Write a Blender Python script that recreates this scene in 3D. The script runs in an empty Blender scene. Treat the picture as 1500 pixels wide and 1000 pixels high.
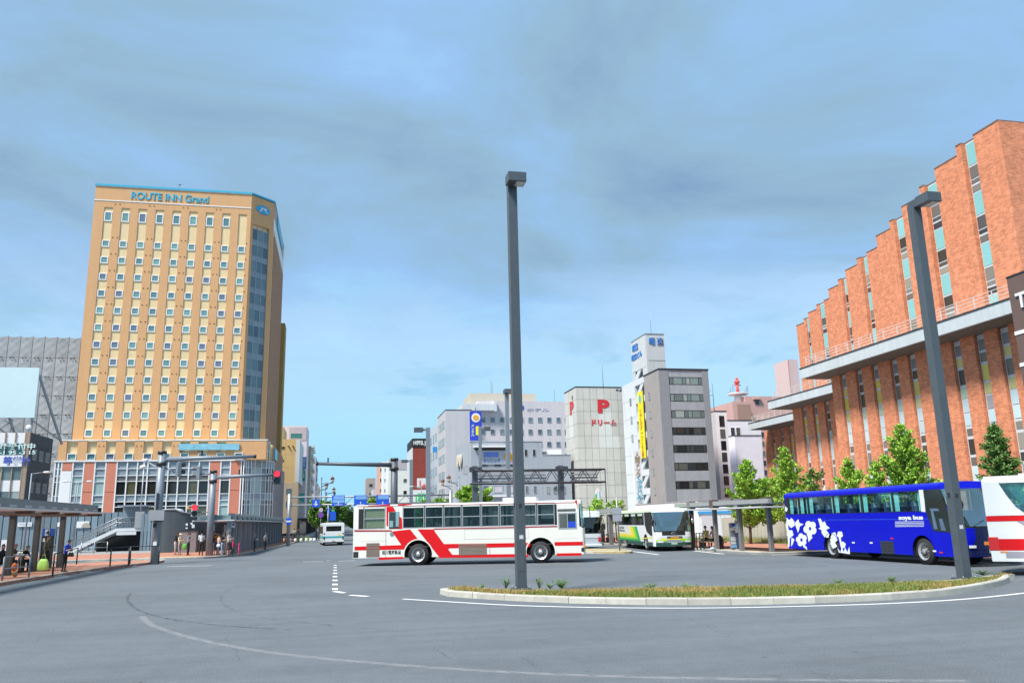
import bpy, bmesh, math, random
from mathutils import Vector, Matrix
random.seed(7)
sc = bpy.context.scene
col = sc.collection
PI = math.pi

# ------------------------------------------------------------------ camera
FPX, CAMH = 1190.0, 2.1
CX, CY = 750.0, 500.0
_up = Vector((626.0 - CX, -4900.0 - CY, FPX)).normalized()
_fw = Vector((492.0 - CX, 773.0 - CY, FPX))
_fw = (_fw - _up * _fw.dot(_up)).normalized()
_rt = _fw.cross(_up)
if _rt.x < 0: _rt = -_rt
# rows of R: world axes in camera coordinates (x right, y down, z forward)
RW = Matrix((_rt, _fw, _up))
cam_d = bpy.data.cameras.new('camera')
cam = bpy.data.objects.new('camera', cam_d)
col.objects.link(cam)
c0, c1, c2 = RW.col[0], RW.col[1], RW.col[2]
cam.matrix_world = Matrix(((c0.x, -c1.x, -c2.x, 0), (c0.y, -c1.y, -c2.y, 0), (c0.z, -c1.z, -c2.z, CAMH), (0, 0, 0, 1)))
cam_d.sensor_width = 36.0
cam_d.lens = FPX / 1500.0 * 36.0
cam_d.clip_start = 0.1
cam_d.clip_end = 6000
sc.camera = cam

# ------------------------------------------------------------------ sun and sky
SUN_AZ = math.radians(-123)      # from +Y towards +X
SUN_EL = math.radians(56)
to_sun = Vector((math.sin(SUN_AZ) * math.cos(SUN_EL), math.cos(SUN_AZ) * math.cos(SUN_EL), math.sin(SUN_EL)))
sun_d = bpy.data.lights.new('sun', 'SUN')
sun = bpy.data.objects.new('sun', sun_d)
col.objects.link(sun)
sun.rotation_euler = (-to_sun).to_track_quat('-Z', 'Y').to_euler()
sun_d.energy = 3.2
sun_d.angle = math.radians(12)
sun_d.color = (1.0, 0.94, 0.86)

SKY_OFF1 = (7.3, 2.2, 0.0); SKY_OFF2 = (4.5, 12.41, 0.0)
SKY_COVER = [(0.41, (0, 0, 0)), (0.57, (1, 1, 1))]
SKY_TONE = [(0.27, (0.100, 0.165, 0.262)), (0.44, (0.140, 0.226, 0.308)), (0.57, (0.150, 0.258, 0.415)), (0.72, (0.185, 0.335, 0.455))]
SKY_CL = 1.0
SKY_HZ = (0.05, 0.33); SKY_HZC = (0.178, 0.352, 0.485)
world = bpy.data.worlds.new('World')
sc.world = world
world.use_nodes = True
wn, wl = world.node_tree.nodes, world.node_tree.links
wn.clear()
def WN(t, **k):
    n = wn.new(t)
    for a, b in k.items(): setattr(n, a, b)
    return n
w_out = WN('ShaderNodeOutputWorld')
bg_sky = WN('ShaderNodeBackground'); bg_cl = WN('ShaderNodeBackground')
sky = WN('ShaderNodeTexSky', sky_type='NISHITA', sun_disc=False)
sky.sun_elevation = SUN_EL; sky.sun_rotation = SUN_AZ % (2 * PI)
sky.air_density = 1.2; sky.dust_density = 0.6; sky.ozone_density = 1.0
bg_sky.inputs[1].default_value = 0.088
wl.new(sky.outputs[0], bg_sky.inputs[0])
tc = WN('ShaderNodeTexCoord')
sep = WN('ShaderNodeSeparateXYZ'); wl.new(tc.outputs['Generated'], sep.inputs[0])
def wmath(op, a, b=None, clamp=False):
    n = WN('ShaderNodeMath', operation=op, use_clamp=clamp)
    for i, v in enumerate((a, b)):
        if v is None: continue
        if hasattr(v, 'links') or hasattr(v, 'is_output'): wl.new(v, n.inputs[i])
        else: n.inputs[i].default_value = v
    return n.outputs[0]
zc = wmath('MAXIMUM', sep.outputs[2], 0.0)
den = wmath('ADD', zc, 0.16)
ux = wmath('DIVIDE', sep.outputs[0], den); uy = wmath('DIVIDE', sep.outputs[1], den)
cmb = WN('ShaderNodeCombineXYZ')
wl.new(ux, cmb.inputs[0]); wl.new(uy, cmb.inputs[1])
def wnoise(scale, detail, rough, off, dist=0.0, sx=1.0, sy=1.0):
    mp = WN('ShaderNodeMapping'); mp.inputs['Location'].default_value = off; mp.inputs['Scale'].default_value = (sx, sy, 1)
    wl.new(cmb.outputs[0], mp.inputs[0])
    n = WN('ShaderNodeTexNoise'); n.inputs['Scale'].default_value = scale; n.inputs['Detail'].default_value = detail
    n.inputs['Roughness'].default_value = rough; n.inputs['Distortion'].default_value = dist
    wl.new(mp.outputs[0], n.inputs['Vector'])
    return n.outputs['Fac']
def wramp(fac, stops):
    r = WN('ShaderNodeValToRGB'); wl.new(fac, r.inputs[0])
    el = r.color_ramp.elements
    el[0].position, el[0].color = stops[0][0], stops[0][1] + (1,)
    el[1].position, el[1].color = stops[1][0], stops[1][1] + (1,)
    for p, c in stops[2:]:
        e = el.new(p); e.color = c + (1,)
    return r.outputs[0]
n_cov = wnoise(0.8, 8, 0.58, SKY_OFF1, 0.35)
n_tone = wnoise(1.25, 8, 0.58, SKY_OFF2, 0.5)
# the cover is a broad deck overhead, thinning out towards the horizon
cover = wmath('ADD', n_cov, wmath('MULTIPLY', wmath('SUBTRACT', zc, 0.18), 1.0))
cmask = wramp(cover, SKY_COVER)
ctone = wramp(n_tone, SKY_TONE)
hz = WN('ShaderNodeMapRange'); hz.inputs[1].default_value = SKY_HZ[0]; hz.inputs[2].default_value = SKY_HZ[1]; hz.inputs[3].default_value = 1.0; hz.inputs[4].default_value = 0.0
hz.interpolation_type = 'SMOOTHSTEP'
wl.new(zc, hz.inputs[0])
hzf = hz.outputs[0]
cmix = WN('ShaderNodeMixRGB'); wl.new(hzf, cmix.inputs[0]); wl.new(ctone, cmix.inputs[1]); cmix.inputs[2].default_value = SKY_HZC + (1,)
wl.new(cmix.outputs[0], bg_cl.inputs[0]); bg_cl.inputs[1].default_value = SKY_CL
wmix = WN('ShaderNodeMixShader')
wl.new(wmath('MAXIMUM', cmask, hzf), wmix.inputs[0]); wl.new(bg_sky.outputs[0], wmix.inputs[1]); wl.new(bg_cl.outputs[0], wmix.inputs[2])
wl.new(wmix.outputs[0], w_out.inputs[0])

sc.view_settings.view_transform = 'Standard'
sc.view_settings.look = 'None'
sc.view_settings.gamma = 1.0
sc.view_settings.use_curve_mapping = False
sc.view_settings.exposure = 1.14
sc.render.engine = 'CYCLES'
sc.cycles.max_bounces = 6
sc.cycles.transparent_max_bounces = 16
try: sc.cycles.use_denoising = True
except Exception: pass

# ------------------------------------------------------------------ picture-to-place survey helpers
def _ray(px, py): return RW @ Vector((px - CX, py - CY, FPX))
def pY(px, py, Y):
    d = _ray(px, py); return Vector((0, 0, CAMH)) + d * (Y / d.y)
def pX(px, py, X):
    d = _ray(px, py); return Vector((0, 0, CAMH)) + d * (X / d.x)
def pZ(px, py, Z=0.0):
    d = _ray(px, py); return Vector((0, 0, CAMH)) + d * ((Z - CAMH) / d.z)

# ------------------------------------------------------------------ mesh helpers
BASE = {}
def base(o): return BASE.get(o.name, Vector((0, 0, 0))) if o is not None else Vector((0, 0, 0))
class MB:
    def __init__(s): s.v = []; s.f = []; s.m = []; s.s = []; s.g = []
    def add(s, vs, fs, m=0, smooth=False):
        k = len(s.v); s.g.append((k, len(s.f))); s.v += [tuple(p) for p in vs]
        for f in fs: s.f.append([k + i for i in f]); s.m.append(m); s.s.append(smooth)
        return s
    def poly(s, pts, m=0): return s.add(pts, [list(range(len(pts)))], m)
    def box(s, x0, x1, y0, y1, z0, z1, m=0):
        if x0 > x1: x0, x1 = x1, x0
        if y0 > y1: y0, y1 = y1, y0
        if z0 > z1: z0, z1 = z1, z0
        v = [(x0,y0,z0),(x1,y0,z0),(x1,y1,z0),(x0,y1,z0),(x0,y0,z1),(x1,y0,z1),(x1,y1,z1),(x0,y1,z1)]
        return s.add(v, [(3,2,1,0),(4,5,6,7),(0,1,5,4),(1,2,6,5),(2,3,7,6),(3,0,4,7)], m)
    def bar(s, a, b, w, h=None, m=0):
        a, b = Vector(a), Vector(b); h = h or w
        d = (b - a).normalized()
        r = Vector((0, 0, 1)) if abs(d.z) < 0.99 else Vector((0, 1, 0))
        u = d.cross(r).normalized(); t = u.cross(d).normalized()
        v = []
        for p in (a, b):
            for su, st in ((-1,-1),(1,-1),(1,1),(-1,1)): v.append(p + u * (su * w / 2) + t * (st * h / 2))
        return s.add(v, [(3,2,1,0),(4,5,6,7),(0,1,5,4),(1,2,6,5),(2,3,7,6),(3,0,4,7)], m)
    def cyl(s, a, b, r, r2=None, n=12, m=0, smooth=True):
        a, b = Vector(a), Vector(b); r2 = r if r2 is None else r2
        d = (b - a).normalized()
        q = Vector((0, 0, 1)) if abs(d.z) < 0.99 else Vector((1, 0, 0))
        u = d.cross(q).normalized(); t = d.cross(u)
        v = []
        for p, rr in ((a, r), (b, r2)):
            for i in range(n):
                an = 2 * PI * i / n; v.append(p + u * (rr * math.cos(an)) + t * (rr * math.sin(an)))
        s.add(v, [(i, (i+1) % n, n + (i+1) % n, n + i) for i in range(n)], m, smooth)
        k = len(s.v) - 2 * n
        s.f += [list(range(k + n - 1, k - 1, -1)), list(range(k + n, k + 2 * n))]; s.m += [m, m]; s.s += [False, False]
        return s
    def tube(s, pts, r, n=6, m=0, r2=None):
        pts = [Vector(p) for p in pts]; v = []; N = len(pts)
        for i, p in enumerate(pts):
            d = (pts[min(i+1, N-1)] - pts[max(i-1, 0)]).normalized()
            q = Vector((0, 0, 1)) if abs(d.z) < 0.95 else Vector((1, 0, 0))
            u = d.cross(q).normalized(); t = d.cross(u)
            rr = r if r2 is None else r + (r2 - r) * i / (N - 1)
            for j in range(n):
                an = 2 * PI * j / n; v.append(p + u * (rr * math.cos(an)) + t * (rr * math.sin(an)))
        f = [(i*n + j, i*n + (j+1) % n, (i+1)*n + (j+1) % n, (i+1)*n + j) for i in range(N-1) for j in range(n)]
        f += [tuple(range(n-1, -1, -1)), tuple(range((N-1)*n, N*n))]
        return s.add(v, f, m, True)
    def prism(s, pts, off, m=0, mside=None):
        pts = [Vector(p) for p in pts]; off = Vector(off); n = len(pts); mside = m if mside is None else mside
        v = pts + [p + off for p in pts]
        s.add(v, [list(range(n-1, -1, -1)), list(range(n, 2*n))], m)
        k = len(s.v) - 2 * n
        for i in range(n):
            s.f.append([k+i, k+(i+1) % n, k+n+(i+1) % n, k+n+i]); s.m.append(mside); s.s.append(False)
        return s
    def ell(s, c, rx, ry, rz, seg=12, ring=8, m=0, t0=0.0, t1=PI):
        v = []; c = Vector(c)
        for i in range(ring + 1):
            th = t0 + (t1 - t0) * i / ring
            for j in range(seg):
                ph = 2 * PI * j / seg
                v.append(c + Vector((rx * math.sin(th) * math.cos(ph), ry * math.sin(th) * math.sin(ph), rz * math.cos(th))))
        return s.add(v, [(i*seg + j, (i+1)*seg + j, (i+1)*seg + (j+1) % seg, i*seg + (j+1) % seg) for i in range(ring) for j in range(seg)], m, True)
    def mesh(s, name, mats, o=Vector((0, 0, 0))):
        me = bpy.data.meshes.new(name)
        me.from_pydata([(x - o.x, y - o.y, z - o.z) for x, y, z in s.v], [], s.f)
        for mm in (mats if isinstance(mats, (list, tuple)) else [mats]): me.materials.append(mm)
        me.polygons.foreach_set('material_index', s.m)
        me.polygons.foreach_set('use_smooth', s.s)
        me.update()
        return me
    def build(s, name, mats, parent=None, label=None, cat=None, group=None, kind=None, bevel=0):
        o = base(parent)
        if parent is None and kind is None and s.v:
            xs = [p[0] for p in s.v]; ys = [p[1] for p in s.v]
            o = Vector(((min(xs)+max(xs))/2, (min(ys)+max(ys))/2, min(p[2] for p in s.v)))
        ob = bpy.data.objects.new(name, s.mesh(name, mats, o))
        col.objects.link(ob)
        if parent is None: ob.location = o
        else: ob.parent = parent
        BASE[ob.name] = o
        tag(ob, label, cat, group, kind)
        if bevel:
            b = ob.modifiers.new('bevel', 'BEVEL'); b.width = bevel; b.segments = 2; b.limit_method = 'ANGLE'
        return ob
    # one part object for each shape that was added
    def each(s, name, mats, parent):
        out = []
        for i, (kv, kf) in enumerate(s.g):
            ev, ef = s.g[i+1] if i + 1 < len(s.g) else (len(s.v), len(s.f))
            q = MB(); q.v = s.v[kv:ev]; q.f = [[j - kv for j in f] for f in s.f[kf:ef]]; q.m = s.m[kf:ef]; q.s = s.s[kf:ef]
            out.append(q.build(name, mats, parent))
        return out
def tag(o, label=None, cat=None, group=None, kind=None):
    if label: o['label'] = label
    if cat: o['category'] = cat
    if group: o['group'] = group
    if kind: o['kind'] = kind
    return o
def thing(name, label, cat, loc=(0, 0, 0), rotz=0.0, group=None, local=False):
    o = bpy.data.objects.new(name, None); col.objects.link(o)
    o.empty_display_size = 0.3
    o.location = loc; o.rotation_euler = (0, 0, rotz)
    BASE[o.name] = Vector((0, 0, 0)) if (local or rotz) else Vector(loc)
    return tag(o, label, cat, group)
def piece(name, mesh, parent, loc, rotz=0.0, label=None):
    """one more object on a shared mesh, loc in the parent's build coordinates"""
    o = bpy.data.objects.new(name, mesh); col.objects.link(o)
    o.parent = parent
    o.location = Vector(loc) - base(parent)
    if rotz: o.rotation_euler = (0, 0, rotz)
    BASE[o.name] = Vector((0, 0, 0))
    if label: o['label'] = label
    return o
def copy_tree(o, parent=None):
    c = o.copy(); col.objects.link(c)
    if parent is not None: c.parent = parent
    BASE[c.name] = base(o)
    for ch in list(o.children): copy_tree(ch, c)
    return c

# ------------------------------------------------------------------ materials
MATS = {}
def pm(name, color, rough=0.6, metal=0.0, var=0.10, scale=1.5, bump=0.0, bscale=40.0, streak=0.0, spec=0.5, rnd=0.0, rcol=None, coat=0.0, emit=0.0):
    if name in MATS: return MATS[name]
    m = bpy.data.materials.new(name); m.use_nodes = True
    nt = m.node_tree; N, L = nt.nodes, nt.links
    b = N['Principled BSDF']
    b.inputs['Roughness'].default_value = rough; b.inputs['Metallic'].default_value = metal
    b.inputs['Specular IOR Level'].default_value = spec
    if coat: b.inputs['Coat Weight'].default_value = coat; b.inputs['Coat Roughness'].default_value = 0.05
    geo = N.new('ShaderNodeNewGeometry')
    cs = None
    if var:
        nz = N.new('ShaderNodeTexNoise'); nz.inputs['Scale'].default_value = scale; nz.inputs['Detail'].default_value = 6
        nz.inputs['Roughness'].default_value = 0.65
        L.new(geo.outputs['Position'], nz.inputs['Vector'])
        mr = N.new('ShaderNodeMapRange'); mr.inputs[1].default_value = 0.25; mr.inputs[2].default_value = 0.75
        mr.inputs[3].default_value = 1 - var; mr.inputs[4].default_value = 1 + var
        L.new(nz.outputs['Fac'], mr.inputs[0])
        cs = mr.outputs[0]
        if streak:
            mp = N.new('ShaderNodeMapping'); mp.inputs['Scale'].default_value = (1.6, 1.6, 0.06)
            L.new(geo.outputs['Position'], mp.inputs[0])
            n2 = N.new('ShaderNodeTexNoise'); n2.inputs['Scale'].default_value = 1.3; n2.inputs['Detail'].default_value = 5
            L.new(mp.outputs[0], n2.inputs['Vector'])
            m2 = N.new('ShaderNodeMapRange'); m2.inputs[1].default_value = 0.45; m2.inputs[2].default_value = 0.72
            m2.inputs[3].default_value = 1.0; m2.inputs[4].default_value = 1.0 - streak
            L.new(n2.outputs['Fac'], m2.inputs[0])
            mu = N.new('ShaderNodeMath'); mu.operation = 'MULTIPLY'
            L.new(cs, mu.inputs[0]); L.new(m2.outputs[0], mu.inputs[1]); cs = mu.outputs[0]
    colsock = None
    if rnd or rcol:
        oi = N.new('ShaderNodeObjectInfo')
        if rcol:
            r = N.new('ShaderNodeValToRGB'); el = r.color_ramp.elements
            r.color_ramp.interpolation = 'CONSTANT'
            el[0].position, el[0].color = 0.0, tuple(rcol[0]) + (1,)
            el[1].position, el[1].color = 1.0 / len(rcol), tuple(rcol[1]) + (1,)
            for i, c in enumerate(rcol[2:]):
                e = el.new((i + 2) / len(rcol)); e.color = tuple(c) + (1,)
            L.new(oi.outputs['Random'], r.inputs[0]); colsock = r.outputs[0]
        else:
            mr = N.new('ShaderNodeMapRange'); mr.inputs[3].default_value = 1 - rnd; mr.inputs[4].default_value = 1 + rnd
            L.new(oi.outputs['Random'], mr.inputs[0])
            if cs is not None:
                mu = N.new('ShaderNodeMath'); mu.operation = 'MULTIPLY'
                L.new(cs, mu.inputs[0]); L.new(mr.outputs[0], mu.inputs[1]); cs = mu.outputs[0]
            else: cs = mr.outputs[0]
    if cs is not None:
        vm = N.new('ShaderNodeVectorMath'); vm.operation = 'SCALE'
        if colsock is not None: L.new(colsock, vm.inputs[0])
        else: vm.inputs[0].default_value = tuple(color)
        L.new(cs, vm.inputs['Scale']); L.new(vm.outputs[0], b.inputs['Base Color'])
    elif colsock is not None: L.new(colsock, b.inputs['Base Color'])
    else: b.inputs['Base Color'].default_value = tuple(color) + (1,)
    if bump:
        nb = N.new('ShaderNodeTexNoise'); nb.inputs['Scale'].default_value = bscale; nb.inputs['Detail'].default_value = 4
        L.new(geo.outputs['Position'], nb.inputs['Vector'])
        bp = N.new('ShaderNodeBump'); bp.inputs['Strength'].default_value = bump; bp.inputs['Distance'].default_value = 0.02
        L.new(nb.outputs['Fac'], bp.inputs['Height']); L.new(bp.outputs[0], b.inputs['Normal'])
    if emit:
        b.inputs['Emission Color'].default_value = tuple(color) + (1,); b.inputs['Emission Strength'].default_value = emit
    MATS[name] = m
    return m
def brick_mat(name, c1, c2, mortar, bw, bh, mort=0.012, var=0.25, horiz=False, bumpy=0.35):
    """bricks laid in world metres on whatever vertical (or horizontal) face carries them"""
    m = bpy.data.materials.new(name); m.use_nodes = True
    N, L = m.node_tree.nodes, m.node_tree.links
    b = N['Principled BSDF']; b.inputs['Roughness'].default_value = 0.85; b.inputs['Specular IOR Level'].default_value = 0.25
    geo = N.new('ShaderNodeNewGeometry')
    sp = N.new('ShaderNodeSeparateXYZ'); L.new(geo.outputs['Position'], sp.inputs[0])
    cb = N.new('ShaderNodeCombineXYZ')
    if horiz:
        L.new(sp.outputs[0], cb.inputs[0]); L.new(sp.outputs[1], cb.inputs[1])
    else:
        ad = N.new('ShaderNodeMath'); ad.operation = 'ADD'
        L.new(sp.outputs[0], ad.inputs[0]); L.new(sp.outputs[1], ad.inputs[1])
        L.new(ad.outputs[0], cb.inputs[0]); L.new(sp.outputs[2], cb.inputs[1])
    br = N.new('ShaderNodeTexBrick'); br.inputs['Scale'].default_value = 1.0
    br.inputs['Brick Width'].default_value = bw; br.inputs['Row Height'].default_value = bh
    br.inputs['Mortar Size'].default_value = mort; br.inputs['Mortar Smooth'].default_value = 0.1
    br.inputs['Color1'].default_value = c1 + (1,); br.inputs['Color2'].default_value = c2 + (1,); br.inputs['Mortar'].default_value = mortar + (1,)
    L.new(cb.outputs[0], br.inputs['Vector'])
    nz = N.new('ShaderNodeTexNoise'); nz.inputs['Scale'].default_value = 2.2; nz.inputs['Detail'].default_value = 8; nz.inputs['Roughness'].default_value = 0.75
    L.new(geo.outputs['Position'], nz.inputs['Vector'])
    mr = N.new('ShaderNodeMapRange'); mr.inputs[1].default_value = 0.3; mr.inputs[2].default_value = 0.7; mr.inputs[3].default_value = 1 - var; mr.inputs[4].default_value = 1 + var
    L.new(nz.outputs['Fac'], mr.inputs[0])
    vm = N.new('ShaderNodeVectorMath'); vm.operation = 'SCALE'
    L.new(br.outputs['Color'], vm.inputs[0]); L.new(mr.outputs[0], vm.inputs['Scale'])
    L.new(vm.outputs[0], b.inputs['Base Color'])
    bp = N.new('ShaderNodeBump'); bp.inputs['Strength'].default_value = bumpy; bp.inputs['Distance'].default_value = 0.03
    L.new(nz.outputs['Fac'], bp.inputs['Height']); L.new(bp.outputs[0], b.inputs['Normal'])
    MATS[name] = m
    return m
def glass_clear(name, tint, refl=0.12, gcol=(1, 1, 1)):
    m = bpy.data.materials.new(name); m.use_nodes = True
    N, L = m.node_tree.nodes, m.node_tree.links
    N.remove(N['Principled BSDF'])
    tr = N.new('ShaderNodeBsdfTransparent'); tr.inputs[0].default_value = tint + (1,)
    gl = N.new('ShaderNodeBsdfGlossy'); gl.inputs['Roughness'].default_value = 0.03; gl.inputs[0].default_value = gcol + (1,)
    lw = N.new('ShaderNodeLayerWeight'); lw.inputs['Blend'].default_value = 0.5
    pw = N.new('ShaderNodeMath'); pw.operation = 'POWER'; pw.inputs[1].default_value = 4.0
    L.new(lw.outputs['Facing'], pw.inputs[0])
    ad = N.new('ShaderNodeMath'); ad.operation = 'ADD'; ad.inputs[1].default_value = refl + 0.04; ad.use_clamp = True
    L.new(pw.outputs[0], ad.inputs[0])
    mx = N.new('ShaderNodeMixShader')
    L.new(ad.outputs[0], mx.inputs[0]); L.new(tr.outputs[0], mx.inputs[1]); L.new(gl.outputs[0], mx.inputs[2])
    L.new(mx.outputs[0], N['Material Output'].inputs[0])
    MATS[name] = m
    return m

white = pm('white_paint', (0.74, 0.75, 0.76), 0.5, var=0.04)
offwhite = pm('off_white', (0.62, 0.62, 0.60), 0.6, var=0.06)
dark = pm('dark_metal', (0.02, 0.022, 0.025), 0.5, var=0.1)
black = pm('black_rubber', (0.012, 0.012, 0.013), 0.7, var=0.1)
steel = pm('galvanised_steel', (0.30, 0.32, 0.34), 0.45, 0.6, var=0.12, scale=4)
postgrey = pm('post_grey_paint', (0.068, 0.085, 0.098), 0.42, 0.0, var=0.12, scale=2.5, spec=0.6)
polegrey = pm('pole_blue_grey_paint', (0.20, 0.24, 0.28), 0.45, 0.1, var=0.1, scale=2.5)
poledark = pm('pole_dark_grey_paint', (0.085, 0.10, 0.12), 0.5, 0.1, var=0.1, scale=2.5)
chrome = pm('bright_metal', (0.62, 0.63, 0.64), 0.25, 0.9, var=0.05)
silver = pm('silver_frame', (0.45, 0.46, 0.47), 0.35, 0.5, var=0.04)
glass_dark = pm('window_glass_dark', (0.02, 0.03, 0.035), 0.06, var=0.0, spec=0.6, rcol=[(0.015,0.02,0.025),(0.03,0.045,0.05),(0.05,0.06,0.06),(0.02,0.03,0.03),(0.10,0.11,0.10)])
glass_teal = pm('window_glass_teal', (0.1, 0.2, 0.2), 0.07, var=0.0, spec=0.6, rcol=[(0.14,0.29,0.30),(0.16,0.32,0.31),(0.12,0.24,0.26),(0.15,0.20,0.27),(0.19,0.38,0.35)])
glass_blue = pm('curtain_wall_glass', (0.10, 0.15, 0.18), 0.08, var=0.0, spec=0.6, rcol=[(0.10,0.17,0.21),(0.13,0.20,0.24),(0.08,0.13,0.17),(0.16,0.24,0.27)])
spandrel = pm('spandrel_panel', (0.23, 0.29, 0.34), 0.3, var=0.03, rnd=0.08)
lamp_glass = pm('lamp_glass', (0.42, 0.42, 0.38), 0.2, var=0.05)

def text(name, s, pos, rotz, h, m, parent, ext=0.01, bold=0.012, vertical=False, width=None, tilt=0.0):
    """lettering h metres high, left end of the baseline at pos (build coordinates of parent), facing -Y turned by rotz"""
    cu = bpy.data.curves.new(name, 'FONT')
    cu.body = '\n'.join(s) if vertical else s
    cu.size = h / 0.72; cu.extrude = ext; cu.offset = bold * h
    if vertical: cu.space_line = 0.86
    tmp = bpy.data.objects.new(name + '_tmp', cu); col.objects.link(tmp)
    dg = bpy.context.evaluated_depsgraph_get(); dg.update()
    me = bpy.data.meshes.new_from_object(tmp.evaluated_get(dg))
    bpy.data.objects.remove(tmp); bpy.data.curves.remove(cu)
    me.materials.clear(); me.materials.append(m)
    if len(me.vertices) and width:
        xs = [v.co.x for v in me.vertices]; k = width / max(1e-4, max(xs) - min(xs)); x0 = min(xs)
        for v in me.vertices: v.co.x = (v.co.x - x0) * k
    o = bpy.data.objects.new(name, me); col.objects.link(o)
    o.parent = parent; o.location = Vector(pos) - base(parent)
    o.rotation_euler = (PI / 2, 0, rotz)
    return o

# ================================================================== GROUND
def asphalt_mat():
    m = bpy.data.materials.new('asphalt'); m.use_nodes = True
    N, L = m.node_tree.nodes, m.node_tree.links
    b = N['Principled BSDF']; b.inputs['Roughness'].default_value = 0.85; b.inputs['Specular IOR Level'].default_value = 0.3
    geo = N.new('ShaderNodeNewGeometry')
    def noise(scale, detail, rough=0.6, mscale=None, rot=0.0):
        n = N.new('ShaderNodeTexNoise'); n.inputs['Scale'].default_value = scale; n.inputs['Detail'].default_value = detail; n.inputs['Roughness'].default_value = rough
        if mscale:
            mp = N.new('ShaderNodeMapping'); mp.inputs['Scale'].default_value = mscale; mp.inputs['Rotation'].default_value = (0, 0, rot)
            L.new(geo.outputs['Position'], mp.inputs[0]); L.new(mp.outputs[0], n.inputs['Vector'])
        else: L.new(geo.outputs['Position'], n.inputs['Vector'])
        return n.outputs['Fac']
    def rng(f, a, c, lo, hi):
        r = N.new('ShaderNodeMapRange'); r.inputs[1].default_value = a; r.inputs[2].default_value = c; r.inputs[3].default_value = lo; r.inputs[4].default_value = hi
        L.new(f, r.inputs[0]); return r.outputs[0]
    def mul(a, c):
        n = N.new('ShaderNodeMath'); n.operation = 'MULTIPLY'; L.new(a, n.inputs[0]); L.new(c, n.inputs[1]); return n.outputs[0]
    f = rng(noise(0.16, 5), 0.3, 0.7, 0.86, 1.12)
    f = mul(f, rng(noise(1.0, 6, 0.7, (0.12, 1.3, 1), 0.25), 0.35, 0.7, 0.88, 1.08))
    f = mul(f, rng(noise(34, 3, 0.9), 0.33, 0.67, 0.62, 1.36))
    f = mul(f, rng(noise(2.6, 7, 0.8), 0.35, 0.75, 0.90, 1.10))
    # sparse dark oil spots and scuffs, stretched along the drive lane
    f = mul(f, rng(noise(0.9, 6, 0.8, (0.35, 2.2, 1), -0.2), 0.64, 0.74, 1.0, 0.66))
    f = mul(f, rng(noise(3.2, 2, 0.5), 0.735, 0.77, 1.0, 0.55))
    vm = N.new('ShaderNodeVectorMath'); vm.operation = 'SCALE'; vm.inputs[0].default_value = (0.128, 0.147, 0.164)
    L.new(f, vm.inputs['Scale']); L.new(vm.outputs[0], b.inputs['Base Color'])
    bp = N.new('ShaderNodeBump'); bp.inputs['Strength'].default_value = 0.35; bp.inputs['Distance'].default_value = 0.012
    L.new(noise(90, 3, 0.7), bp.inputs['Height']); L.new(bp.outputs[0], b.inputs['Normal'])
    return m
asphalt = asphalt_mat()
def worn(name, color, cover=0.5, scale=3.0, rough=0.8, alpha=None):
    """thin worn paint or rubber film: the asphalt shows through where it has gone"""
    m = bpy.data.materials.new(name); m.use_nodes = True
    N, L = m.node_tree.nodes, m.node_tree.links
    b = N['Principled BSDF']; b.inputs['Base Color'].default_value = color + (1,); b.inputs['Roughness'].default_value = rough
    geo = N.new('ShaderNodeNewGeometry')
    n = N.new('ShaderNodeTexNoise'); n.inputs['Scale'].default_value = scale; n.inputs['Detail'].default_value = 8; n.inputs['Roughness'].default_value = 0.8
    L.new(geo.outputs['Position'], n.inputs['Vector'])
    r = N.new('ShaderNodeMapRange'); r.inputs[1].default_value = 0.62 - cover * 0.4; r.inputs[2].default_value = 0.80 - cover * 0.4
    L.new(n.outputs['Fac'], r.inputs[0])
    if alpha or cover < 0.4:
        k = N.new('ShaderNodeMath'); k.operation = 'MULTIPLY'; k.inputs[1].default_value = alpha or (0.2 + cover * 1.6)
        L.new(r.outputs[0], k.inputs[0]); L.new(k.outputs[0], b.inputs['Alpha'])
    else: L.new(r.outputs[0], b.inputs['Alpha'])
    return m
linewhite = worn('road_line_paint', (0.72, 0.72, 0.72), 0.95, 4)
skid3 = worn('tyre_polish_film', (0.04, 0.042, 0.046), 0.10, 1.2)
linefaint = worn('worn_line_paint', (0.46, 0.46, 0.47), 0.62, 5, alpha=0.32)
skid = worn('tyre_rubber_film', (0.03, 0.03, 0.035), 0.39, 5)
skid2 = worn('faint_tyre_film', (0.05, 0.05, 0.055), 0.30, 4)

g = MB(); g.poly([(-3000, -300, 0), (3000, -300, 0), (3000, 4000, 0), (-3000, 4000, 0)])
g.build('ground', asphalt, kind='structure')

redpave = brick_mat('red_paving', (0.44, 0.185, 0.12), (0.37, 0.155, 0.10), (0.34, 0.24, 0.19), 0.22, 0.11, 0.008, 0.22, horiz=True, bumpy=0.15)
kerbmat = pm('kerb_concrete', (0.43, 0.42, 0.37), 0.85, var=0.18, scale=3, bump=0.2, rnd=0.14, spec=0.25)
buffpave = pm('buff_paving', (0.44, 0.38, 0.29), 0.85, var=0.12, scale=2, bump=0.1)
tactile = pm('yellow_tactile_paving', (0.55, 0.42, 0.14), 0.8, var=0.12)

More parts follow.
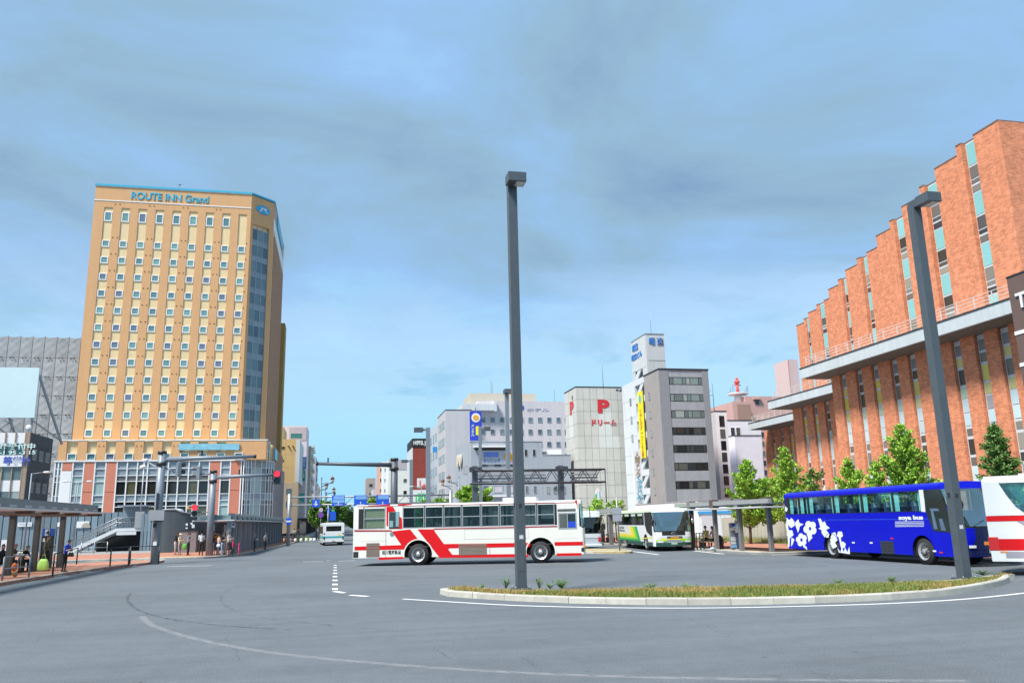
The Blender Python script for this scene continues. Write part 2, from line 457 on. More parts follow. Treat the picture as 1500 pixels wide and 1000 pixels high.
def offset_line(pts, d):
    out = []
    for i, p in enumerate(pts):
        a = Vector(pts[max(i-1, 0)]); b = Vector(pts[min(i+1, len(pts)-1)])
        t = (b - a).normalized(); n = Vector((-t.y, t.x))
        out.append(Vector(p) + n * d)
    return out
def resample(pts, step, closed=False):
    P = [Vector(p) for p in pts] + ([Vector(pts[0])] if closed else [])
    out = [P[0].copy()]; acc = 0.0
    for a, b in zip(P, P[1:]):
        L = (b - a).length; t = step - acc
        while t <= L:
            out.append(a + (b - a) * (t / L)); t += step
        acc = (acc + L) % step
    if (out[-1] - P[-1]).length > 0.2 * step: out.append(P[-1].copy())
    return out
def smooth_line(pts, n=2, closed=False):
    P = [Vector(p) for p in pts]
    for _ in range(n):
        Q = []
        rng = range(len(P)) if closed else range(len(P) - 1)
        if not closed: Q.append(P[0])
        for i in rng:
            a, b = P[i], P[(i+1) % len(P)]
            Q += [a * 0.75 + b * 0.25, a * 0.25 + b * 0.75]
        if not closed: Q.append(P[-1])
        P = Q
    return P
def kerb(pts, parent, step=1.2, w=0.17, h=0.15, side=1, closed=False):
    """a row of separate kerb stones along pts; side=1: stone body lies to the left of the direction of travel"""
    P = resample(pts, step, closed)
    rnd = random.Random(3)
    for a, b in zip(P, P[1:]):
        d = b - a; L = d.length
        if L < 0.15: continue
        t = d / L; n = Vector((-t.y, t.x)) * side
        dz = rnd.uniform(-0.006, 0.006); lat = rnd.uniform(-0.006, 0.006)
        mb = MB(); e = 0.006
        p0 = a + t * e + n * lat; p1 = b - t * e + n * lat
        c = 0.025
        prof = [(0.0, -0.02), (0.015, h - c + dz), (c + 0.01, h + dz), (w, h + dz), (w, -0.02)]
        v = [Vector((p.x + n.x * u, p.y + n.y * u, z)) for p in (p0, p1) for u, z in prof]
        k = len(prof)
        fs = [(i, i + 1, k + i + 1, k + i) for i in range(k - 1)] + [tuple(range(k)), tuple(range(2*k - 1, k - 1, -1))]
        mb.add(v, fs)
        mb.build('kerb_stone', kerbmat, parent)
def flat(name, pts, z, m, parent=None, kind='structure'):
    b = MB()
    P = [Vector((p[0], p[1], z)) for p in pts]
    b.prism(P, (0, 0, -(z + 0.03)) if z > 0.05 else (0, 0, 0.0005))
    return b.build(name, m, parent, kind=kind)
def strip(name, pts, w, z, m, kind='structure'):
    P = [Vector(p) for p in pts]
    l = offset_line(P, w/2); r = offset_line(P, -w/2)
    b = MB(); n = len(P)
    b.add([(p.x, p.y, z) for p in l] + [(p.x, p.y, z) for p in r], [(i, i+1, n+i+1, n+i) for i in range(n-1)])
    return b.build(name, m, kind=kind)

# left waiting island with shelter 4, plaza behind it, left street pavement
islA = smooth_line([(-13.35, 28), (-13.15, 37.5), (-12.75, 44.6), (-11.9, 51.0), (-10.7, 55.6), (-10.75, 57.6)], 2)
bayA = [(p.x, p.y) for p in islA] + [(-12.6, 58.6), (-15.2, 57.0), (-18.0, 54.6), (-22, 53.5), (-40, 53), (-40, 28)]
pavA = flat('waiting_island_pavement', bayA, 0.13, redpave)
kerb([tuple(p) for p in islA], pavA, 1.5, side=1)
kerb([(-10.75, 57.6), (-12.6, 58.6), (-15.2, 57.0), (-18.0, 54.6), (-22, 53.5)], pavA, 1.5, side=1)
plz = smooth_line([(-40, 62.6), (-18, 62.6), (-13, 62.4), (-10.0, 61.6), (-8.3, 61.8), (-7.2, 64.5), (-6.3, 74), (-5.35, 91), (-4.7, 115)], 2)
plzP = [(p.x, p.y) for p in plz] + [(-4.6, 170), (-4.6, 420), (-60, 420), (-60, 62.6)]
greypave = pm('grey_paving', (0.26, 0.265, 0.26), 0.85, var=0.15, scale=1.2, bump=0.15)
pavB = flat('station_plaza_pavement', plzP, 0.126, greypave)
flat('station_plaza_paving', [(p.x, p.y) for p in offset_line([tuple(q) for q in plz], .18)] + [(-4.85, 150), (-8.4, 150), (-8.6, 92), (-12, 76), (-40, 76), (-40, 62.8)], 0.131, redpave)
kerb([tuple(p) for p in plz][3:] + [(-4.65, 150)], pavB, 1.5, side=1)
flat('tactile_strip', [(-13.4, 64.2), (-9.4, 63.6), (-9.4, 64.0), (-13.4, 64.6)], 0.136, tactile)
for i in range(3):
    flat('lane_dash', [(-17.6 + i*2.1, 59.6), (-16.6 + i*2.1, 59.9), (-16.75 + i*2.1, 60.25), (-17.75 + i*2.1, 59.95)], 0.005, linewhite)

# right terminal pavement and the low bank behind it
rk = smooth_line([(21.6, 96), (21.3, 70), (21.2, 66), (22.0, 60), (22.35, 50), (22.15, 43.2), (22.3, 41.0)], 1) + [Vector((26.2, 40.2)), Vector((26.2, 29)), Vector((34.0, 18))]
pavR = flat('terminal_pavement', [(p.x, p.y) for p in rk] + [(70, 18), (70, 130), (22, 130)], 0.126, greypave)
flat('terminal_paving', [(p.x, p.y) for p in offset_line([tuple(q) for q in rk], .18)] + [(31.0, 20), (31.0, 70), (30, 96)], 0.131, redpave)
kerb([tuple(p) for p in rk], pavR, 1.5, side=1)
# buff edge strip along the bus berth
b = MB(); 
P = rk[:-2]; q = offset_line(P, 1.15); q0 = offset_line(P, 0.19); n = len(P)
b.add([(p.x, p.y, 0.134) for p in q0] + [(p.x, p.y, 0.134) for p in q], [(i, i+1, n+i+1, n+i) for i in range(n-1)])
b.build('berth_edge_paving', buffpave, kind='structure')
flat('lawn_bank', [(30.2, 70), (32.0, 70), (32.3, 57), (33, 45), (33, 24), (30.0, 24)], 0.16, pm('lawn_soil', (0.10, 0.14, 0.035), 0.9, var=0.3, scale=3))

# street beyond: right pavement, lane marks
flat('street_pavement', [(13.5, 100), (13.5, 430), (60, 430), (60, 135), (40, 118), (30, 100)], 0.13, greypave)

# far median with the sign post
med = smooth_line([(13.0, 52.6), (15.4, 50.4), (17.1, 48.0), (18.1, 49.0), (18.5, 53.0), (16.6, 54.9), (13.4, 55.0)], 2, True)
medo = flat('far_median', [tuple(p) for p in med], 0.12, pm('dry_verge', (0.36, 0.30, 0.15), 0.95, var=0.25, scale=3))
kerb([tuple(p) for p in med], medo, 1.4, side=1, h=0.14, closed=True)

# centre island
front = [(3.02, 24.57), (5.36, 21.35), (8.23, 19.3), (11.3, 18.4), (14.0, 18.4), (15.8, 18.95), (18.55, 20.5), (20.1, 21.9)]
back = [(20.5, 22.6)] + [tuple(pZ(x_, y_, .18).xy) for x_, y_ in ((1405, 847.5), (1300, 851.5), (1150, 855.5), (1000, 858.5), (850, 861.5), (740, 863.0))] + [(4.0, 26.2), (3.0, 25.4)]
isl = smooth_line(front + back, 2, True)
soil = pm('dry_island_soil', (0.30, 0.19, 0.08), 0.95, var=0.35, scale=2.5, bump=0.6, bscale=25)
isl_in = offset_line([tuple(p) for p in isl] + [tuple(isl[0])], 0.16)[:-1]
island = flat('centre_island', [tuple(p) for p in isl_in], 0.135, soil)
kerb([tuple(p) for p in isl], island, 1.02, w=0.2, h=0.16, side=1, closed=True)

# painted lines
wl_pts = smooth_line([pZ(x, y).xy for x, y in ((590, 877), (640, 880), (740, 886), (800, 888), (900, 890), (1000, 890.5), (1100, 889.5), (1200, 887), (1300, 884), (1400, 878.5), (1460, 873), (1520, 866))], 2)
strip('edge_line', wl_pts, 0.13, 0.006, linewhite)
for (x0, x1, y0, y1) in ((486.5, 495, 861, 863.5), (486.7, 494.6, 854.5, 856.6), (487, 494.4, 848.6, 850.4), (487.5, 494, 843.2, 844.8), (487.8, 493.8, 838.4, 839.8), (488.2, 493.6, 834.2, 835.3), (488.6, 493.4, 830.5, 831.4), (489, 493.2, 827.3, 828.0)):
    a, b_, c, d = pZ(x0, y1), pZ(x1, y1), pZ(x1, y0), pZ(x0, y0)
    flat('cross_dash', [a.xy, b_.xy, c.xy, d.xy], 0.004, linewhite)
for (xa, ya, xb, yb) in ((490, 865.5, 504, 868), (513, 871.2, 539, 873)):
    strip('lane_dash', [pZ(xa, ya).xy, pZ(xb, yb).xy], 0.2, 0.004, linewhite)
for (xa, ya, xb, yb, w) in ((245, 829.5, 310, 828, .18), (444, 822.5, 474, 821.8, .2), (478, 820.7, 484, 820.6, .2), (496, 821.5, 520, 820.5, .2), (1017, 806.5, 1060, 811, 0.22), (926, 807, 965, 812, .2), (1180, 822, 1230, 829, .12), (1020, 818, 1060, 822, .1)):
    strip('berth_line', [pZ(xa, ya).xy, pZ(xb, yb).xy], w, 0.004, linefaint if xa in (1180, 1020) else linewhite)
arc = [(208, 902), (214, 910), (228, 918), (252, 926), (285, 935), (330, 945), (400, 956), (480, 965), (600, 975), (720, 983), (850, 989), (1000, 993), (1200, 996), (1420, 997)]
strip('old_lane_line', smooth_line([pZ(*p).xy for p in arc], 2), 0.16, 0.0035, linefaint)
strip('tyre_scuff', smooth_line([pZ(*p).xy for p in ((192, 868), (186, 874), (188, 882), (198, 891), (214, 898), (240, 905), (280, 911), (322, 916), (368, 919), (430, 922))], 2), 0.10, 0.0045, skid)
strip('tyre_scuff', smooth_line([pZ(*p).xy for p in ((350, 857), (332, 864), (323, 872), (325, 882), (336, 891), (358, 899), (395, 906), (440, 911), (492, 916))], 2), 0.10, 0.0045, skid2)
for pts in ([(640, 950), (655, 962)], [(772, 966), (785, 978)], [(860, 935), (905, 937), (1000, 940)], [(820, 930), (900, 932)], [(470, 915), (600, 925), (700, 932)]):
    strip('tyre_scuff', smooth_line([pZ(*p).xy for p in pts], 1), 0.03, 0.0045, skid2)
for k, off in enumerate((0.0, 1.9)):
    strip('tyre_polish', smooth_line([pZ(*p).xy + Vector((off*.4, off)) for p in ((150, 905), (260, 935), (420, 962), (640, 982), (900, 992), (1250, 990))], 2), 0.55, 0.0025 + k*.0004, skid3)
    strip('tyre_polish', smooth_line([pZ(*p).xy + Vector((off*.6, off*.8)) for p in ((470, 830), (400, 850), (360, 872), (400, 893), (560, 912), (800, 922), (1100, 925), (1400, 908))], 2), 0.5, 0.0029 + k*.0004, skid3)
crackm = worn('asphalt_crack_film', (0.03, 0.032, 0.036), 0.6, 8, alpha=0.30)
rc_ = random.Random(9)
for (xa, ya, xb, yb) in ((636, 948, 662, 966), (768, 962, 796, 984), (1010, 905, 1075, 935), (330, 925, 352, 968), (120, 900, 40, 945), (560, 895, 470, 905), (1180, 930, 1330, 950), (880, 900, 960, 906), (250, 870, 300, 885), (700, 930, 820, 941)):
    a_, b_ = pZ(xa, ya).xy, pZ(xb, yb).xy; n_ = 14; nn = Vector((-(b_ - a_).y, (b_ - a_).x)).normalized()
    strip('asphalt_crack', [a_.lerp(b_, i/n_) + nn * rc_.uniform(-.06, .06) for i in range(n_ + 1)], 0.014, 0.0048, crackm)
for pts in ([(112, 846), (150, 843), (196, 834), (170, 838)], [(560, 828.5), (700, 829), (860, 827)], [(590, 845), (700, 848), (745, 846)]):
    strip('dark_patch', smooth_line([pZ(*p).xy for p in pts], 2), 0.55, 0.0034, skid3)  # darker strips on the asphalt, the one by the kerb damp
# faint tyre tracks between island and buses
for (pts, w) in (([(548, 842), (640, 846), (760, 843), (860, 841)], .25), ([(560, 838), (660, 838), (800, 838)], .2), ([(250, 842), (330, 838), (420, 830)], .35), ([(100, 848), (160, 845), (190, 839)], .4), ([(900, 845), (1050, 842), (1250, 838)], .3)):
    strip('tyre_scuff', smooth_line([pZ(*p).xy for p in pts], 2), w, 0.0045, skid2)

# ---- grass and weeds on the centre island
def inside(p, poly):
    c = False; n = len(poly); j = n - 1
    for i in range(n):
        a, b = poly[i], poly[j]
        if (a[1] > p[1]) != (b[1] > p[1]) and p[0] < (b[0]-a[0]) * (p[1]-a[1]) / (b[1]-a[1]) + a[0]: c = not c
        j = i
    return c
def grass(name, poly, n, hmin, hmax, mats, z, seed, wts):
    r = random.Random(seed); b = MB()
    xs = [p[0] for p in poly]; ys = [p[1] for p in poly]; k = 0
    patches = [(r.uniform(min(xs), max(xs)), r.uniform(min(ys), max(ys)), r.uniform(0.5, 1.6), r.randrange(len(mats))) for _ in range(46)]
    while k < n:
        p = (r.uniform(min(xs), max(xs)), r.uniform(min(ys), max(ys)))
        if not inside(p, poly): continue
        k += 1
        mi = r.choices(range(len(mats)), wts)[0]; hk = 1.0
        for (px, py, pr, pm_) in patches:
            if (p[0]-px)**2 + (p[1]-py)**2 < pr*pr*r.uniform(.5, 1.2):
                if r.random() < 0.65: mi = pm_
                hk = 1.25; break
        h = r.uniform(hmin, hmax) * hk; a = r.uniform(0, 2*PI); w = r.uniform(0.006, 0.016)
        lean = r.uniform(0.1, 0.9) * h; la = r.uniform(0, 2*PI)
        dx, dy = math.cos(a)*w, math.sin(a)*w
        tx, ty = p[0] + math.cos(la)*lean, p[1] + math.sin(la)*lean
        b.add([(p[0]-dx, p[1]-dy, z), (p[0]+dx, p[1]+dy, z), (tx, ty, z + h)], [(0, 1, 2)], mi)
    return b.build(name, mats, kind='stuff')
gr_green = pm('grass_green', (0.13, 0.20, 0.035), 0.7, var=0.3, scale=4)
gr_dry = pm('grass_dry', (0.42, 0.30, 0.11), 0.8, var=0.25, scale=4)
gr_olive = pm('grass_olive', (0.24, 0.23, 0.06), 0.8, var=0.25, scale=4)
isl_g = [tuple(p) for p in offset_line([tuple(p) for p in isl] + [tuple(isl[0])], 0.28)[:-1]]
o = grass('island_grass', isl_g, 46000, 0.03, 0.10, [gr_green, gr_dry, gr_olive], 0.13, 5, [0.42, 0.33, 0.25])
tag(o, 'short patchy green and straw coloured grass on the centre island', 'grass')
weedm = pm('weed_leaf', (0.14, 0.26, 0.05), 0.6, var=0.25, scale=6)
def weed(label, p, h, spread, n, seed, m=None, z=0.13):
    r = random.Random(seed)
    t = thing('weed', label, 'weed', (p[0], p[1], z), group='weeds on the centre island')
    st = MB(); lf = MB()
    for i in range(n):
        a = r.uniform(0, 2*PI); d = r.uniform(0.15, 1) * spread; hh = h * r.uniform(0.5, 1.0)
        tip = Vector((p[0] + math.cos(a)*d, p[1] + math.sin(a)*d, z + hh)); bot = Vector((p[0], p[1], z))
        mid = bot.lerp(tip, .5) + Vector((0, 0, hh*.12))
        st.tube([bot, mid, tip], 0.006, 3, r2=0.003)
        for k in range(7):
            f = r.uniform(.3, 1); c = (bot.lerp(mid, f*2) if f < .5 else mid.lerp(tip, f*2-1))
            an = r.uniform(0, 2*PI); s = r.uniform(.03, .075) * (0.6 + h)
            e = Vector((math.cos(an), math.sin(an), r.uniform(-.2, .6))) * s; q = Vector((-math.sin(an), math.cos(an), 0)) * s * .32
            lf.add([c, c + e*.5 + q, c + e, c + e*.5 - q], [(0, 1, 2, 3)])
    st.build('stem', weedm, t); lf.build('foliage', m or weedm, t)
for i, (px, h, sp, n, lab) in enumerate(((707, .18, .1, 7, 'tiny dark weed near the pointed left end of the island'), (741, .42, .16, 12, 'tall weed standing just left of the centre lamp post'), (790, .45, .2, 9, 'thin straggly weed with seed heads right of the centre lamp post'), (806, .22, .15, 10, 'small round weed between the straggly and the bushy weed'), (823, .34, .28, 22, 'bushy bright green weed right of the centre lamp post'), (953, .2, .2, 12, 'low spreading weed left of mid island'), (1010, .16, .25, 14, 'low flat weed in the middle of the island grass'), (1228, .2, .2, 10, 'low weed right of the middle of the island'), (1307, .26, .14, 12, 'small upright weed left of the right hand lamp post'), (1352, .14, .25, 12, 'low weed close to the left of the right hand lamp post'), (1441, .2, .3, 18, 'weed clump at the rounded right end of the island'))):
    P = pZ(px, 862 if px < 900 else (862 if px < 1150 else 855), .13)
    if px == 1441: P = Vector((19.6, 22.5, .13))
    weed(lab, (P.x, P.y), h*.85, sp*1.25, n*2, 40 + i)

# ================================================================== BUILDINGS
_wc = {}
def window(parent, x, y, z, w, h, rotz=0.0, fm=None, gm=None, fw=0.08, depth=0.10, mull=0, rail=None, name='window', label=None):
    """x,y,z: middle of the sill in the parent's build coordinates; outside faces -Y turned by rotz"""
    fm = fm or silver; gm = gm or glass_dark
    key = (round(w, 2), round(h, 2), fm.name, gm.name, fw, depth, mull, rail)
    if key not in _wc:
        b = MB(); H = w/2
        b.box(-H, H, -depth, 0, 0, fw); b.box(-H, H, -depth, 0, h - fw, h)
        b.box(-H, -H + fw, -depth, 0, fw, h - fw); b.box(H - fw, H, -depth, 0, fw, h - fw)
        for i in range(mull):
            xm = -H + w * (i + 1) / (mull + 1); b.box(xm - fw*.35, xm + fw*.35, -depth + .01, 0, fw, h - fw)
        if rail: b.box(-H + fw, H - fw, -depth + .02, 0, h*rail - fw*.35, h*rail + fw*.35)
        p = MB(); p.box(-H + fw, H - fw, -depth*.45, -0.004, fw, h - fw)
        _wc[key] = (b.mesh('window', fm), p.mesh('pane', gm))
    a, c = _wc[key]
    o = piece(name, a, parent, (x, y, z), rotz, label)
    q = bpy.data.objects.new('pane', c); col.objects.link(q); q.parent = o
    return o
_pc = {}
def panel(parent, name, x, y, z, w, h, m, rotz=0.0, t=0.06, label=None):
    """flat plate piece; x,y,z middle of the lower edge, its front t in front of the plane"""
    key = (name, round(w, 2), round(h, 2), m.name, t)
    if key not in _pc:
        b = MB(); b.box(-w/2, w/2, -t, -0.003, 0, h); _pc[key] = b.mesh(name, m)
    return piece(name, _pc[key], parent, (x, y, z), rotz, label)
RL, RR = -PI/2, PI/2      # outside facing -X / +X
def face_pos(rotz, u, v):  # helper unused axis order
    return u, v

# ---------------------------------------------------------------- hotel tower on the left
orange = pm('hotel_orange_render', (0.64, 0.36, 0.17), 0.8, var=0.05, scale=0.6, streak=0.05)
cream = pm('hotel_cream_render', (0.74, 0.58, 0.33), 0.8, var=0.05, scale=0.6, streak=0.05)
olive = pm('hotel_ochre_render', (0.34, 0.22, 0.07), 0.8, var=0.06)
cyan_sign = pm('cyan_sign', (0.05, 0.42, 0.60), 0.35, var=0.03)
salmon = pm('salmon_tile', (0.56, 0.20, 0.13), 0.7, var=0.06, scale=1.0, streak=0.05)
brownfin = pm('brown_fin', (0.46, 0.27, 0.18), 0.7, var=0.08)
hotel = thing('hotel_tower', 'tall orange and cream hotel tower with rows of small square windows', 'building', (-28, 145, 0))
HX0, HX1, HY, HS = -42.5, -16.3, 145.0, -12.6
ZR, ZB = 60.9, 15.9
b = MB()
b.prism([(HX0, HY + .15, ZB), (HX1 - .35, HY + .15, ZB), (HS + .0, HY + 4.3, ZB), (HS, 175, ZB), (HX0, 175, ZB)], (0, 0, ZR - ZB - .02))
b.build('core_wall', cream, hotel)
strips = [-40.1 + 2.8 * i for i in range(9)]
edges = [HX0] + sum(([s - .72, s + .72] for s in strips), []) + [HX1]
b = MB()
for i in range(0, len(edges), 2): b.box(edges[i], edges[i+1], HY, HY + .36, ZB, 57.1)
b.box(HX0, HX1, HY, HY + .36, 57.1, ZR)
b.each('cladding_pier', orange, hotel)
# chamfer cladding around the glazed strip
ca, cb = Vector((HX1, HY, 0)), Vector((HS, HY + 3.55, 0)); cd = (cb - ca); cl = cd.length; cu = cd / cl
crot = math.atan2(cu.y, cu.x); cn = Vector((cu.y, -cu.x, 0))
def cpt(t, z, out=0.0): return ca + cu * t + cn * out + Vector((0, 0, z))
b = MB()
def cslab(t0, t1, z0, z1, o0, o1):
    v = [cpt(t0, z0, o0), cpt(t1, z0, o0), cpt(t1, z0, o1), cpt(t0, z0, o1)]
    b.prism(v, (0, 0, z1 - z0))
cslab(0, .55, ZB, ZR, -.3, .0); cslab(cl - .95, cl, ZB, ZR, -.3, .0); cslab(.55, cl - .95, 55.6, ZR, -.3, 0)
b.each('cladding_slab', orange, hotel)
b = MB()
b.box(HX0 - .05, HX1, HY - .06, HY, 58.25, 58.42)
b.box(HX0 - .05, HX1 + .02, HY - .10, HY + .3, ZR, ZR + .12, 0)
b.each('white_band', white, hotel)
b = MB(); b.prism([(HX0 - .1, HY - .16, ZR + .12), (HX1 + .05, HY - .16, ZR + .12), (HS + .16, HY + 3.5, ZR + .12), (HS + .16, 175.2, ZR + .12), (HX0 - .1, 175.2, ZR + .12)], (0, 0, .32))
b.build('blue_parapet_cap', cyan_sign, hotel)
for i, s in enumerate(strips):
    if i < 8: window(hotel, s, HY + .15, 54.55, 1.26, 1.75, 0, white, glass_teal, .17, .12)
    for k in range(12): window(hotel, s, HY + .15, 49.85 - 2.98 * k, 1.24, 1.24, 0, white, glass_teal, .16, .12)
b = MB()
for i in (0, 2, 4, 6, 8):
    xm = strips[i] + 1.4 if i < 8 else HX1 - .55
    for k in range(13):
        for dx in ((-.36, .36) if i < 8 else (0,)):
            z = 57.75 if k == 12 else 51.6 - 2.98 * k
            if k == 12 and i == 8: continue
            b.cyl((xm + dx, HY + .02, z), (xm + dx, HY - .05, z - .01), .11, .12, 6)
b.build('vent_caps', pm('vent_brown', (0.22, 0.11, 0.05), 0.6, var=0.1), hotel, kind='stuff')
cw = (cl - 1.5) / 3
for k in range(13):
    zb = 16.0 + 2.98 * k
    for j in range(3):
        t = .55 + cw * (j + .5); p = cpt(t, zb, -.24)
        panel(hotel, 'spandrel_pane', p.x, p.y, zb, cw - .09, .86, spandrel, crot, .05)
        panel(hotel, 'glass_pane', p.x, p.y, zb + .92, cw - .09, 1.98, glass_blue, crot, .05)
b = MB()
for j in range(4):
    t = .55 + cw * j; b.prism([cpt(t - .04, 16, -.3), cpt(t + .04, 16, -.3), cpt(t + .04, 16, -.12), cpt(t - .04, 16, -.12)], (0, 0, 39.3))
for k in range(14):
    for z in (16.0 + 2.98*k - .05, 16.0 + 2.98*k + .87):
        if z < 55: b.prism([cpt(.55, z, -.3), cpt(cl - .95, z, -.3), cpt(cl - .95, z, -.13), cpt(.55, z, -.13)], (0, 0, .06))
b.each('mullion', silver, hotel)
# oval logo on the chamfer
b = MB(); seg = 28
b.prism([cpt(cl*.5 + 1.55*math.cos(2*PI*i/seg), 58.75 + .80*math.sin(2*PI*i/seg), 0.02) for i in range(seg)], cn * .14)
lo = b.build('logo_disc', pm('logo_blue', (0.03, 0.36, 0.62), 0.35, var=0.02), hotel)
b = MB()
for poly in ([(-.75, .28), (.35, .40), (.85, .22), (.62, .02), (.1, -.06), (-.1, .06), (.35, .14), (.3, .22), (-.4, .16)], [(-.45, .2), (-.2, .22), (-.55, -.5), (-.85, -.5)], [(.0, .0), (.25, .0), (1.05, -.42), (.8, -.5)]):
    b.prism([cpt(cl*.5 + x, 58.75 + y, .17) for x, y in poly], cn * .05)
b.build('logo_swoosh', white, hotel)
text('lettering', 'ROUTE INN Grand', (-36.6, HY - .03, 58.9), 0, 1.35, cyan_sign, hotel, 0.08, 0.02, width=12.9)
# street side: fins, white band and sign
b = MB()
for i in range(13): b.box(HS, HS + .25, 149.6 + i*1.95, 150.15 + i*1.95, ZB, 54.8)
b.each('side_fin', brownfin, hotel)
b = MB(); b.box(HS, HS + .14, 148.55, 175, 55.4, 57.9); b.build('side_band', white, hotel)
b = MB(); b.box(HS, HS + .08, 148.55, 175, 57.9, ZR); b.build('side_parapet', pm('pinkish_render', (0.50, 0.34, 0.28), 0.8), hotel)
b = MB(); b.box(HS + .08, HS + .34, 154, 168, 58.4, 60.1); b.build('side_sign', cyan_sign, hotel)
b = MB()
for k in range(12):
    for i in range(13): b.box(HS + .005, HS + .03, 150.6 + i*1.95, 151.05 + i*1.95, 17.2 + 2.98*k, 18.3 + 2.98*k)
b.build('side_window_slits', glass_dark, hotel, kind='stuff')
b = MB(); b.box(-26, pY(416.5, 560, 180).x, 175.02, 180, 0, 44.4); b.build('rear_block', olive, hotel)
b = MB()
for x in (HX0 + .6, -29.0, HX1 - .3): b.cyl((x, HY + 1, ZR), (x, HY + 1, ZR + (1.8 if x == -29 else .8)), .04, .02, 5)
b.ell((-28.9, HY + 1, ZR + 1.55), .25, .12, .08, 8, 4)
b.build('roof_antenna', dark, hotel)

# podium of the hotel
pod = thing('hotel_podium', 'low glass and salmon panelled base of the orange hotel tower', 'building', (-28, 141, 0))
PX0, PX1, PY, PS = -43.6, -15.0, 141.0, -10.55
b = MB()
b.prism([(PX0, PY + .3, 0), (PX1, PY + .3, 0), (PS - .3, 144.9, 0), (PS - .3, 173, 0), (PX0, 173, 0)], (0, 0, 12.7))
b.build('core_wall', pm('podium_core_grey', (0.10, 0.11, 0.12), 0.7), pod)
pg = 2.8
b = MB(); b.box(PX0 + .4, -11.5, PY + .35, 144.9, 12.95, 16.0); b.box(PX0 + .4, PS - .4, 145, 173, 12.72, 15.7); b.each('attic_wall', cream, pod)
b = MB(); x = PX0 + .4
b.box(x, -42.0, PY, PY + .36, 12.95, 16.05)
for i in range(9):
    xs = -41.85 + 2.8 * i
    if i < 8: b.box(xs + 1.45, xs + 2.8, PY, PY + .36, 12.95, 16.05)
b.box(-18.0, -11.6, PY, PY + .36, 13.9, 16.05); b.box(-15.2, -11.6, PY, PY + .36, 12.95, 13.9)
b.each('attic_pier', orange, pod)
b = MB(); b.box(PX0 + .3, -11.4, PY - .05, PY + .4, 16.05, 16.22); b.box(PX0, -15.0, PY - .07, PY + .3, 12.72, 12.93); b.each('white_coping', white, pod)
for i in range(10): window(pod, -41.15 + 2.8 * i if i < 9 else -15.9, PY + .30 if i < 9 else PY - .02, 12.95, 1.35, 1.1, 0, white, glass_teal, .13, .34)
b = MB()
for i in (1, 3, 5, 7):
    for dx in (-.33, .33): b.cyl((-41.85 + 2.8*i + 2.12 + dx, PY + .02, 15.2), (-41.85 + 2.8*i + 2.12 + dx, PY - .05, 15.19), .10, .11, 6)
b.build('vent_caps', MATS['vent_brown'], pod, kind='stuff')
b = MB(); b.box(pY(262, 652, PY).x, pY(351, 652, PY).x, PY - .3, PY - .02, pY(300, 659, PY).z, pY(300, 650, PY).z)
o = b.build('long_blue_sign', pm('pale_cyan_sign', (0.22, 0.50, 0.62), 0.4, var=0.25, scale=1.2), pod)
# curtain wall bays by picture columns at mid height
zl = [12.7, 11.6, 10.5, 9.6, 7.45, 6.4, 5.6, 3.4, 0.4]
gdk = pm('dark_restaurant_glass', (0.02, 0.025, 0.03), 0.06, var=0.0, spec=0.6, rcol=[(0.012,0.015,0.018),(0.02,0.022,0.024),(0.03,0.03,0.026),(0.018,0.02,0.022),(0.015,0.017,0.02),(0.025,0.025,0.022),(0.09,0.09,0.05)])
gpl = pm('pale_blind_glass', (0.30, 0.42, 0.42), 0.15, var=0.05, scale=1, spec=0.6)
ghz = pm('grey_louvre', (0.12, 0.125, 0.13), 0.5, var=0.05)
def bay(x0, x1, mats):
    for k in range(8):
        panel(pod, 'glass_pane', (x0+x1)/2, PY + .30, zl[k+1] + .04, x1 - x0 - .16, zl[k] - zl[k+1] - .08, mats[k], 0, .10)
def cxp(px): return pY(px, 702, PY).x
glz = [spandrel, spandrel, ghz, gdk, spandrel, gdk, gdk, gdk]
glz2 = [spandrel, spandrel, gpl, gpl, spandrel, gpl, gdk, gdk]
glz3 = [spandrel, spandrel, ghz, gdk, spandrel, gpl, gpl, gdk]
mull = [78.5, 83.5, 88.5]
bay(cxp(78.5), cxp(83.5), glz); bay(cxp(83.5), cxp(88.5), glz2)
for (a, c, mt) in ((105, 121, glz2), (137.5, 153.5, glz2), (322.5, 336.5, glz3)): bay(cxp(a), cxp(c), mt); mull += [a, c]
gm_ = [169.8 + 15.1 * i for i in range(10)]
for a, c in zip(gm_, gm_[1:]): bay(cxp(a), cxp(c), glz)
mull += gm_ + [352.5]
for (a, c) in ((121, 137.5), (153.5, 169.8), (305.7, 322.5), (336.5, 352.5)):
    xa, xc = cxp(a), cxp(c)
    for k, (z0, z1) in enumerate(((8.0, 12.7), (4.1, 7.96), (0.3, 4.06))): panel(pod, 'salmon_panel', (xa+xc)/2, PY + .3, z0, xc - xa - .14, z1 - z0 - .03, salmon, 0, .26)
xa, xc = cxp(88.5), cxp(105)
panel(pod, 'salmon_panel', (xa+xc)/2, PY + .3, 11.4, xc - xa - .14, 1.27, salmon, 0, .26)
panel(pod, 'blank_white_sign', (xa+xc)/2, PY + .3, 4.2, xc - xa - .2, 7.1, white, 0, .32)
b = MB()
for a in mull: b.box(cxp(a) - .09, cxp(a) + .09, PY + .02, PY + .32, 0.2, 12.7)
for z in zl[1:-1]:
    for a, c in [(78.5, 88.5), (105, 121), (137.5, 153.5), (169.8, gm_[-1]), (322.5, 336.5)]: b.box(cxp(a), cxp(c), PY + .06, PY + .28, z - .05, z + .05)
b.each('mullion', white, pod)
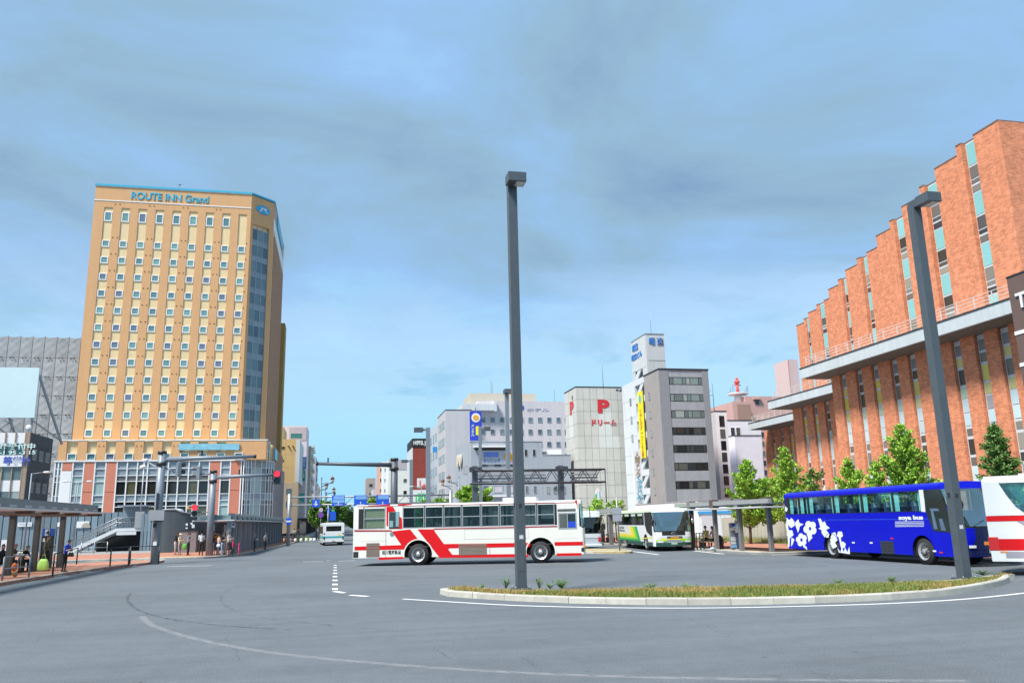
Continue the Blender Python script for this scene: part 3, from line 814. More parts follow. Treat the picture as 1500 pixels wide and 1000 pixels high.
# glazed corner
q0, q1 = Vector((-15.0, PY + .0, 0)), Vector((PS, 144.6, 0)); qd = (q1 - q0).normalized(); qn = Vector((qd.y, -qd.x, 0)); ql = (q1 - q0).length
qrot = math.atan2(qd.y, qd.x)
cor = [0, .07, .14, .24, .36, .58, .74, .83, .92, 1.0]
cmat = [gdk, spandrel, glass_blue, gpl, gpl, glass_blue, gdk, glass_blue, gdk]
for i in range(9):
    ta, tb = cor[i]*ql, cor[i+1]*ql; p = q0 + qd * ((ta+tb)/2) - qn * .1
    for k in range(7):
        mt = spandrel if k in (0, 4) else cmat[i]
        panel(pod, 'glass_pane', p.x, p.y, zl[k+1] + .05, tb - ta - .1, zl[k] - zl[k+1] - .1, mt, qrot, .08)
    if 2 < i < 7:
        for k in range(2): panel(pod, 'glass_pane', p.x, p.y, 12.8 + 1.7*k, tb - ta - .1, 1.6, spandrel if k else glass_blue, qrot, .08)
b = MB()
for i, t in enumerate(cor):
    p = q0 + qd * (t*ql); b.prism([p - qd*.05 - qn*.14, p + qd*.05 - qn*.14, p + qd*.05 + qn*.06, p - qd*.05 + qn*.06], (0, 0, 16.1 if 3 <= i <= 7 else 12.8))
for z in zl[1:-1] + [12.75, 14.4, 16.05]:
    b.prism([q0 - qn*.12 + Vector((0,0,z)), q1 - qn*.12 + Vector((0,0,z)), q1 + qn*.03 + Vector((0,0,z)), q0 + qn*.03 + Vector((0,0,z))] if z < 12.8 else
            [q0 + qd*ql*.24 - qn*.12 + Vector((0,0,z)), q0 + qd*ql*.83 - qn*.12 + Vector((0,0,z)), q0 + qd*ql*.83 + qn*.03 + Vector((0,0,z)), q0 + qd*ql*.24 + qn*.03 + Vector((0,0,z))], (0, 0, .09))
b.each('mullion', white, pod)
ribm = pm('ribbed_grey_cladding', (0.36, 0.31, 0.30), 0.6, var=0.05)
b = MB(); b.box(PS - .29, PS, 145.1, 173, 0, 12.7)
for i in range(34): b.box(PS, PS + .09, 145.3 + i*.82, 145.6 + i*.82, 0, 12.68)
b.build('ribbed_side_wall', ribm, pod)
b = MB()
for i in range(15): b.box(PS - .4, PS - .25, 145.2 + i*1.8, 146.1 + i*1.8, 12.75, 15.65)
b.each('attic_fin', brownfin, pod)
b = MB(); b.box(PS - .3, PS - .05, 147.2, 152.5, 13.4, 15.3); b.build('side_sign', cyan_sign, pod)

# ---------------------------------------------------------------- building wrapped in scaffold sheets
scf = thing('sheeted_building', 'building wrapped in grey scaffold sheeting beside the orange tower', 'building', (-66, 180, 0))
b = MB(); b.box(-84, -50.5, 180.6, 200, 0, 41.2); b.build('hidden_wall', pm('scaffold_void', (0.10, 0.105, 0.115), 0.9), scf)
sheet = pm('scaffold_sheet', (0.30, 0.32, 0.35), 0.75, var=0.10, scale=0.8, rnd=0.10)
def sheet_mesh(seed, w, h, sag):
    r = random.Random(seed); NX, NZ = 10, 14; b = MB(); v = []
    ph = [r.uniform(0, 6) for _ in range(6)]
    for j in range(NZ + 1):
        for i in range(NX + 1):
            u, t = i/NX, j/NZ
            edge = min(u, 1-u, 1.0) * 2
            y = .32*(-.10)*edge*(math.sin(9*t + 4*u + ph[0]) + .8*math.sin(15*t - 7*u + ph[1])) - .03*edge*math.sin(24*(t*.7 + u*.5) + ph[2]) - .05*math.sin(PI*u)
            z = t*h - (sag * math.sin(PI*u) * t**3)
            v.append((u*w - w/2 + .02*math.sin(5*t + ph[3]), y, z))
    b.add(v, [(j*(NX+1)+i, j*(NX+1)+i+1, (j+1)*(NX+1)+i+1, (j+1)*(NX+1)+i) for j in range(NZ) for i in range(NX)], 0, True)
    return b.mesh('scaffold_sheet', sheet)
SW = 2.28
sm_ = [sheet_mesh(i, SW - .06, 3.86, 0.0) for i in range(5)]; st_ = [sheet_mesh(9 + i, SW - .06, 4.4, .25) for i in range(3)]
SX0 = -68.9 - SW*2
for i in range(9):
    for k in range(10):
        o = piece('scaffold_sheet', sm_[(i*3 + k*2) % 5], scf, (SX0 + SW*(i + .5), 180.3, 37.0 - 3.92*(k+1) + 3.9*0 ))
    piece('scaffold_sheet', st_[i % 3], scf, (SX0 + SW*(i + .5), 180.3, 37.0))
b = MB()
for i in range(10): b.cyl((SX0 + SW*i, 180.25, 0), (SX0 + SW*i, 180.25, 41.7), .035, n=5)
b.each('scaffold_pole', pm('scaffold_pole_grey', (0.16, 0.17, 0.19), 0.5), scf)
b = MB()
for i in range(9):
    for k in range(9):
        for dx in (-.3, .3): b.box(SX0 + SW*(i+.5) + dx - .14, SX0 + SW*(i+.5) + dx + .14, 180.05, 180.12, 36.75 - 3.92*k, 36.98 - 3.92*k)
b.build('sheet_tie_openings', black, scf, kind='stuff')

# ---------------------------------------------------------------- dark grey office with the notice in its windows
gdark = pm('dark_grey_wall', (0.055, 0.062, 0.072), 0.8, var=0.12, scale=1.2, streak=0.2)
off = thing('dark_office', 'dark grey office with white panelled front and blue notice banner', 'building', (-43, 100, 0))
OX = -33.62
b = MB(); b.box(-52, OX, 100.1, 107.6, 0, 12.94); b.build('wall', gdark, off)
cw_ = 1.01
lv = [(11.72, 12.9, 'p'), (10.42, 11.68, 'n'), (9.18, 10.38, 'b'), (7.72, 9.14, 'g'), (6.45, 7.68, 'p'), (5.2, 6.41, 'g'), (3.9, 5.16, 'p'), (2.5, 3.86, 'g'), (0.2, 2.46, 'g')]
gnotice = pm('notice_window_glass', (0.06, 0.16, 0.17), 0.15, var=0.05)
gcurt = pm('curtained_glass', (0.25, 0.33, 0.33), 0.12, var=0.0, spec=0.6, rcol=[(0.20,0.28,0.28),(0.12,0.17,0.18),(0.30,0.36,0.35),(0.16,0.22,0.22)])
for z0, z1, t in lv:
    if t == 'b': continue
    for i in range(16):
        xc = OX - .45 - cw_*(i + .5)
        if t == 'p': panel(off, 'white_panel', xc, 100.1, z0, cw_ - .1, z1 - z0, white, 0, .08)
        elif t == 'n': panel(off, 'notice_pane', xc, 100.1, z0, cw_ - .1, z1 - z0, gnotice, 0, .06)
        else: panel(off, 'curtained_pane', xc, 100.1, z0, cw_ - .1, z1 - z0, gcurt, 0, .06)
b = MB()
for i in range(17): b.box(OX - .45 - cw_*i - .05, OX - .45 - cw_*i + .05, 99.9, 100.1, 0.2, 12.94)
b.box(OX - .4, OX, 99.92, 100.1, 0, 12.94)
b.each('mullion', pm('tan_mullion', (0.32, 0.24, 0.18), 0.6), off)
b = MB(); b.box(-50, OX - .5, 99.82, 99.98, 9.15, 10.4); b.build('banner', white, off)
navy = pm('navy_print', (0.05, 0.09, 0.42), 0.5, var=0.0)
palepr = pm('pale_print', (0.62, 0.78, 0.78), 0.5, var=0.0)
text('lettering', '時受付中', (pY(1.5, 655, 99.9).x - .2, 99.84, 11.10), 0, .52, palepr, off, .01, .03, width=3.65)
text('lettering', '-1 95 -3 15', (pY(0, 660, 99.9).x, 99.84, 10.5), 0, .42, palepr, off, .01, .03, width=3.6)
text('lettering', '等学校', (pY(5, 674, 99.9).x, 99.81, 9.4), 0, .72, navy, off, .01, .04, width=2.8)
b = MB(); b.box(pY(14, 730, 99.9).x, pY(35, 730, 99.9).x, 99.75, 99.95, 4.45, 5.15); b.build('name_board', white, off)
text('lettering', 'AUTO SMS', (pY(15.5, 732, 99.7).x, 99.73, 4.6), 0, .4, navy, off, .01, .02, width=1.6)
for zc_, n_ in ((10.6, 3), (7.0, 3), (3.7, 3)):
    for j in range(n_):
        for d in (-.45, .0, .45):
            window(off, OX, 101.6 + 2.15*j + d + .2, zc_ - .6, .3, 1.15, RR, silver, glass_dark, .05, .06)
        b = MB(); b.bar((OX, 101.3 + 2.15*j, zc_ + 1.0), (OX + .35, 101.3 + 2.15*j, zc_ + .75), .28, .05); b.build('vent_hood', gdark, off)
# billboard on its roof
bb = thing('roof_billboard', 'blank pale blue roof billboard on steel struts above the dark office', 'billboard', (-40, 107, 12.94))
b = MB(); b.box(-50, -35.75, 107.0, 107.25, 15.45, 21.55); b.build('board', pm('blank_pale_board', (0.58, 0.74, 0.78), 0.5, var=0.03), bb)
b = MB()
for x in (-36.1, -41, -46): 
    b.bar((x, 107.4, 12.9), (x, 107.4, 21.4), .2); b.bar((x, 107.4, 15.2), (x + 2.6, 110.5, 12.9), .14); b.bar((x + 2.6, 110.5, 12.6), (x + .2, 107.5, 20.8), .22)
    b.bar((x, 107.4, 13.0), (x - 3, 107.4, 15.2), .09); b.bar((x - 5, 107.4, 13.0), (x - 2, 107.4, 15.2), .09)
b.each('strut', steel, bb)
d = thing('satellite_dish', 'small white satellite dish on the dark office roof edge', 'satellite dish', (pY(42, 627, 101).x, 101, 12.94))
p = pY(42, 626, 101)
b = MB(); b.ell(p, .32, .12, .32, 10, 5); b.build('dish', white, d)
b = MB(); b.cyl((p.x, 101.1, 12.9), (p.x, 101.1, p.z), .04, n=6); b.build('mast', steel, d)

# ---------------------------------------------------------------- brick library building on the right
brick = brick_mat('orange_brick', (0.70, 0.25, 0.125), (0.50, 0.165, 0.08), (0.60, 0.30, 0.19), 0.34, 0.10, 0.012, 0.30)
concrete_pale = pm('pale_concrete_fascia', (0.50, 0.55, 0.57), 0.8, var=0.07, scale=0.7, streak=0.12)
soffitm = pm('soffit_shade_concrete', (0.16, 0.14, 0.125), 0.9, var=0.1)  # undersides far darker than the fascia: their shade is put into the colour
cyan_panel = pm('cyan_spandrel', (0.24, 0.52, 0.52), 0.25, var=0.03, rnd=0.06)
gbrick = pm('slit_glass', (0.1, 0.1, 0.09), 0.07, var=0.0, spec=0.6, rcol=[(0.05,0.045,0.04),(0.16,0.14,0.12),(0.22,0.20,0.17),(0.09,0.08,0.07),(0.30,0.28,0.23)])
gblind = pm('slit_glass_yellow', (0.5, 0.42, 0.08), 0.2, var=0.0, spec=0.5, rcol=[(0.66,0.55,0.08),(0.16,0.13,0.10),(0.60,0.52,0.16),(0.06,0.05,0.04),(0.62,0.50,0.12)])
glight = pm('slit_glass_pale', (0.3, 0.4, 0.42), 0.15, var=0.0, spec=0.6, rcol=[(0.50,0.66,0.70),(0.44,0.58,0.62),(0.52,0.68,0.70),(0.30,0.30,0.32),(0.46,0.62,0.68)])
glime = pm('slit_panel_lime', (0.4, 0.5, 0.25), 0.3, var=0.0, rcol=[(0.40,0.52,0.28),(0.52,0.50,0.26),(0.36,0.52,0.40),(0.50,0.48,0.20),(0.36,0.50,0.46)])
slitf = pm('slit_frame_pale', (0.56, 0.60, 0.62), 0.45, var=0.03)
ggrey = pm('slit_panel_grey', (0.2, 0.21, 0.22), 0.4, var=0.0, rnd=0.2)
br = thing('brick_building', 'big orange brick building with sawtooth upper floors and pale cornices', 'building', (45, 60, 0))
seg = [('p',60.5,96.83,93.18),('n',59.4,93.18,92.74),('w',59.6,92.74,90.12),('p',58.15,90.12,86.44),('n',57.0,86.44,85.84),('w',57.15,85.84,84.35),('p',56.7,84.35,79.86),('p',54.4,79.86,76.25),('n',53.25,76.25,75.67),('w',53.6,75.67,72.9),('p',51.9,72.9,69.2),('n',50.7,69.2,68.6),('w',51.1,68.6,67.23),('p',50.45,67.23,62.75),('p',48.3,62.75,59.11),('n',47.0,59.11,58.6),('w',47.35,58.6,55.89),('p',45.8,55.89,52.0),('n',44.45,52.0,51.55),('w',44.85,51.55,48.69),('p',43.15,48.69,45.1),('n',41.95,45.1,44.6),('w',42.3,44.6,43.37),('p',41.88,43.37,41.2)]
ZT, ZF = 27.0, 14.02
foot = []
for t, X, ya, yb in seg: foot += [(X, ya), (X, yb)]
poly = [(x, y, ZF - .6) for x, y in foot] + [(75, 41.2, ZF - .6), (75, 96.83, ZF - .6)]
b = MB(); b.prism(poly, (0, 0, ZT - ZF + .6)); b.build('upper_brick_wall', brick, br)
b = MB(); b.prism([(x - .03, y, ZT + .003) for x, y in foot] + [(75, 41.17, ZT + .003), (75, 96.83, ZT + .003)], (0, 0, .09)); b.build('parapet_cap', pm('cap_metal', (0.20, 0.13, 0.11), 0.5), br)
for t, X, ya, yb in seg:
    if t != 'w': continue
    w = min(1.05, ya - yb - .08); yc = ya - w/2 - .06; z = ZT - .15
    sl = MB(); sl.box(X - .04, X - .005, yc - w/2, yc + w/2, ZF + .1, ZT - .05); sl_o = sl.build('slit_surround', slitf, br)
    k = 0
    while z > ZF + .3:
        for nm, h, m_, gap in (('cyan_panel', 1.55, cyan_panel, .14), ('glass_pane', .86, gbrick, .10), ('glass_pane', .26, gbrick, .16), ('glass_pane', .46, gbrick, .10)):
            z -= h
            if z < ZF + .2: break
            o = panel(br, nm, X, yc, z, w - .10, h, m_, RL, .06)
            z -= gap
for (XF, XW, yn, yf, wn, wf) in ((38.0, 40.0, 33.0, 60.95, 33.0, 59.67), (45.4, 47.9, 56, 79.6, 58, 79.0), (53.6, 56.5, 76, 99.5, 77, 100.7)):
    b = MB(); b.box(XF, 75 if XF < 40 else 74, yn if XF > 40 else 33.0, yf, 13.2, ZF - .003); b.build('cornice_slab', concrete_pale, br)
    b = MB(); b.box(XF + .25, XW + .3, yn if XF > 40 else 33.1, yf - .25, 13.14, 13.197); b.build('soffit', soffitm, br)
    b = MB(); b.box(XF - .05, XF + .3, yn if XF > 40 else 33.0, yf + .04, ZF, ZF + .07); b.build('cornice_cap', dark, br)
    # railing along the edge
    r_ = MB(); y = yf - .5
    yend = yn
    while y > yend:
        r_.bar((XF + .35, y, ZF), (XF + .35, y, ZF + .95), .05); y -= 1.45
    for zz in (.3, .52, .74, .96): r_.bar((XF + .35, yend, ZF + zz), (XF + .35, yf - .5, ZF + zz), .035)
    for zz in (.3, .52, .74, .96): r_.bar((XF + .35, yf - .5, ZF + zz), (XF + 6.5, yf - .5, ZF + zz), .035)
    for i in range(5): r_.bar((XF + .35 + i*1.45, yf - .5, ZF), (XF + .35 + i*1.45, yf - .5, ZF + .95), .045)
    r_.build('terrace_railing', pm('rail_pinkish_white', (0.62, 0.55, 0.52), 0.5), br)
def lower_block(XW, y0, y1, slits, wslit=.92, yend=None):
    """brick piers separated by recessed window slits; y from far (y1) to near (y0)"""
    ed = sorted(slits); cur = y0; piers = []
    for s in ed:
        piers.append((cur, s - wslit/2)); cur = s + wslit/2
    piers.append((cur, y1))
    for a, c in piers:
        b = MB(); b.box(XW, XW + .6, a, c, 0, 13.14); b.build('brick_pier', brick, br)
    b = MB(); b.box(XW + .30, 73, y0, y1 - .02, 0, 13.1); b.build('slit_backing', brick, br)
    for s in ed:
        X = XW + .25; w = wslit - .06
        zs = [(12.05, 12.78, ggrey), (11.3, 11.93, gblind), (10.12, 11.16, gblind), (9.25, 9.98, glime), (8.3, 9.18, glight), (7.45, 8.24, glight), (6.8, 7.3, gbrick), (5.6, 6.62, gbrick), (4.9, 5.45, gbrick), (3.8, 4.8, glight), (2.9, 3.7, glight), (1.9, 2.8, gbrick), (.8, 1.8, gbrick)]
        b = MB(); b.box(X - .02, X + .04, s - w/2, s + w/2, 0.2, 13.1); b.build('slit_surround', slitf, br)
        for z0, z1, m_ in zs: panel(br, 'glass_pane', X, s, z0 + .03, w - .18, z1 - z0 - .05, m_, RL, .045)
lower_block(40.0, 33.0, 59.67, [58.1, 56.0, 54.0, 51.8, 49.85, 47.6, 45.5, 43.45, 41.5, 39.4, 37.2, 35.0], .84)
lower_block(47.9, 58.0, 79.0, [76.9, 74.8, 72.7, 70.4, 68, 66, 63.6], .82)
lower_block(56.5, 77.0, 100.7, [98.5, 96.3, 94.1, 91.8, 89.6, 87.4, 85], .85)
b = MB(); b.box(60, 74, 80, 96, 0, ZF - .7); b.build('inner_wall', brick, br)

# brown pylon sign at the right edge
pyl = thing('pylon_sign', 'tall brown sign pylon with white bands at the right edge of the view', 'sign', (31.2, 26.5, 0))
b = MB(); b.box(31, 31.5, 22.5, 31.45, 0.1, 12.82); b.build('board', pm('pylon_brown', (0.13, 0.085, 0.07), 0.6, var=0.05), pyl)
b = MB()
for z in (10.05, 8.55, 7.05, 5.5): b.box(30.97, 31.02, 22.5, 31.46, z, z + .17)
b.each('white_band', white, pyl)
b = MB(); b.box(30.98, 31.52, 22.48, 31.47, 12.82, 12.9); b.build('cap', dark, pyl)
text('lettering', 'TS', (30.98, 31.05, 11.25), RL, .72, white, pyl, .06, .03)

# ---------------------------------------------------------------- grey office with ribbon windows, white stair tower
gwall = pm('grey_panel_wall', (0.33, 0.35, 0.385), 0.8, var=0.10, scale=0.9, streak=0.14)
gside = pm('warm_grey_wall', (0.31, 0.285, 0.275), 0.8, var=0.07, scale=0.8, streak=0.10)
pwhite = pm('pale_white_wall', (0.58, 0.62, 0.65), 0.75, var=0.05, scale=0.6, streak=0.10)
twhite = pm('tower_white_wall', (0.52, 0.55, 0.56), 0.75, var=0.05, scale=0.6, streak=0.12)
go = thing('grey_office', 'grey office block with dark ribbon windows and an open stair at its side', 'building', (42, 95, 0))
GX, GY = 39.4, 95.0
b = MB(); b.box(GX, 46.1, GY + .05, 100.1, 0, 20.3); b.build('main_wall', gside, go)
b = MB(); b.box(GX, 40.7, GY - .12, GY + .05, 0, 20.32); b.box(45.25, 46.12, GY - .12, GY + .05, 0, 20.32); b.each('front_pilaster', pm('pilaster_grey', (0.24, 0.255, 0.28), 0.8, var=0.08), go)
zrows = [pY(1000, y, GY).z for y in (563.5, 588, 612, 637, 663, 689, 716)]
prev = 20.3
for k, z in enumerate(zrows):
    b = MB(); b.box(40.7, 45.25, GY - .06, GY + .05, z + .98, prev); b.build('spandrel_wall', gwall, go); prev = z - .02
    x = 40.78
    fr = MB(); fr.box(40.72, 45.23, GY - .02, GY + .04, z, z + .95); f_ = fr.build('window_ribbon', dark, go)
    for j, w in enumerate((.52, 1.22, .52, .52, 1.18, .5)):
        piece('pane', _pc.setdefault(('gp', w), (lambda q: (q.box(-w/2 + .05, w/2 - .05, -.07, .0, .07, .88), q.mesh('pane', gcurt if k % 3 else gcurt))[1])(MB())) if k < 3 else _pc.setdefault(('gq', w), (lambda q: (q.box(-w/2 + .05, w/2 - .05, -.07, .0, .07, .88), q.mesh('pane', glass_dark))[1])(MB())), go, (x + w/2, GY - .02, z)); x += w
b = MB(); b.box(40.7, 45.25, GY - .06, GY + .05, 0, prev); b.build('spandrel_wall', gwall, go)
for k in range(7): window(go, GX, 98.4, 17.0 - 2.42*k, .55, .95, RL, silver, gcurt, .07, .08, 1)
b = MB(); b.box(GX - .05, 46.2, GY - .18, 100.1, 20.32, 20.48); b.build('parapet_cap', dark, go)
# open stair bay: floors and slanting flights
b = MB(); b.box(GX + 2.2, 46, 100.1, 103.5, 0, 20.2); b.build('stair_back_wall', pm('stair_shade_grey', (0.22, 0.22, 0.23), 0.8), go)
b = MB()
for k in range(9): b.box(GX, GX + 2.2, 100.1, 103.5, 2.42*k + .2, 2.42*k + 1.0)
b.each('stair_parapet', pwhite, go)
b = MB()
for k in range(9):
    b.bar((GX + .1, 103.2, 2.42*k + .9), (GX + .1, 100.4, 2.42*k + 2.9), .12, .7)
b.each('stair_flight', pwhite, go)
b = MB(); b.box(GX, 46, 103.5, 108.7, 0, 20.4); b.build('white_side_wall', pwhite, go)
b = MB()
for k in range(8): b.box(GX - .01, GX + .005, 103.52, 108.7, 2.5*k + .4, 2.5*k + .45)
b.build('wall_joints', pm('joint_grey', (0.35, 0.38, 0.40), 0.8), go, kind='stuff')
for k in range(7): window(go, GX, 105.4, 17.2 - 2.5*k, .62, 1.0, RL, pm('frame_bluegrey', (0.28, 0.31, 0.34), 0.5), gcurt, .07, .06)
# tower
b = MB(); b.box(GX - .0, 42.0, 98.6, 104.1, 21.5, 25.75)
b.build('tower_head', twhite, go)
b = MB(); b.box(GX + .02, 42.0, 98.6, 100.3, 20.2, 21.5); b.box(GX + .02, 42.0, 103.2, 104.08, 20.2, 21.5); b.box(41.0, 41.98, 100.3, 103.2, 20.2, 21.5); b.each('tower_leg', twhite, go)
b = MB(); b.box(GX + .3, 42.02, 98.58, 98.6, 22.2, 22.26); b.build('tower_joint', pm('joint_dark', (0.2, 0.21, 0.21), 0.8), go)
b = MB(); b.box(GX - .04, 42.05, 98.55, 104.1, 25.75, 25.85); b.cyl((40.6, 99.5, 25.8), (40.6, 99.5, 29.4), .03, .015, 5); b.build('tower_cap', steel, go)
bl = pm('blue_letters', (0.03, 0.20, 0.60), 0.4, var=0.0)
text('lettering', '昭 進', (pY(952, 505, 98.6).x - .1, 98.56, pY(952, 503.8, 98.6).z), 0, .75, bl, go, .05, .03, width=2.0)
text('lettering', '昭進', (GX - .02, 103.6, pX(931, 509, GX).z - .35), RL, .72, bl, go, .05, .03, width=2.2)
text('lettering', '昭進ビル', (GX - .02, 104.05, pX(931, 522, GX).z - .35), RL, .62, bl, go, .05, .03, width=3.9)
# yellow banner on the stair side
yb = thing('yellow_banner', 'long yellow vertical banner hanging on the open stair side', 'banner', (GX - .2, 101.3, 9))
yel = pm('banner_yellow', (0.80, 0.66, 0.01), 0.6, var=0.03)
b = MB(); b.box(GX - .22, GX - .16, 100.35, 102.25, 9.7, 18.5); b.build('cloth', yel, yb)
text('lettering', list('リアルターフェス場'), (GX - .23, 101.75, 15.55), RL, .60, pm('banner_red', (0.45, 0.12, 0.02), 0.5, var=0.0), yb, .01, .03, vertical=True)
b = MB(); b.prism([(GX - .235, 101.3 + .42*math.cos(a*PI/6), 17.5 + .62*math.sin(a*PI/6)) for a in range(12)], (.02, 0, 0)); b.build('emblem', cyan_sign, yb)
# white vertical sign with light blue characters
ws = thing('white_vertical_sign', 'white vertical sign with brown and light blue characters below the yellow banner', 'sign', (37.2, 93.7, 0))
SY_ = 93.6; q = lambda x, y: pY(x, y, SY_)
b = MB(); b.box(q(929.5, 700).x, q(941, 700).x, SY_, SY_ + .35, 1.0, q(935, 660).z); b.build('board', white, ws)
b = MB(); b.box(q(933, 700).x, q(938, 700).x, SY_ + .1, SY_ + .25, 0, 1.0); b.build('foot', steel, ws)
text('lettering', list('人間ドック'), (q(929.8, 700).x + .12, SY_ - .012, q(935, 669).z), 0, .50, pm('sign_brown', (0.30, 0.24, 0.14), 0.5, var=0.0), ws, .01, .04, vertical=True)
text('lettering', list('ください館'), (q(930.5, 700).x + .12, SY_ - .012, q(937, 703).z), 0, .54, cyan_sign, ws, .01, .05, vertical=True)

# ---------------------------------------------------------------- tower parking with the red P
pk = thing('parking_tower', 'windowless off white parking tower with tiled panels and red letter signs', 'building', (36.5, 110, 0))
tile = pm('parking_panel', (0.52, 0.52, 0.48), 0.6, var=0.05, scale=0.8, streak=0.10, rnd=0.05)
tile_l = pm('parking_panel_pale', (0.58, 0.60, 0.58), 0.6, var=0.03)
PKX0, PKX1, PKY, PKZ = 32.95, 40.2, 110.0, 20.45
b = MB(); b.box(PKX0 + .05, PKX1, PKY + .05, 116.0, 0, PKZ - .02); b.build('core_wall', pm('panel_joint_grey', (0.30, 0.30, 0.28), 0.8), pk)
nx = 7; tw = (PKX1 - PKX0) / nx; th = 1.72
zs = []; z = PKZ
while z > 0.4: zs.append((max(z - th, 0.1), z)); z -= th
for j, (z0, z1) in enumerate(zs):
    for i in range(nx):
        m_ = tile_l if (j in (2, 3) and i in (3, 4)) or (j == 4 and i in (3, 4, 5)) else tile
        panel(pk, 'tile', PKX0 + tw*(i + .5), PKY + .05, z0, tw - .045, z1 - z0 - .045, m_, 0, .05)
    for i in range(3):
        panel(pk, 'tile', PKX0 + .05, PKY + .05 + 1.98*(i + .5), z0, 1.93, z1 - z0 - .045, tile_l if j in (2, 3) and i == 1 else tile, RL, .05)
b = MB(); b.box(PKX0 - .05, PKX1 + .05, PKY - .04, 116, PKZ, PKZ + .12); b.build('parapet_cap', dark, pk)
redp = pm('sign_red', (0.52, 0.02, 0.03), 0.4, var=0.0)
text('lettering', 'P', (pY(876, 603, PKY).x, PKY - .02, pY(876, 603.5, PKY).z), 0, 1.75, redp, pk, .03, .075, width=1.75)
text('lettering', 'P', (PKX0 - .02, pX(835.5, 606, PKX0).y, pX(835.5, 606, PKX0).z - .1), RL, 1.75, redp, pk, .03, .075, width=1.9)
text('lettering', 'ドリーム', (pY(867, 623, PKY).x, PKY - .02, pY(867, 622.5, PKY).z), 0, .72, redp, pk, .03, .05, width=3.7)
text('lettering', 'FUJI', (pY(902.5, 573, PKY).x, PKY - .02, pY(903, 572.5, PKY).z), 0, .25, dark, pk, .01, .04, width=.9)
b = MB(); b.box(PKX0 - .01, PKX0 + .02, 111.6, 112.1, 18.9, 19.5); b.build('side_vent', dark, pk)
b = MB(); b.cyl((37.2, 110.4, 18.6), (37.2, 110.4, 26.3), .06, .02, 6); b.build('lightning_rod', steel, pk)

# ---------------------------------------------------------------- clinic
clw = pm('clinic_blue_grey_wall', (0.33, 0.37, 0.42), 0.75, var=0.05, scale=0.7, streak=0.08)
clinic = thing('clinic_building', 'blue grey clinic building with a canopy and blue katakana sign', 'building', (25, 112, 0))
CXL, CYF = 18.2, 112.0
xm = pY(794, 650, CYF).x; xr = pY(836, 668, CYF).x; xl = pY(690, 650, CYF).x
ztl = pY(760, 646.5, CYF).z; ztr = pY(815, 666, CYF).z
b = MB(); b.prism([(xl, CYF, 0), (xm, CYF, 0), (xm, CYF + 9, 0), (xl - .9, CYF + 9, 0)], (0, 0, ztl)); b.build('main_wall', clw, clinic)
b = MB(); b.box(xm, xr, CYF + .02, CYF + 9, 0, ztr); b.build('wing_wall', clw, clinic)
b = MB(); b.box(xl - .1, xm + .05, CYF - .06, CYF + 9, ztl, ztl + .1); b.box(xm + .06, xr + .05, CYF - .04, CYF + 9, ztr, ztr + .1); b.each('parapet_cap', pm('cap_grey', (0.40, 0.43, 0.46), 0.5), clinic)
q = lambda x, y: pY(x, y, CYF)
b = MB(); b.box(q(693, 653).x, q(742, 653).x, CYF - .9, CYF, q(700, 655.5).z, q(700, 653).z); b.build('canopy', white, clinic)
b = MB(); b.box(q(696, 658).x, q(740, 658).x, CYF - .05, CYF, q(700, 659).z, q(700, 655.8).z); b.build('canopy_strip_window', dark, clinic)
signp = pm('clinic_sign_panel', (0.38, 0.44, 0.52), 0.5, var=0.03)
b = MB(); b.box(q(703, 670).x, q(754, 670).x, CYF - .12, CYF - .01, q(720, 680).z, q(720, 660).z); b.build('sign_panel', signp, clinic)
text('lettering', 'クリニック', (q(708, 677).x, CYF - .14, q(708, 676.8).z), 0, .42, navy, clinic, .01, .03, width=q(732.5, 677).x - q(708, 677).x)
b = MB()
for i in range(4):
    mcol = [(0.10, 0.18, 0.62), (0.14, 0.26, 0.68), (0.20, 0.33, 0.66), (0.11, 0.20, 0.60)][i]
b.box(q(708.5, 669).x, q(730, 669).x, CYF - .15, CYF - .12, q(715, 669.3).z, q(715, 662).z); b.build('blue_emblem', pm('clinic_blue', (0.12, 0.22, 0.64), 0.5, var=0.35, scale=2.2), clinic)
b = MB(); cc = q(745, 669)
b.prism([(cc.x + .68*math.cos(a*PI/10), CYF - .16, cc.z + .62*math.sin(a*PI/10)) for a in range(20)], (0, .05, 0)); b.build('orange_disc', pm('sign_orange', (0.70, 0.36, 0.04), 0.5, var=0.0), clinic)
for (x, y, w, h) in ((770.6, 668, .42, .95), (782.6, 668, .42, .95)): window(clinic, q(x, y).x, CYF, q(x, y).z, w, h, 0, clw, black, .04, .06)
for (x, y, w, h, gm) in ((711.5, 719, .75, .75, gcurt), (772, 722, .42, 1.0, gcurt), (784, 722, .42, 1.0, gcurt), (803, 722, .42, .9, gcurt), (813, 722, .5, .75, gcurt), (826, 722, .42, 1.0, gcurt)):
    window(clinic, q(x, y).x, CYF, q(x, y).z, w, h, 0, silver, gm, .06, .06)
for x in (729.5, 752): window(clinic, q(x, 721).x, CYF, q(x, 721).z, 1.3, 1.05, 0, signp, pm('pinkish_blind', (0.50, 0.46, 0.50), 0.4), .1, .08)
for x in (709, 729, 749): window(clinic, q(x, 683).x, CYF, q(x, 683).z, 1.0, .28, 0, clw, black, .03, .05)
b = MB(); b.box(q(700, 727).x, q(760, 727).x, CYF - .35, CYF, q(720, 727.5).z, q(720, 725.5).z); b.build('ledge', white, clinic)
b = MB(); b.box(q(803, 661).x, q(825, 661).x, CYF + 1, CYF + 3, ztr + .1, ztr + .85); b.build('roof_cabin', white, clinic)
b = MB(); b.box(q(796, 663).x, q(802, 663).x, CYF + 1, CYF + 2, ztr + .1, ztr + .55); b.build('roof_machine', steel, clinic)
text('lettering', 'グル', (q(810, 718).x, CYF - .1, q(810, 718).z), 0, .5, dark, clinic, .02, .03)
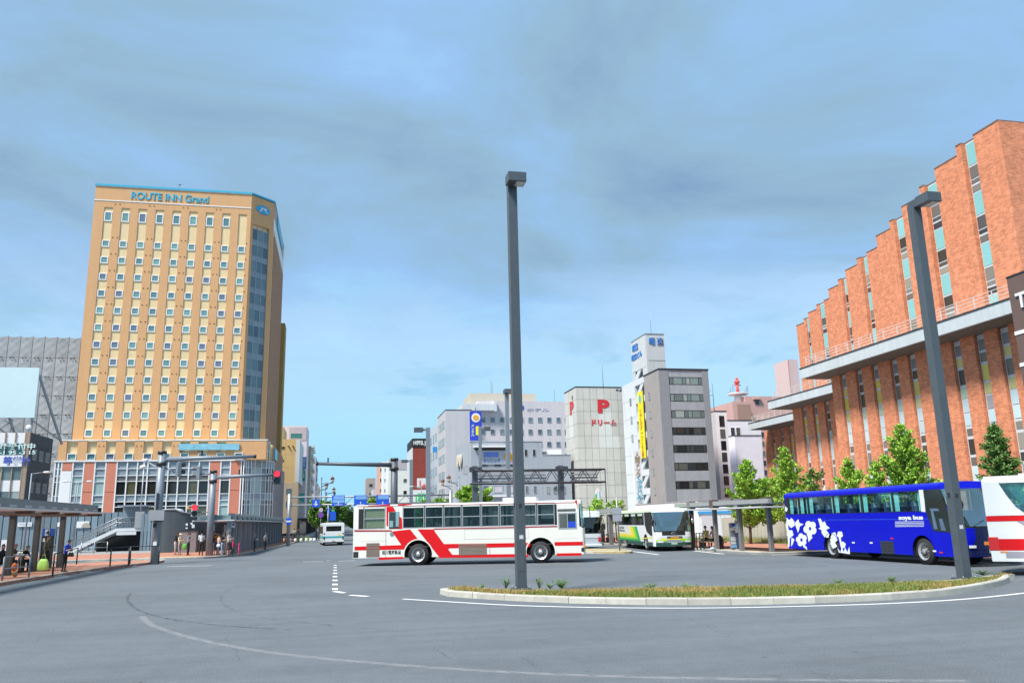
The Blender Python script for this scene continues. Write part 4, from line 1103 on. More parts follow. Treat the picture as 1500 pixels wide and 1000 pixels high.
dirx = (Vector((xl - .9, CYF + 9, 0)) - Vector((xl, CYF, 0))).normalized(); arot = math.atan2(-dirx.y, -dirx.x)
for i in range(4):
    p = Vector((xl, CYF, 0)) + dirx * (2.2 + i*.62); window(clinic, p.x, p.y, q(686, 692).z, .5, 1.15, arot, clw, glight, .05, .05)
for i in range(4):
    p = Vector((xl, CYF, 0)) + dirx * (1.2 + i*1.8); window(clinic, p.x, p.y, q(686, 720).z, 1.1, .8, arot, silver, gcurt, .06, .06)
p = Vector((xl, CYF, 0)) + dirx * 5.2
b = MB()
for sx, m_ in ((.0, 0), (1.5, 0)):
    b.prism([p + dirx*(sx + .55*math.cos(a*PI/8)) + Vector((dirx.y, -dirx.x, 0))*(-.35) + Vector((0, 0, ztl - 2.2 + .9*math.sin(a*PI/8))) for a in range(16)], Vector((dirx.y, -dirx.x, 0))*.2)
b.each('round_side_sign', pm('pale_peach', (0.60, 0.52, 0.44), 0.6), clinic)
b = MB(); b.box(q(714, 740).x, q(798, 740).x, CYF - 6, CYF - 3, 0, 3.4); b.build('front_porch', white, clinic)

# blue vertical banner sign with a white roundel
bs = thing('blue_vertical_sign', 'tall blue vertical sign with a white round emblem above the clinic', 'sign', (22, 120, 12))
q = lambda x, y: pY(x, y, 118.0)
b = MB(); b.box(q(688.5, 620).x, q(705.5, 620).x, 118.0, 118.4, q(697, 645).z, q(697, 602).z); b.build('board', pm('banner_blue', (0.02, 0.05, 0.48), 0.5, var=0.03), bs)
cc = q(697, 611.5)
b = MB(); b.prism([(cc.x + .66*math.cos(a*PI/12), 117.96, cc.z + .68*math.sin(a*PI/12)) for a in range(24)], (0, .04, 0)); b.build('roundel', white, bs)
b = MB(); b.prism([(cc.x + .45*math.cos(a*PI/12), 117.92, cc.z + .40*math.sin(a*PI/12)) for a in range(24)], (0, .03, 0)); b.build('orange_disc', MATS['sign_orange'], bs)
b = MB(); b.box(q(697, 630).x, q(701.5, 630).x, 117.95, 118, q(697, 637).z, q(697, 624).z); b.build('yellow_patch', yel, bs)
text('lettering', list('メンタル'), (q(689.8, 628).x, 117.97, q(690, 625).z), 0, .38, palepr, bs, .01, .02, vertical=True)
b = MB(); b.bar((q(697, 602).x, 118.2, q(697, 602).z), (q(697, 602).x, 118.2, q(697, 596).z), .14); b.bar((q(705, 612).x, 118.2, q(697, 612).z), (q(705, 612).x + 1.4, 119.5, q(697, 612).z), .1); b.bar((q(697, 645).x, 118.2, 0), (q(697, 645).x, 118.2, q(697, 644).z), .3); b.build('bracket', steel, bs)

# ---------------------------------------------------------------- white hotel behind the clinic
wh = thing('pale_hotel', 'long pale pinkish white hotel with square windows and rooftop house', 'building', (34, 150, 0))
pale = pm('pale_pinkish_wall', (0.58, 0.55, 0.57), 0.8, var=0.05, scale=0.5, streak=0.12)
Y = 150.0; q = lambda x, y: pY(x, y, Y)
xl, xr = q(701, 640).x, q(834, 640).x
b = MB(); b.box(xl, xr, Y, Y + 14, 0, q(780, 587.5).z); b.build('wall', pale, wh)
b = MB(); b.box(q(676, 600).x, q(722, 600).x, Y - 1.2, Y + 9, q(700, 602).z, q(700, 592.5).z); b.box(q(722, 600).x, q(726, 600).x, Y - 1.2, Y + 3, q(700, 603).z, q(724, 587).z); b.each('roof_balcony', pwhite, wh)
b = MB(); b.box(q(680, 600).x, xl + .1, Y + .1, Y + 12, 0, q(700, 602).z); b.build('side_wing', pale, wh)
b = MB(); b.box(q(694, 580).x, q(792, 580).x, Y + 4, Y + 13, q(740, 588).z - 1, pY(740, 576, Y + 4).z); b.build('penthouse', pm('beige_cladding', (0.50, 0.46, 0.38), 0.7, var=0.05), wh)
for i in range(10):
    x = (708, 721.7, 735.5, 749.5, 763.5, 777, 791, 804.5, 818, 830)[i]
    for y in (618.5, 636, 654, 671): window(wh, q(x, y).x, Y, q(x, y).z, .85, .95, 0, pm('sill_grey', (0.40, 0.40, 0.42), 0.6), glass_blue, .06, .09)
text('lettering', 'ホテル', (q(772, 602).x, Y - .02, q(772, 602).z), 0, .5, pm('faded_blue', (0.33, 0.33, 0.45), 0.6, var=0.0), wh, .03, .03, width=4.3)
b = MB(); cc = q(766, 597); b.prism([(cc.x + .25*math.cos(a*PI/6), Y - .05, cc.z + .45*math.sin(a*PI/6)) for a in range(12)], (0, .05, 0)); b.build('logo_mark', navy, wh)
b = MB(); p = pY(719.5, 577, Y + 5); b.cyl((p.x, Y + 5, p.z - 1.5), (p.x, Y + 5, p.z), .28, n=8); b.cyl((p.x, Y + 5, p.z), (p.x, Y + 5, p.z + 4.8), .05, .02, 5); b.cyl((p.x + .3, Y + 5, p.z), (p.x + .3, Y + 5, p.z + 3.4), .04, .02, 5)
b.each('roof_antenna', steel, wh)
b = MB(); p = q(822, 575); b.cyl((p.x, Y + 5, p.z - 1.6), (p.x, Y + 5, p.z + 3), .05, .02, 5); b.build('roof_antenna', steel, wh)

# white office on the left of it
w1 = thing('white_corner_office', 'tall plain pale grey office at the street corner with side windows', 'building', (22, 150, 0))
pw1 = pm('plain_pale_wall', (0.50, 0.50, 0.53), 0.8, var=0.04, scale=0.5, streak=0.08)
q = lambda x, y: pY(x, y, 148.0)
xl = q(653, 640).x
b = MB(); yfar = pX(641, 640, xl).y; b.box(xl, q(691, 640).x, 148, yfar, 0, q(670, 600.5).z); b.build('wall', pw1, w1)
zt = q(670, 600.5).z
b = MB(); b.box(xl - .05, q(691, 640).x + .05, 147.95, yfar, zt, zt + .12); b.build('parapet_cap', dark, w1)
for k in range(6):
    for j in range(4): window(w1, xl, 150.5 + j*(yfar - 151)/4, zt - 3.2 - 3.1*k, 1.5, 1.5, RL, silver, gcurt, .1, .06)
w2 = thing('pale_blue_office', 'narrow pale blue office next along the street from the corner office', 'building', (19.5, 176, 0))
b = MB(); y2 = yfar + .6; x2 = pY(641.5, 640, y2).x; y3 = pX(630.5, 640, x2).y; z2 = pY(641, 619, y2).z
b.box(x2, x2 + 9, y2, y3, 0, z2); b.build('wall', pm('pale_blue_wall', (0.47, 0.53, 0.60), 0.8, var=0.05, streak=0.06), w2)
for k in range(5):
    for j in range(3): window(w2, x2, y2 + 3 + j*(y3 - y2)/3.2, z2 - 3.4 - 3.4*k, 1.8, 1.7, RL, silver, gcurt, .1, .06)
b = MB(); b.box(x2 - .9, x2 - .05, y2 + 1, y2 + 1.3, pY(640, 662, y2 + 1).z, pY(640, 654, y2 + 1).z); b.build('blue_side_sign', pm('sign_azure', (0.03, 0.26, 0.62), 0.5, var=0.0), w2)

# red brick hotel further along
rh = thing('red_brick_hotel', 'red brick hotel with a black name band at its top', 'building', (20, 212, 0))
q = lambda x, y: pY(x, y, 212.0)
xl, xr = q(604, 690).x, q(634, 690).x; zt = q(615, 655).z
rbm = brick_mat('dark_red_brick', (0.30, 0.062, 0.045), (0.24, 0.05, 0.038), (0.26, 0.08, 0.06), 0.5, 0.2, 0.01, 0.12)
b = MB(); b.box(xl, xr, 212, 228, 0, zt); b.build('wall', rbm, rh)
b = MB(); b.box(xl - .05, xr + .05, 211.9, 228, zt, q(615, 642).z); b.build('name_band', black, rh)
b = MB(); b.box(xl - .06, xl + .12, 211.95, 228, 0, zt - .05); b.build('white_edge', pwhite, rh)
text('lettering', 'HOTEL JET', (q(605.5, 650).x, 211.87, q(605.5, 651).z), 0, 1.0, white, rh, .02, .05, width=4.1)
b = MB(); p = q(612, 646.5); b.prism([(p.x - .35, 211.85, p.z - .35), (p.x + .35, 211.85, p.z - .35), (p.x, 211.85, p.z + .35)], (0, .04, 0)); b.build('emblem', white, rh)
# posters and green shopfront below
ps = thing('poster_board', 'white poster board with a red figure low on the red brick hotel', 'sign', (20, 205, 0))
q = lambda x, y: pY(x, y, 205.0)
b = MB(); b.box(q(611, 705).x, q(626, 705).x, 205, 205.3, q(618, 714).z, q(618, 700).z); b.box(q(604.5, 715).x, q(627, 705).x, 205.1, 209, 0, q(618, 717).z); b.build('board', white, ps)
b = MB(); b.box(q(614.5, 705).x, q(616, 705).x, 204.9, 205, q(618, 711).z, q(618, 703).z); b.prism([(q(616, 712).x, 204.9, q(616, 713).z), (q(624, 712).x, 204.9, q(624, 713).z), (q(622, 708).x, 204.9, q(622, 708).z)], (0, .08, 0)); b.each('red_print', pm('print_coral', (0.75, 0.12, 0.08), 0.5, var=0.0), ps)
gs = thing('green_shop_sign', 'bright green shop sign behind the roof of the red striped bus', 'sign', (15, 160, 0))
q = lambda x, y: pY(x, y, 150.0)
gcm = pm('shop_green', (0.05, 0.55, 0.16), 0.5, var=0.25, scale=1.2)
b = MB(); x0, x1 = q(609, 730).x, q(626, 730).x; z1 = q(618, 722).z
b.prism([(x0, 150, 0), (x1, 150, 0), (x1, 150, z1 - .4), (x1 - .5, 150, z1), (x0 + .5, 150, z1), (x0, 150, z1 - .4)], (0, .6, 0)); b.build('board', gcm, gs)
b = MB(); b.box(x0 + .25, x0 + .45, 149.95, 150, z1 - 1.7, z1 - .6); b.box(x0 + .25, x0 + .7, 149.95, 150, z1 - 1.7, z1 - 1.55); b.box(x1 - .75, x1 - .6, 149.95, 150, z1 - 1.7, z1 - .6); b.each('white_print', white, gs)

# ---------------------------------------------------------------- buildings between the grey office and the brick building
def cheap_building(name, label, cat, Y, px0, px1, ptop, depth, m, capm=None, X1=None):
    x0, x1 = pY(px0, ptop + 40, Y).x, (pY(px1, ptop + 40, Y).x if X1 is None else X1); z = pY((px0+px1)/2, ptop, Y).z
    t = thing(name, label, cat, ((x0+x1)/2, Y, 0))
    b = MB(); b.box(x0, x1, Y, Y + depth, 0, z); b.build('wall', m, t)
    if capm: b = MB(); b.box(x0 - .05, x1 + .05, Y - .05, Y + depth, z, z + .12); b.build('parapet_cap', capm, t)
    return t, x0, x1, z
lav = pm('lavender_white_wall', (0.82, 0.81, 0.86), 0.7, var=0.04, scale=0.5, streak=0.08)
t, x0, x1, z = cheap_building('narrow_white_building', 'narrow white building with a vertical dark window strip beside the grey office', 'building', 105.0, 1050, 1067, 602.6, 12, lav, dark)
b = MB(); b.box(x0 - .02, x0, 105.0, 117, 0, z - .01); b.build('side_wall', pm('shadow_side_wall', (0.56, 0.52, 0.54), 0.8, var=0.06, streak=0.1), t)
for k in range(8): panel(t, 'dark_pane', x0 + .95, 105, z - 2.1 - 1.62*k, .75, 1.25 if k else 1.5, glass_dark, 0, .05)
b = MB(); p = pY(1051, 602, 106)
for dx, h in ((0, 4.3), (-.7, 3.4)): b.cyl((p.x + dx, 107, z), (p.x + dx, 107, z + h), .05, .025, 5)
b.bar((p.x - 1.4, 107, z + 2.6), (p.x + .1, 107, z + 2.6), .05); b.bar((p.x - 1.2, 107, z + 3.3), (p.x - .3, 107, z + 3.3), .05)
b.each('roof_antenna', dark, t)
t, x0, x1, z = cheap_building('white_block_building', 'white building with two tall dark windows and a ribbed lower front', 'building', 112.0, 1066, 1117, 616.0, 14, lav, dark)
for px in (1074, 1082): window(t, pY(px, 640, 112).x, 112, pY(px, 639, 112).z, .72, 1.35, 0, lav, glass_dark, .04, .06)
x2, x3, z2 = pY(1070, 660, 111).x, pY(1109, 660, 111).x, pY(1090, 639.5, 111).z
ribw = pm('ribbed_white_cladding', (0.80, 0.79, 0.86), 0.6, var=0.03)
b = MB(); b.box(x2, x3, 109.5, 112, 0.0, z2)
b.build('front_block', ribw, t)
b = MB()
n_ = 26
for i in range(n_): xx = x2 + (x3 - x2) * (i + .5) / n_; b.box(xx - .04, xx + .04, 109.45, 109.5, 4.5, z2 - .02)
b.build('cladding_ribs', ribw, t, kind='stuff')
b = MB(); b.box(x2 - .05, x3 + .05, 109.4, 112, z2, z2 + .1); b.build('block_cap', dark, t)
text('lettering', list('スタジオビル'), (pY(1071.5, 660, 109.4).x - .9, 111.9, pY(1070, 648, 112).z), 0, .48, pm('teal_print', (0.15, 0.45, 0.42), 0.5, var=0.0), t, .02, .03, vertical=True)
b = MB(); b.box(x2 + 1, pY(1128, 710, 109).x, 107.2, 112, 4.6, 5.1); b.build('entrance_canopy', pm('canopy_grey', (0.30, 0.31, 0.31), 0.7), t)
b = MB(); b.box(x2 + 1.4, x3 + 1.2, 108.5, 112, 0, 4.6); b.build('entrance_front', dark, t)

pinkm = pm('pink_render', (0.56, 0.34, 0.30), 0.8, var=0.06, scale=0.5, streak=0.1)
pkl = thing('pink_building', 'pink building with a white round antenna platform on its roof', 'building', (78, 140, 0))
Y = 140.0; q = lambda x, y: pY(x, y, Y)
b = MB(); b.box(q(1078, 650).x, q(1101, 650).x, Y, Y + 10, 0, q(1090, 588).z); b.box(q(1101, 650).x, q(1180, 650).x, Y + 1, Y + 4, 0, q(1112, 579).z); b.each('wall', pinkm, pkl)
b = MB(); b.box(q(1080, 600).x, q(1100, 600).x, Y - .08, Y, q(1090, 620).z, q(1090, 592).z); b.build('rooftop_shutter', pm('tan_shutter', (0.36, 0.22, 0.17), 0.6, var=0.08), pkl)
b = MB(); b.box(q(1106, 580).x, q(1117, 580).x, Y + .5, Y + 1, q(1110, 584).z, q(1110, 581).z); b.build('canopy', pinkm, pkl)
window(pkl, q(1113, 590).x, Y + 1, q(1113, 592).z, 1.0, 1.1, 0, pinkm, glass_dark, .06, .06)
b = MB()
for k in range(7): window(pkl, q(1119, 640).x, Y + 1, q(1119, 640 + 14*k).z, 1.3, 1.1, 0, pinkm, glass_dark, .06, .06)
tw = thing('antenna_platform', 'white round rooftop platform carrying a red antenna and rods', 'antenna', tuple(q(1093, 587)))
c = q(1093, 587); Ya = Y + 3
b = MB(); b.cyl((c.x, Ya, c.z), (c.x, Ya, c.z + 1.6), .95, .62, 16); b.cyl((c.x, Ya, c.z + 1.6), (c.x, Ya, c.z + 1.85), 1.9, 2.0, 20); b.each('platform', white, tw)
b = MB()
for a in range(10): b.cyl((c.x + 1.9*math.cos(a*PI/5), Ya + 1.9*math.sin(a*PI/5), c.z + 1.85), (c.x + 1.9*math.cos(a*PI/5), Ya + 1.9*math.sin(a*PI/5), c.z + (2.4 if a % 3 else 4.0)), .05, n=5)
b.build('rod', steel, tw)
b = MB(); rr = pm('antenna_red', (0.70, 0.08, 0.06), 0.5, var=0.03)
b.cyl((c.x, Ya, c.z + 1.8), (c.x, Ya, c.z + 3.6), .32, .26, 8); b.ell((c.x, Ya, c.z + 4.1), .55, .55, .5, 10, 6); b.cyl((c.x, Ya, c.z + 4.4), (c.x, Ya, c.z + 5.0), .25, .22, 8); b.bar((c.x - .8, Ya, c.z + 3.5), (c.x + .8, Ya, c.z + 3.5), .15)
b.build('red_antenna', rr, tw)
t, x0, x1, z = cheap_building('pale_pink_tower', 'plain pale pink tower block rising behind the brick building cornices', 'building', 150.0, 1157.6, 1172, 526.5, 5.5, pm('pale_pink_wall', (0.62, 0.46, 0.44), 0.8, var=0.04, streak=0.06))
b = MB(); b.box(x0 - .02, x0 + .1, 149.95, 150.1, 0, z - .05); b.build('corner_joint', pinkm, t)

# low white hall behind the right shelter
hall = thing('low_white_hall', 'low flat roofed white hall behind the right hand bus shelter', 'building', (34, 76, 0))
p1 = pY(1022, 732, 70); X1 = p1.x; zt = p1.z
p2 = pY(1072, 736, 70)
b = MB(); b.box(X1, p2.x, 70, 86, 0, zt - .06); b.build('wall', pm('hall_white_wall', (0.74, 0.78, 0.80), 0.7, var=0.04, scale=0.5), hall)
b = MB(); b.box(X1 - .06, p2.x + .06, 69.94, 86.06, zt - .058, zt); b.build('roof', pm('hall_roof_grey', (0.34, 0.36, 0.38), 0.6), hall)
b = MB(); b.box(X1 + .2, X1 + 1.7, 69.93, 70, 0.15, 2.15); b.build('door', pm('hall_door_white', (0.62, 0.62, 0.66), 0.6), hall)
for i in range(8): panel(hall, 'siding_panel', X1 + 1.9 + i*.42, 70, .15, .38, 2.7, MATS['hall_white_wall'], 0, .05)
b = MB(); b.box(X1 - .08, X1, 71, 85, 2.35, 2.65); b.box(X1 - .1, p2.x, 69.9, 69.98, 2.3, 2.55); b.each('blue_stripe', pm('stripe_blue', (0.06, 0.36, 0.72), 0.5), hall)

# beige precast wall and lawn strip behind the shelter
wl_ = thing('precast_wall', 'beige precast panel wall behind the trees and the shelter', 'wall', (32, 58, 0))
pre = pm('precast_beige', (0.46, 0.43, 0.36), 0.85, var=0.08, scale=1.2, rnd=0.06, streak=0.15)
y = 66.0; i = 0
while y > 22:
    b = MB(); x = 32.3 + (.0 if y > 45 else .4)
    b.box(x, x + .14, y - 1.94, y, 0.1, 1.95 + (0.06 if i % 2 else 0)); b.build('precast_panel', pre, wl_)
    b = MB(); b.box(x - .09, x + .2, y - 2.03, y - 1.95, 0.1, 2.05); b.build('post', pre, wl_)
    y -= 2.05; i += 1
lawn_poly = [(30.3, 69), (32.0, 69), (32.1, 57), (32.2, 45), (32.4, 25), (30.1, 25)]
o = grass('lawn_grass', lawn_poly, 9000, 0.1, 0.4, [gr_green, gr_olive, gr_dry], 0.16, 8, [0.6, 0.3, 0.1]); tag(o, 'unmown grass strip at the foot of the beige wall', 'grass')

# ---------------------------------------------------------------- left street buildings
yw = pm('yellow_wall', (0.62, 0.43, 0.19), 0.8, var=0.05, scale=0.5, streak=0.07)
yt = pm('tan_wall', (0.52, 0.41, 0.29), 0.8, var=0.05, scale=0.5, streak=0.07)
yb_ = thing('yellow_building', 'yellow and tan building with a white side edge along the left of the street', 'building', (-11, 197, 0))
Y = 197.0; q = lambda x, y: pY(x, y, Y)
xr = -8.65
b = MB(); b.box(-20, xr - .9, Y, 219, 0, q(430, 643).z); b.build('wall', yw, yb_)
b = MB(); b.box(-20, xr - .1, Y - .12, Y, 0, q(430, 706.5).z); b.build('lower_front', yt, yb_)
b = MB(); b.box(xr - .9, xr, Y - .1, 219, q(440, 706).z - .0, q(430, 643).z - .02); b.build('white_edge', pwhite, yb_)
b = MB(); b.box(-20, q(415, 640).x, Y + .1, 210, q(430, 643).z, q(410, 625).z); b.build('roof_house', yw, yb_)
for (x, y, w, h) in ((413.5, 658, 1.1, .7), (413, 676, .9, .55)): window(yb_, q(x, y).x, Y, q(x, y).z, w, h, 0, yw, glass_dark, .05, .06, 1)
for (x, y) in ((423, 724), (422.5, 743)): window(yb_, q(x, y).x, Y - .12, q(x, y).z, 1.25, 1.35, 0, silver, glass_blue, .06, .06, 1)
for (x, y) in ((422.5, 653), (429, 653)):
    p = q(x, y); b = MB(); b.cyl((p.x, Y - .5, p.z), (p.x, Y, p.z), .16, .2, 8); b.build('vent_hood', pm('vent_tan', (0.30, 0.2, 0.1), 0.6), yb_)
b = MB()
for y in (665.5, 684): b.box(-20, xr - .9, Y - .015, Y + .01, q(425, y).z, q(425, y).z + .07)
b.box(q(418, 660).x - .03, q(418, 660).x + .03, Y - .015, Y + .01, q(425, 706).z, q(425, 644).z)
b.build('wall_joints', yt, yb_, kind='stuff')
for k in range(3): window(yb_, xr - .1, 202 + 5*k, 3.5 + 0*k, 2.5, 4.5, RR, pwhite, glass_dark, .1, .08)
t, x0, x1, z = cheap_building('white_pink_building', 'white and pale pink building with a green roof window behind the yellow one', 'building', 221.0, 408, 452, 623.5, 14, pm('white_pink_wall', (0.64, 0.58, 0.62), 0.8, var=0.04, streak=0.06), None, X1=-8.0)
b = MB(); b.box(pY(423, 640, 220).x, -8.2, 220.9, 221, z - 3.8, z - .4); b.build('grey_front', pm('lilac_grey_wall', (0.45, 0.40, 0.44), 0.8), t)
window(t, pY(434, 640, 220.9).x, 220.9, pY(434, 641.5, 220.9).z, 2.9, 1.25, 0, silver, pm('green_glass', (0.05, 0.20, 0.20), 0.1, var=0.0), .06, .06, 2)
t, x0, x1, z = cheap_building('beige_street_building', 'beige building with balconies beyond the white and pink one', 'building', 236.0, 430, 458, 653, 24, pm('beige_balcony_wall', (0.46, 0.42, 0.33), 0.8, var=0.06), None, X1=-7.3)
for k in range(8):
    for j in range(4):
        b = MB(); b.box(-7.3, -6.7, 238 + j*5.6, 242.4 + j*5.6, 2.6 + 3*k, 3.6 + 3*k); b.build('balcony', pwhite, t)
t, x0, x1, z = cheap_building('far_grey_block', 'grey block with side signs farther down the left of the street', 'building', 280.0, 440, 463, 668, 30, pm('far_grey_wall', (0.42, 0.42, 0.47), 0.8, var=0.05), None, X1=-7.0)
for k in range(6):
    for j in range(4): window(t, -7.0, 284 + j*6.5, 4 + 3.2*k, 3, 1.7, RR, silver, glass_blue, .1, .08)
t, x0, x1, z = cheap_building('far_tan_block', 'small tan block at the far end of the left street side', 'building', 340.0, 450, 466, 710, 30, pm('far_tan_wall', (0.55, 0.42, 0.34), 0.8, var=0.05), None, X1=-7.2)
for i, (Y, px, ya, yb2, m_, lab) in enumerate(((215, 445.8, 669, 686, pm('sign_blue_grey', (0.10, 0.17, 0.42), 0.5, var=0.1), 'blue grey vertical sign projecting above the green street sign'), (215, 444, 686.5, 704, pm('sign_green', (0.01, 0.27, 0.12), 0.5, var=0.1), 'green vertical sign projecting from the left street buildings'), (216, 442.5, 722, 735, pm('sign_teal', (0.04, 0.42, 0.42), 0.5, var=0.1), 'teal sign projecting low on the left street buildings'), (246, 458, 700, 712, white, 'small white vertical sign on the far grey block'))):
    c = pY(px, ya, Y); z0 = pY(px, yb2, Y).z
    s_ = thing('projecting_sign', lab, 'sign', (c.x, Y, z0), group='projecting signs on the left of the street')
    b = MB(); b.box(c.x - .55, c.x + .55, Y, Y + .3, z0, c.z); b.build('board', m_, s_)
    b = MB(); b.bar((c.x - 2.2, Y + .15, z0 + .6), (c.x, Y + .15, z0 + .6), .1); b.bar((c.x - 2.2, Y + .15, c.z - .6), (c.x, Y + .15, c.z - .6), .1); b.each('bracket', steel, s_)
    if i in (0, 1): text('lettering', list('ホテル' if i == 0 else 'ビルヂ'), (c.x - .4, Y - .02, c.z - .95), 0, .6, white, s_, .01, .02, vertical=True)
# shopfronts on the left pavement: dark arcade
shop = thing('street_arcade', 'dark shop arcade with red awning under the left street buildings', 'arcade', (-9, 200, 0))
b = MB(); b.box(-8.3, -6.2, 191, 300, 3.3, 3.7); b.build('roof', dark, shop)
b = MB()
for i in range(18): b.box(-6.5, -6.3, 191.5 + 6*i, 191.7 + 6*i, 0.1, 3.3)
b.each('post', dark, shop)
b = MB(); b.box(-8.2, -7.9, 191, 300, 0.1, 3.3); b.build('shopfront', pm('shop_dark', (0.03, 0.022, 0.02), 0.3, var=0.5, scale=0.8), shop)
b = MB(); b.prism([(-8, 204, 3.2), (-6.1, 204, 2.6), (-6.1, 204, 2.9), (-8, 204, 3.6)], (0, 7, 0)); b.build('red_awning', pm('awning_red', (0.40, 0.05, 0.03), 0.6, var=0.2), shop)

# ---------------------------------------------------------------- far buildings on the right of the street
for (Y, px0, px1, pt, m_, nm, lab) in ((330.0, 536, 549.5, 700, pm('far_brown_wall', (0.36, 0.31, 0.28), 0.8), 'far_brown_block', 'small brown grey block in the street gap left of the arm pole'),
        (290.0, 560, 569.5, 676, pm('far_white_wall', (0.78, 0.82, 0.82), 0.8), 'far_white_tower', 'white tower just left of the dark arm pole'),
        (296.0, 554, 562, 676.5, pm('far_pink_wall', (0.55, 0.36, 0.30), 0.8), 'far_pink_slab', 'slim pinkish slab left of the white tower'),
        (255.0, 569, 602, 673, pm('far_offwhite_wall', (0.70, 0.72, 0.68), 0.8), 'far_cream_block', 'cream white block behind the dark arm pole'),
        (310.0, 546, 574, 716, pm('far_lilac_wall', (0.50, 0.50, 0.58), 0.8), 'far_lilac_block', 'low lilac white block beneath the far white tower')):
    t, x0, x1, z = cheap_building(nm, lab, 'building', Y, px0, px1, pt, 16, m_)
    nw = max(1, int((x1 - x0) / 3.2))
    for k in range(int(z / 4)):
        for j in range(nw):
            if (k*3 + j) % 4 == 1 and nw > 1: continue
            window(t, x0 + (x1 - x0) * (j + .5) / nw, Y, z - 3.4 - 3.6*k, 1.3 if nw > 1 else (x1-x0)*.4, 1.2, 0, m_, glass_dark, .05, .08)
    if nm == 'far_cream_block':
        b = MB(); b.box(x0, x1, Y - .1, Y, z - 3.0, z); b.build('upper_band', pm('far_grey_band', (0.44, 0.42, 0.44), 0.8), t)
# far wood closing the street
fw = MB(); r = random.Random(11)
for i in range(5200):
    x = r.uniform(-30, 60); y = r.uniform(560, 640); h = 9 + 4*math.sin(x*.23) + 2.5*math.sin(x*.71 + 1)
    z = r.uniform(0.5, h); s = r.uniform(.5, 1.3); a = r.uniform(0, 6.28); e = r.uniform(-.6, .6)
    fw.add([(x - s*math.cos(a), y - s*math.sin(a), z), (x + s*math.cos(a), y + s*math.sin(a), z + e), (x, y, z + s*1.3)], [(0, 1, 2)])
fo = fw.build('far_wood', pm('far_leaf', (0.07, 0.12, 0.05), 0.8, var=0.3, scale=.3), kind='stuff'); tag(fo, 'green far trees closing the end of the street', 'trees')
fd = MB(); r = random.Random(4)
for i in range(60):
    x = -190 + i*9.5; h = r.uniform(3, 7)
    if -12 < x < 20: continue
    fd.box(x, x + r.uniform(7, 9), 620, 640, 0, h)
fo = fd.build('far_town', pm('far_town_wall', (0.42, 0.42, 0.42), 0.8, var=0.2, scale=0.1), kind='stuff'); tag(fo, 'low far town roofs along the horizon', 'town')

# ---------------------------------------------------------------- ramp wall, panel fence, stairs and the plaza
rampm = pm('ramp_wall_blue_grey', (0.062, 0.088, 0.105), 0.6, var=0.12, scale=0.8, streak=0.15)
ramp = thing('ramp_wall', 'curved blue grey ramp wall behind the waiting people', 'wall', (-12, 76, 0))
line = smooth_line([(-14.95, 75.1), (-13.6, 75.0), (-12.0, 75.4), (-10.3, 77.2), (-9.6, 81), (-9.2, 92), (-8.6, 119)], 2)
L0 = [Vector((p.x, p.y, 0)) for p in line]
def rz(p): return 3.62 if p.y < 75.6 and p.x < -13 else 3.62 - .9 * min(1, max(0, (p.x + 14) / 4.5))
back_ = offset_line([(p.x, p.y) for p in line], .25)
n = len(line); V = []
for p, q_ in zip(line, back_): V += [(p.x, p.y, 0.1), (p.x, p.y, rz(p)), (q_.x, q_.y, rz(p)), (q_.x, q_.y, .1)]
b = MB(); b.add(V, [(i*4+j, (i+1)*4+j, (i+1)*4+j+1, i*4+j+1) for i in range(n-1) for j in range(3)] + [(0,1,2,3), (n*4-4, n*4-1, n*4-2, n*4-3)], 0, False)
b.build('wall', rampm, ramp)
b = MB(); b.tube([(p.x, p.y, rz(p) + .05) for p in line], .07, 6); b.build('coping', polegrey, ramp)
cab = thing('utility_cabinet', 'grey flat utility cabinet against the blue grey ramp wall', 'cabinet', (-12.5, 73.9, .13))
p0, p1 = pY(262, 808, 74.0), pY(287, 808, 74.0)
b = MB(); b.box(p0.x, p1.x, 73.7, 74.6, .13, pY(270, 777.5, 74).z); b.build('body', pm('cabinet_grey', (0.22, 0.20, 0.21), 0.6, var=0.05), cab)
b = MB(); b.box(p0.x - .05, p1.x + .05, 73.65, 74.65, pY(270, 777.5, 74).z, pY(270, 776.5, 74).z); b.build('lid', dark, cab)
b = MB(); b.box((p0.x+p1.x)/2 - .01, (p0.x+p1.x)/2 + .01, 73.69, 73.7, .2, 2.0); b.build('door_seam', dark, cab)
stk = thing('wall_sticker', 'white graffiti like sticker pair on the ramp wall above the cabinet', 'sticker', tuple(pY(276, 770, 74.9)))
b = MB(); 
for (xa, xb, ya, yb2) in ((272, 275, 766, 769.5), (272, 275, 772, 774), (279, 282, 765, 768), (281, 285, 768, 773)): b.box(pY(xa, 770, 74.95).x, pY(xb, 770, 74.95).x, 74.93, 74.97, pY(275, yb2, 74.95).z, pY(275, ya, 74.95).z)
b.each('mark', white, stk)
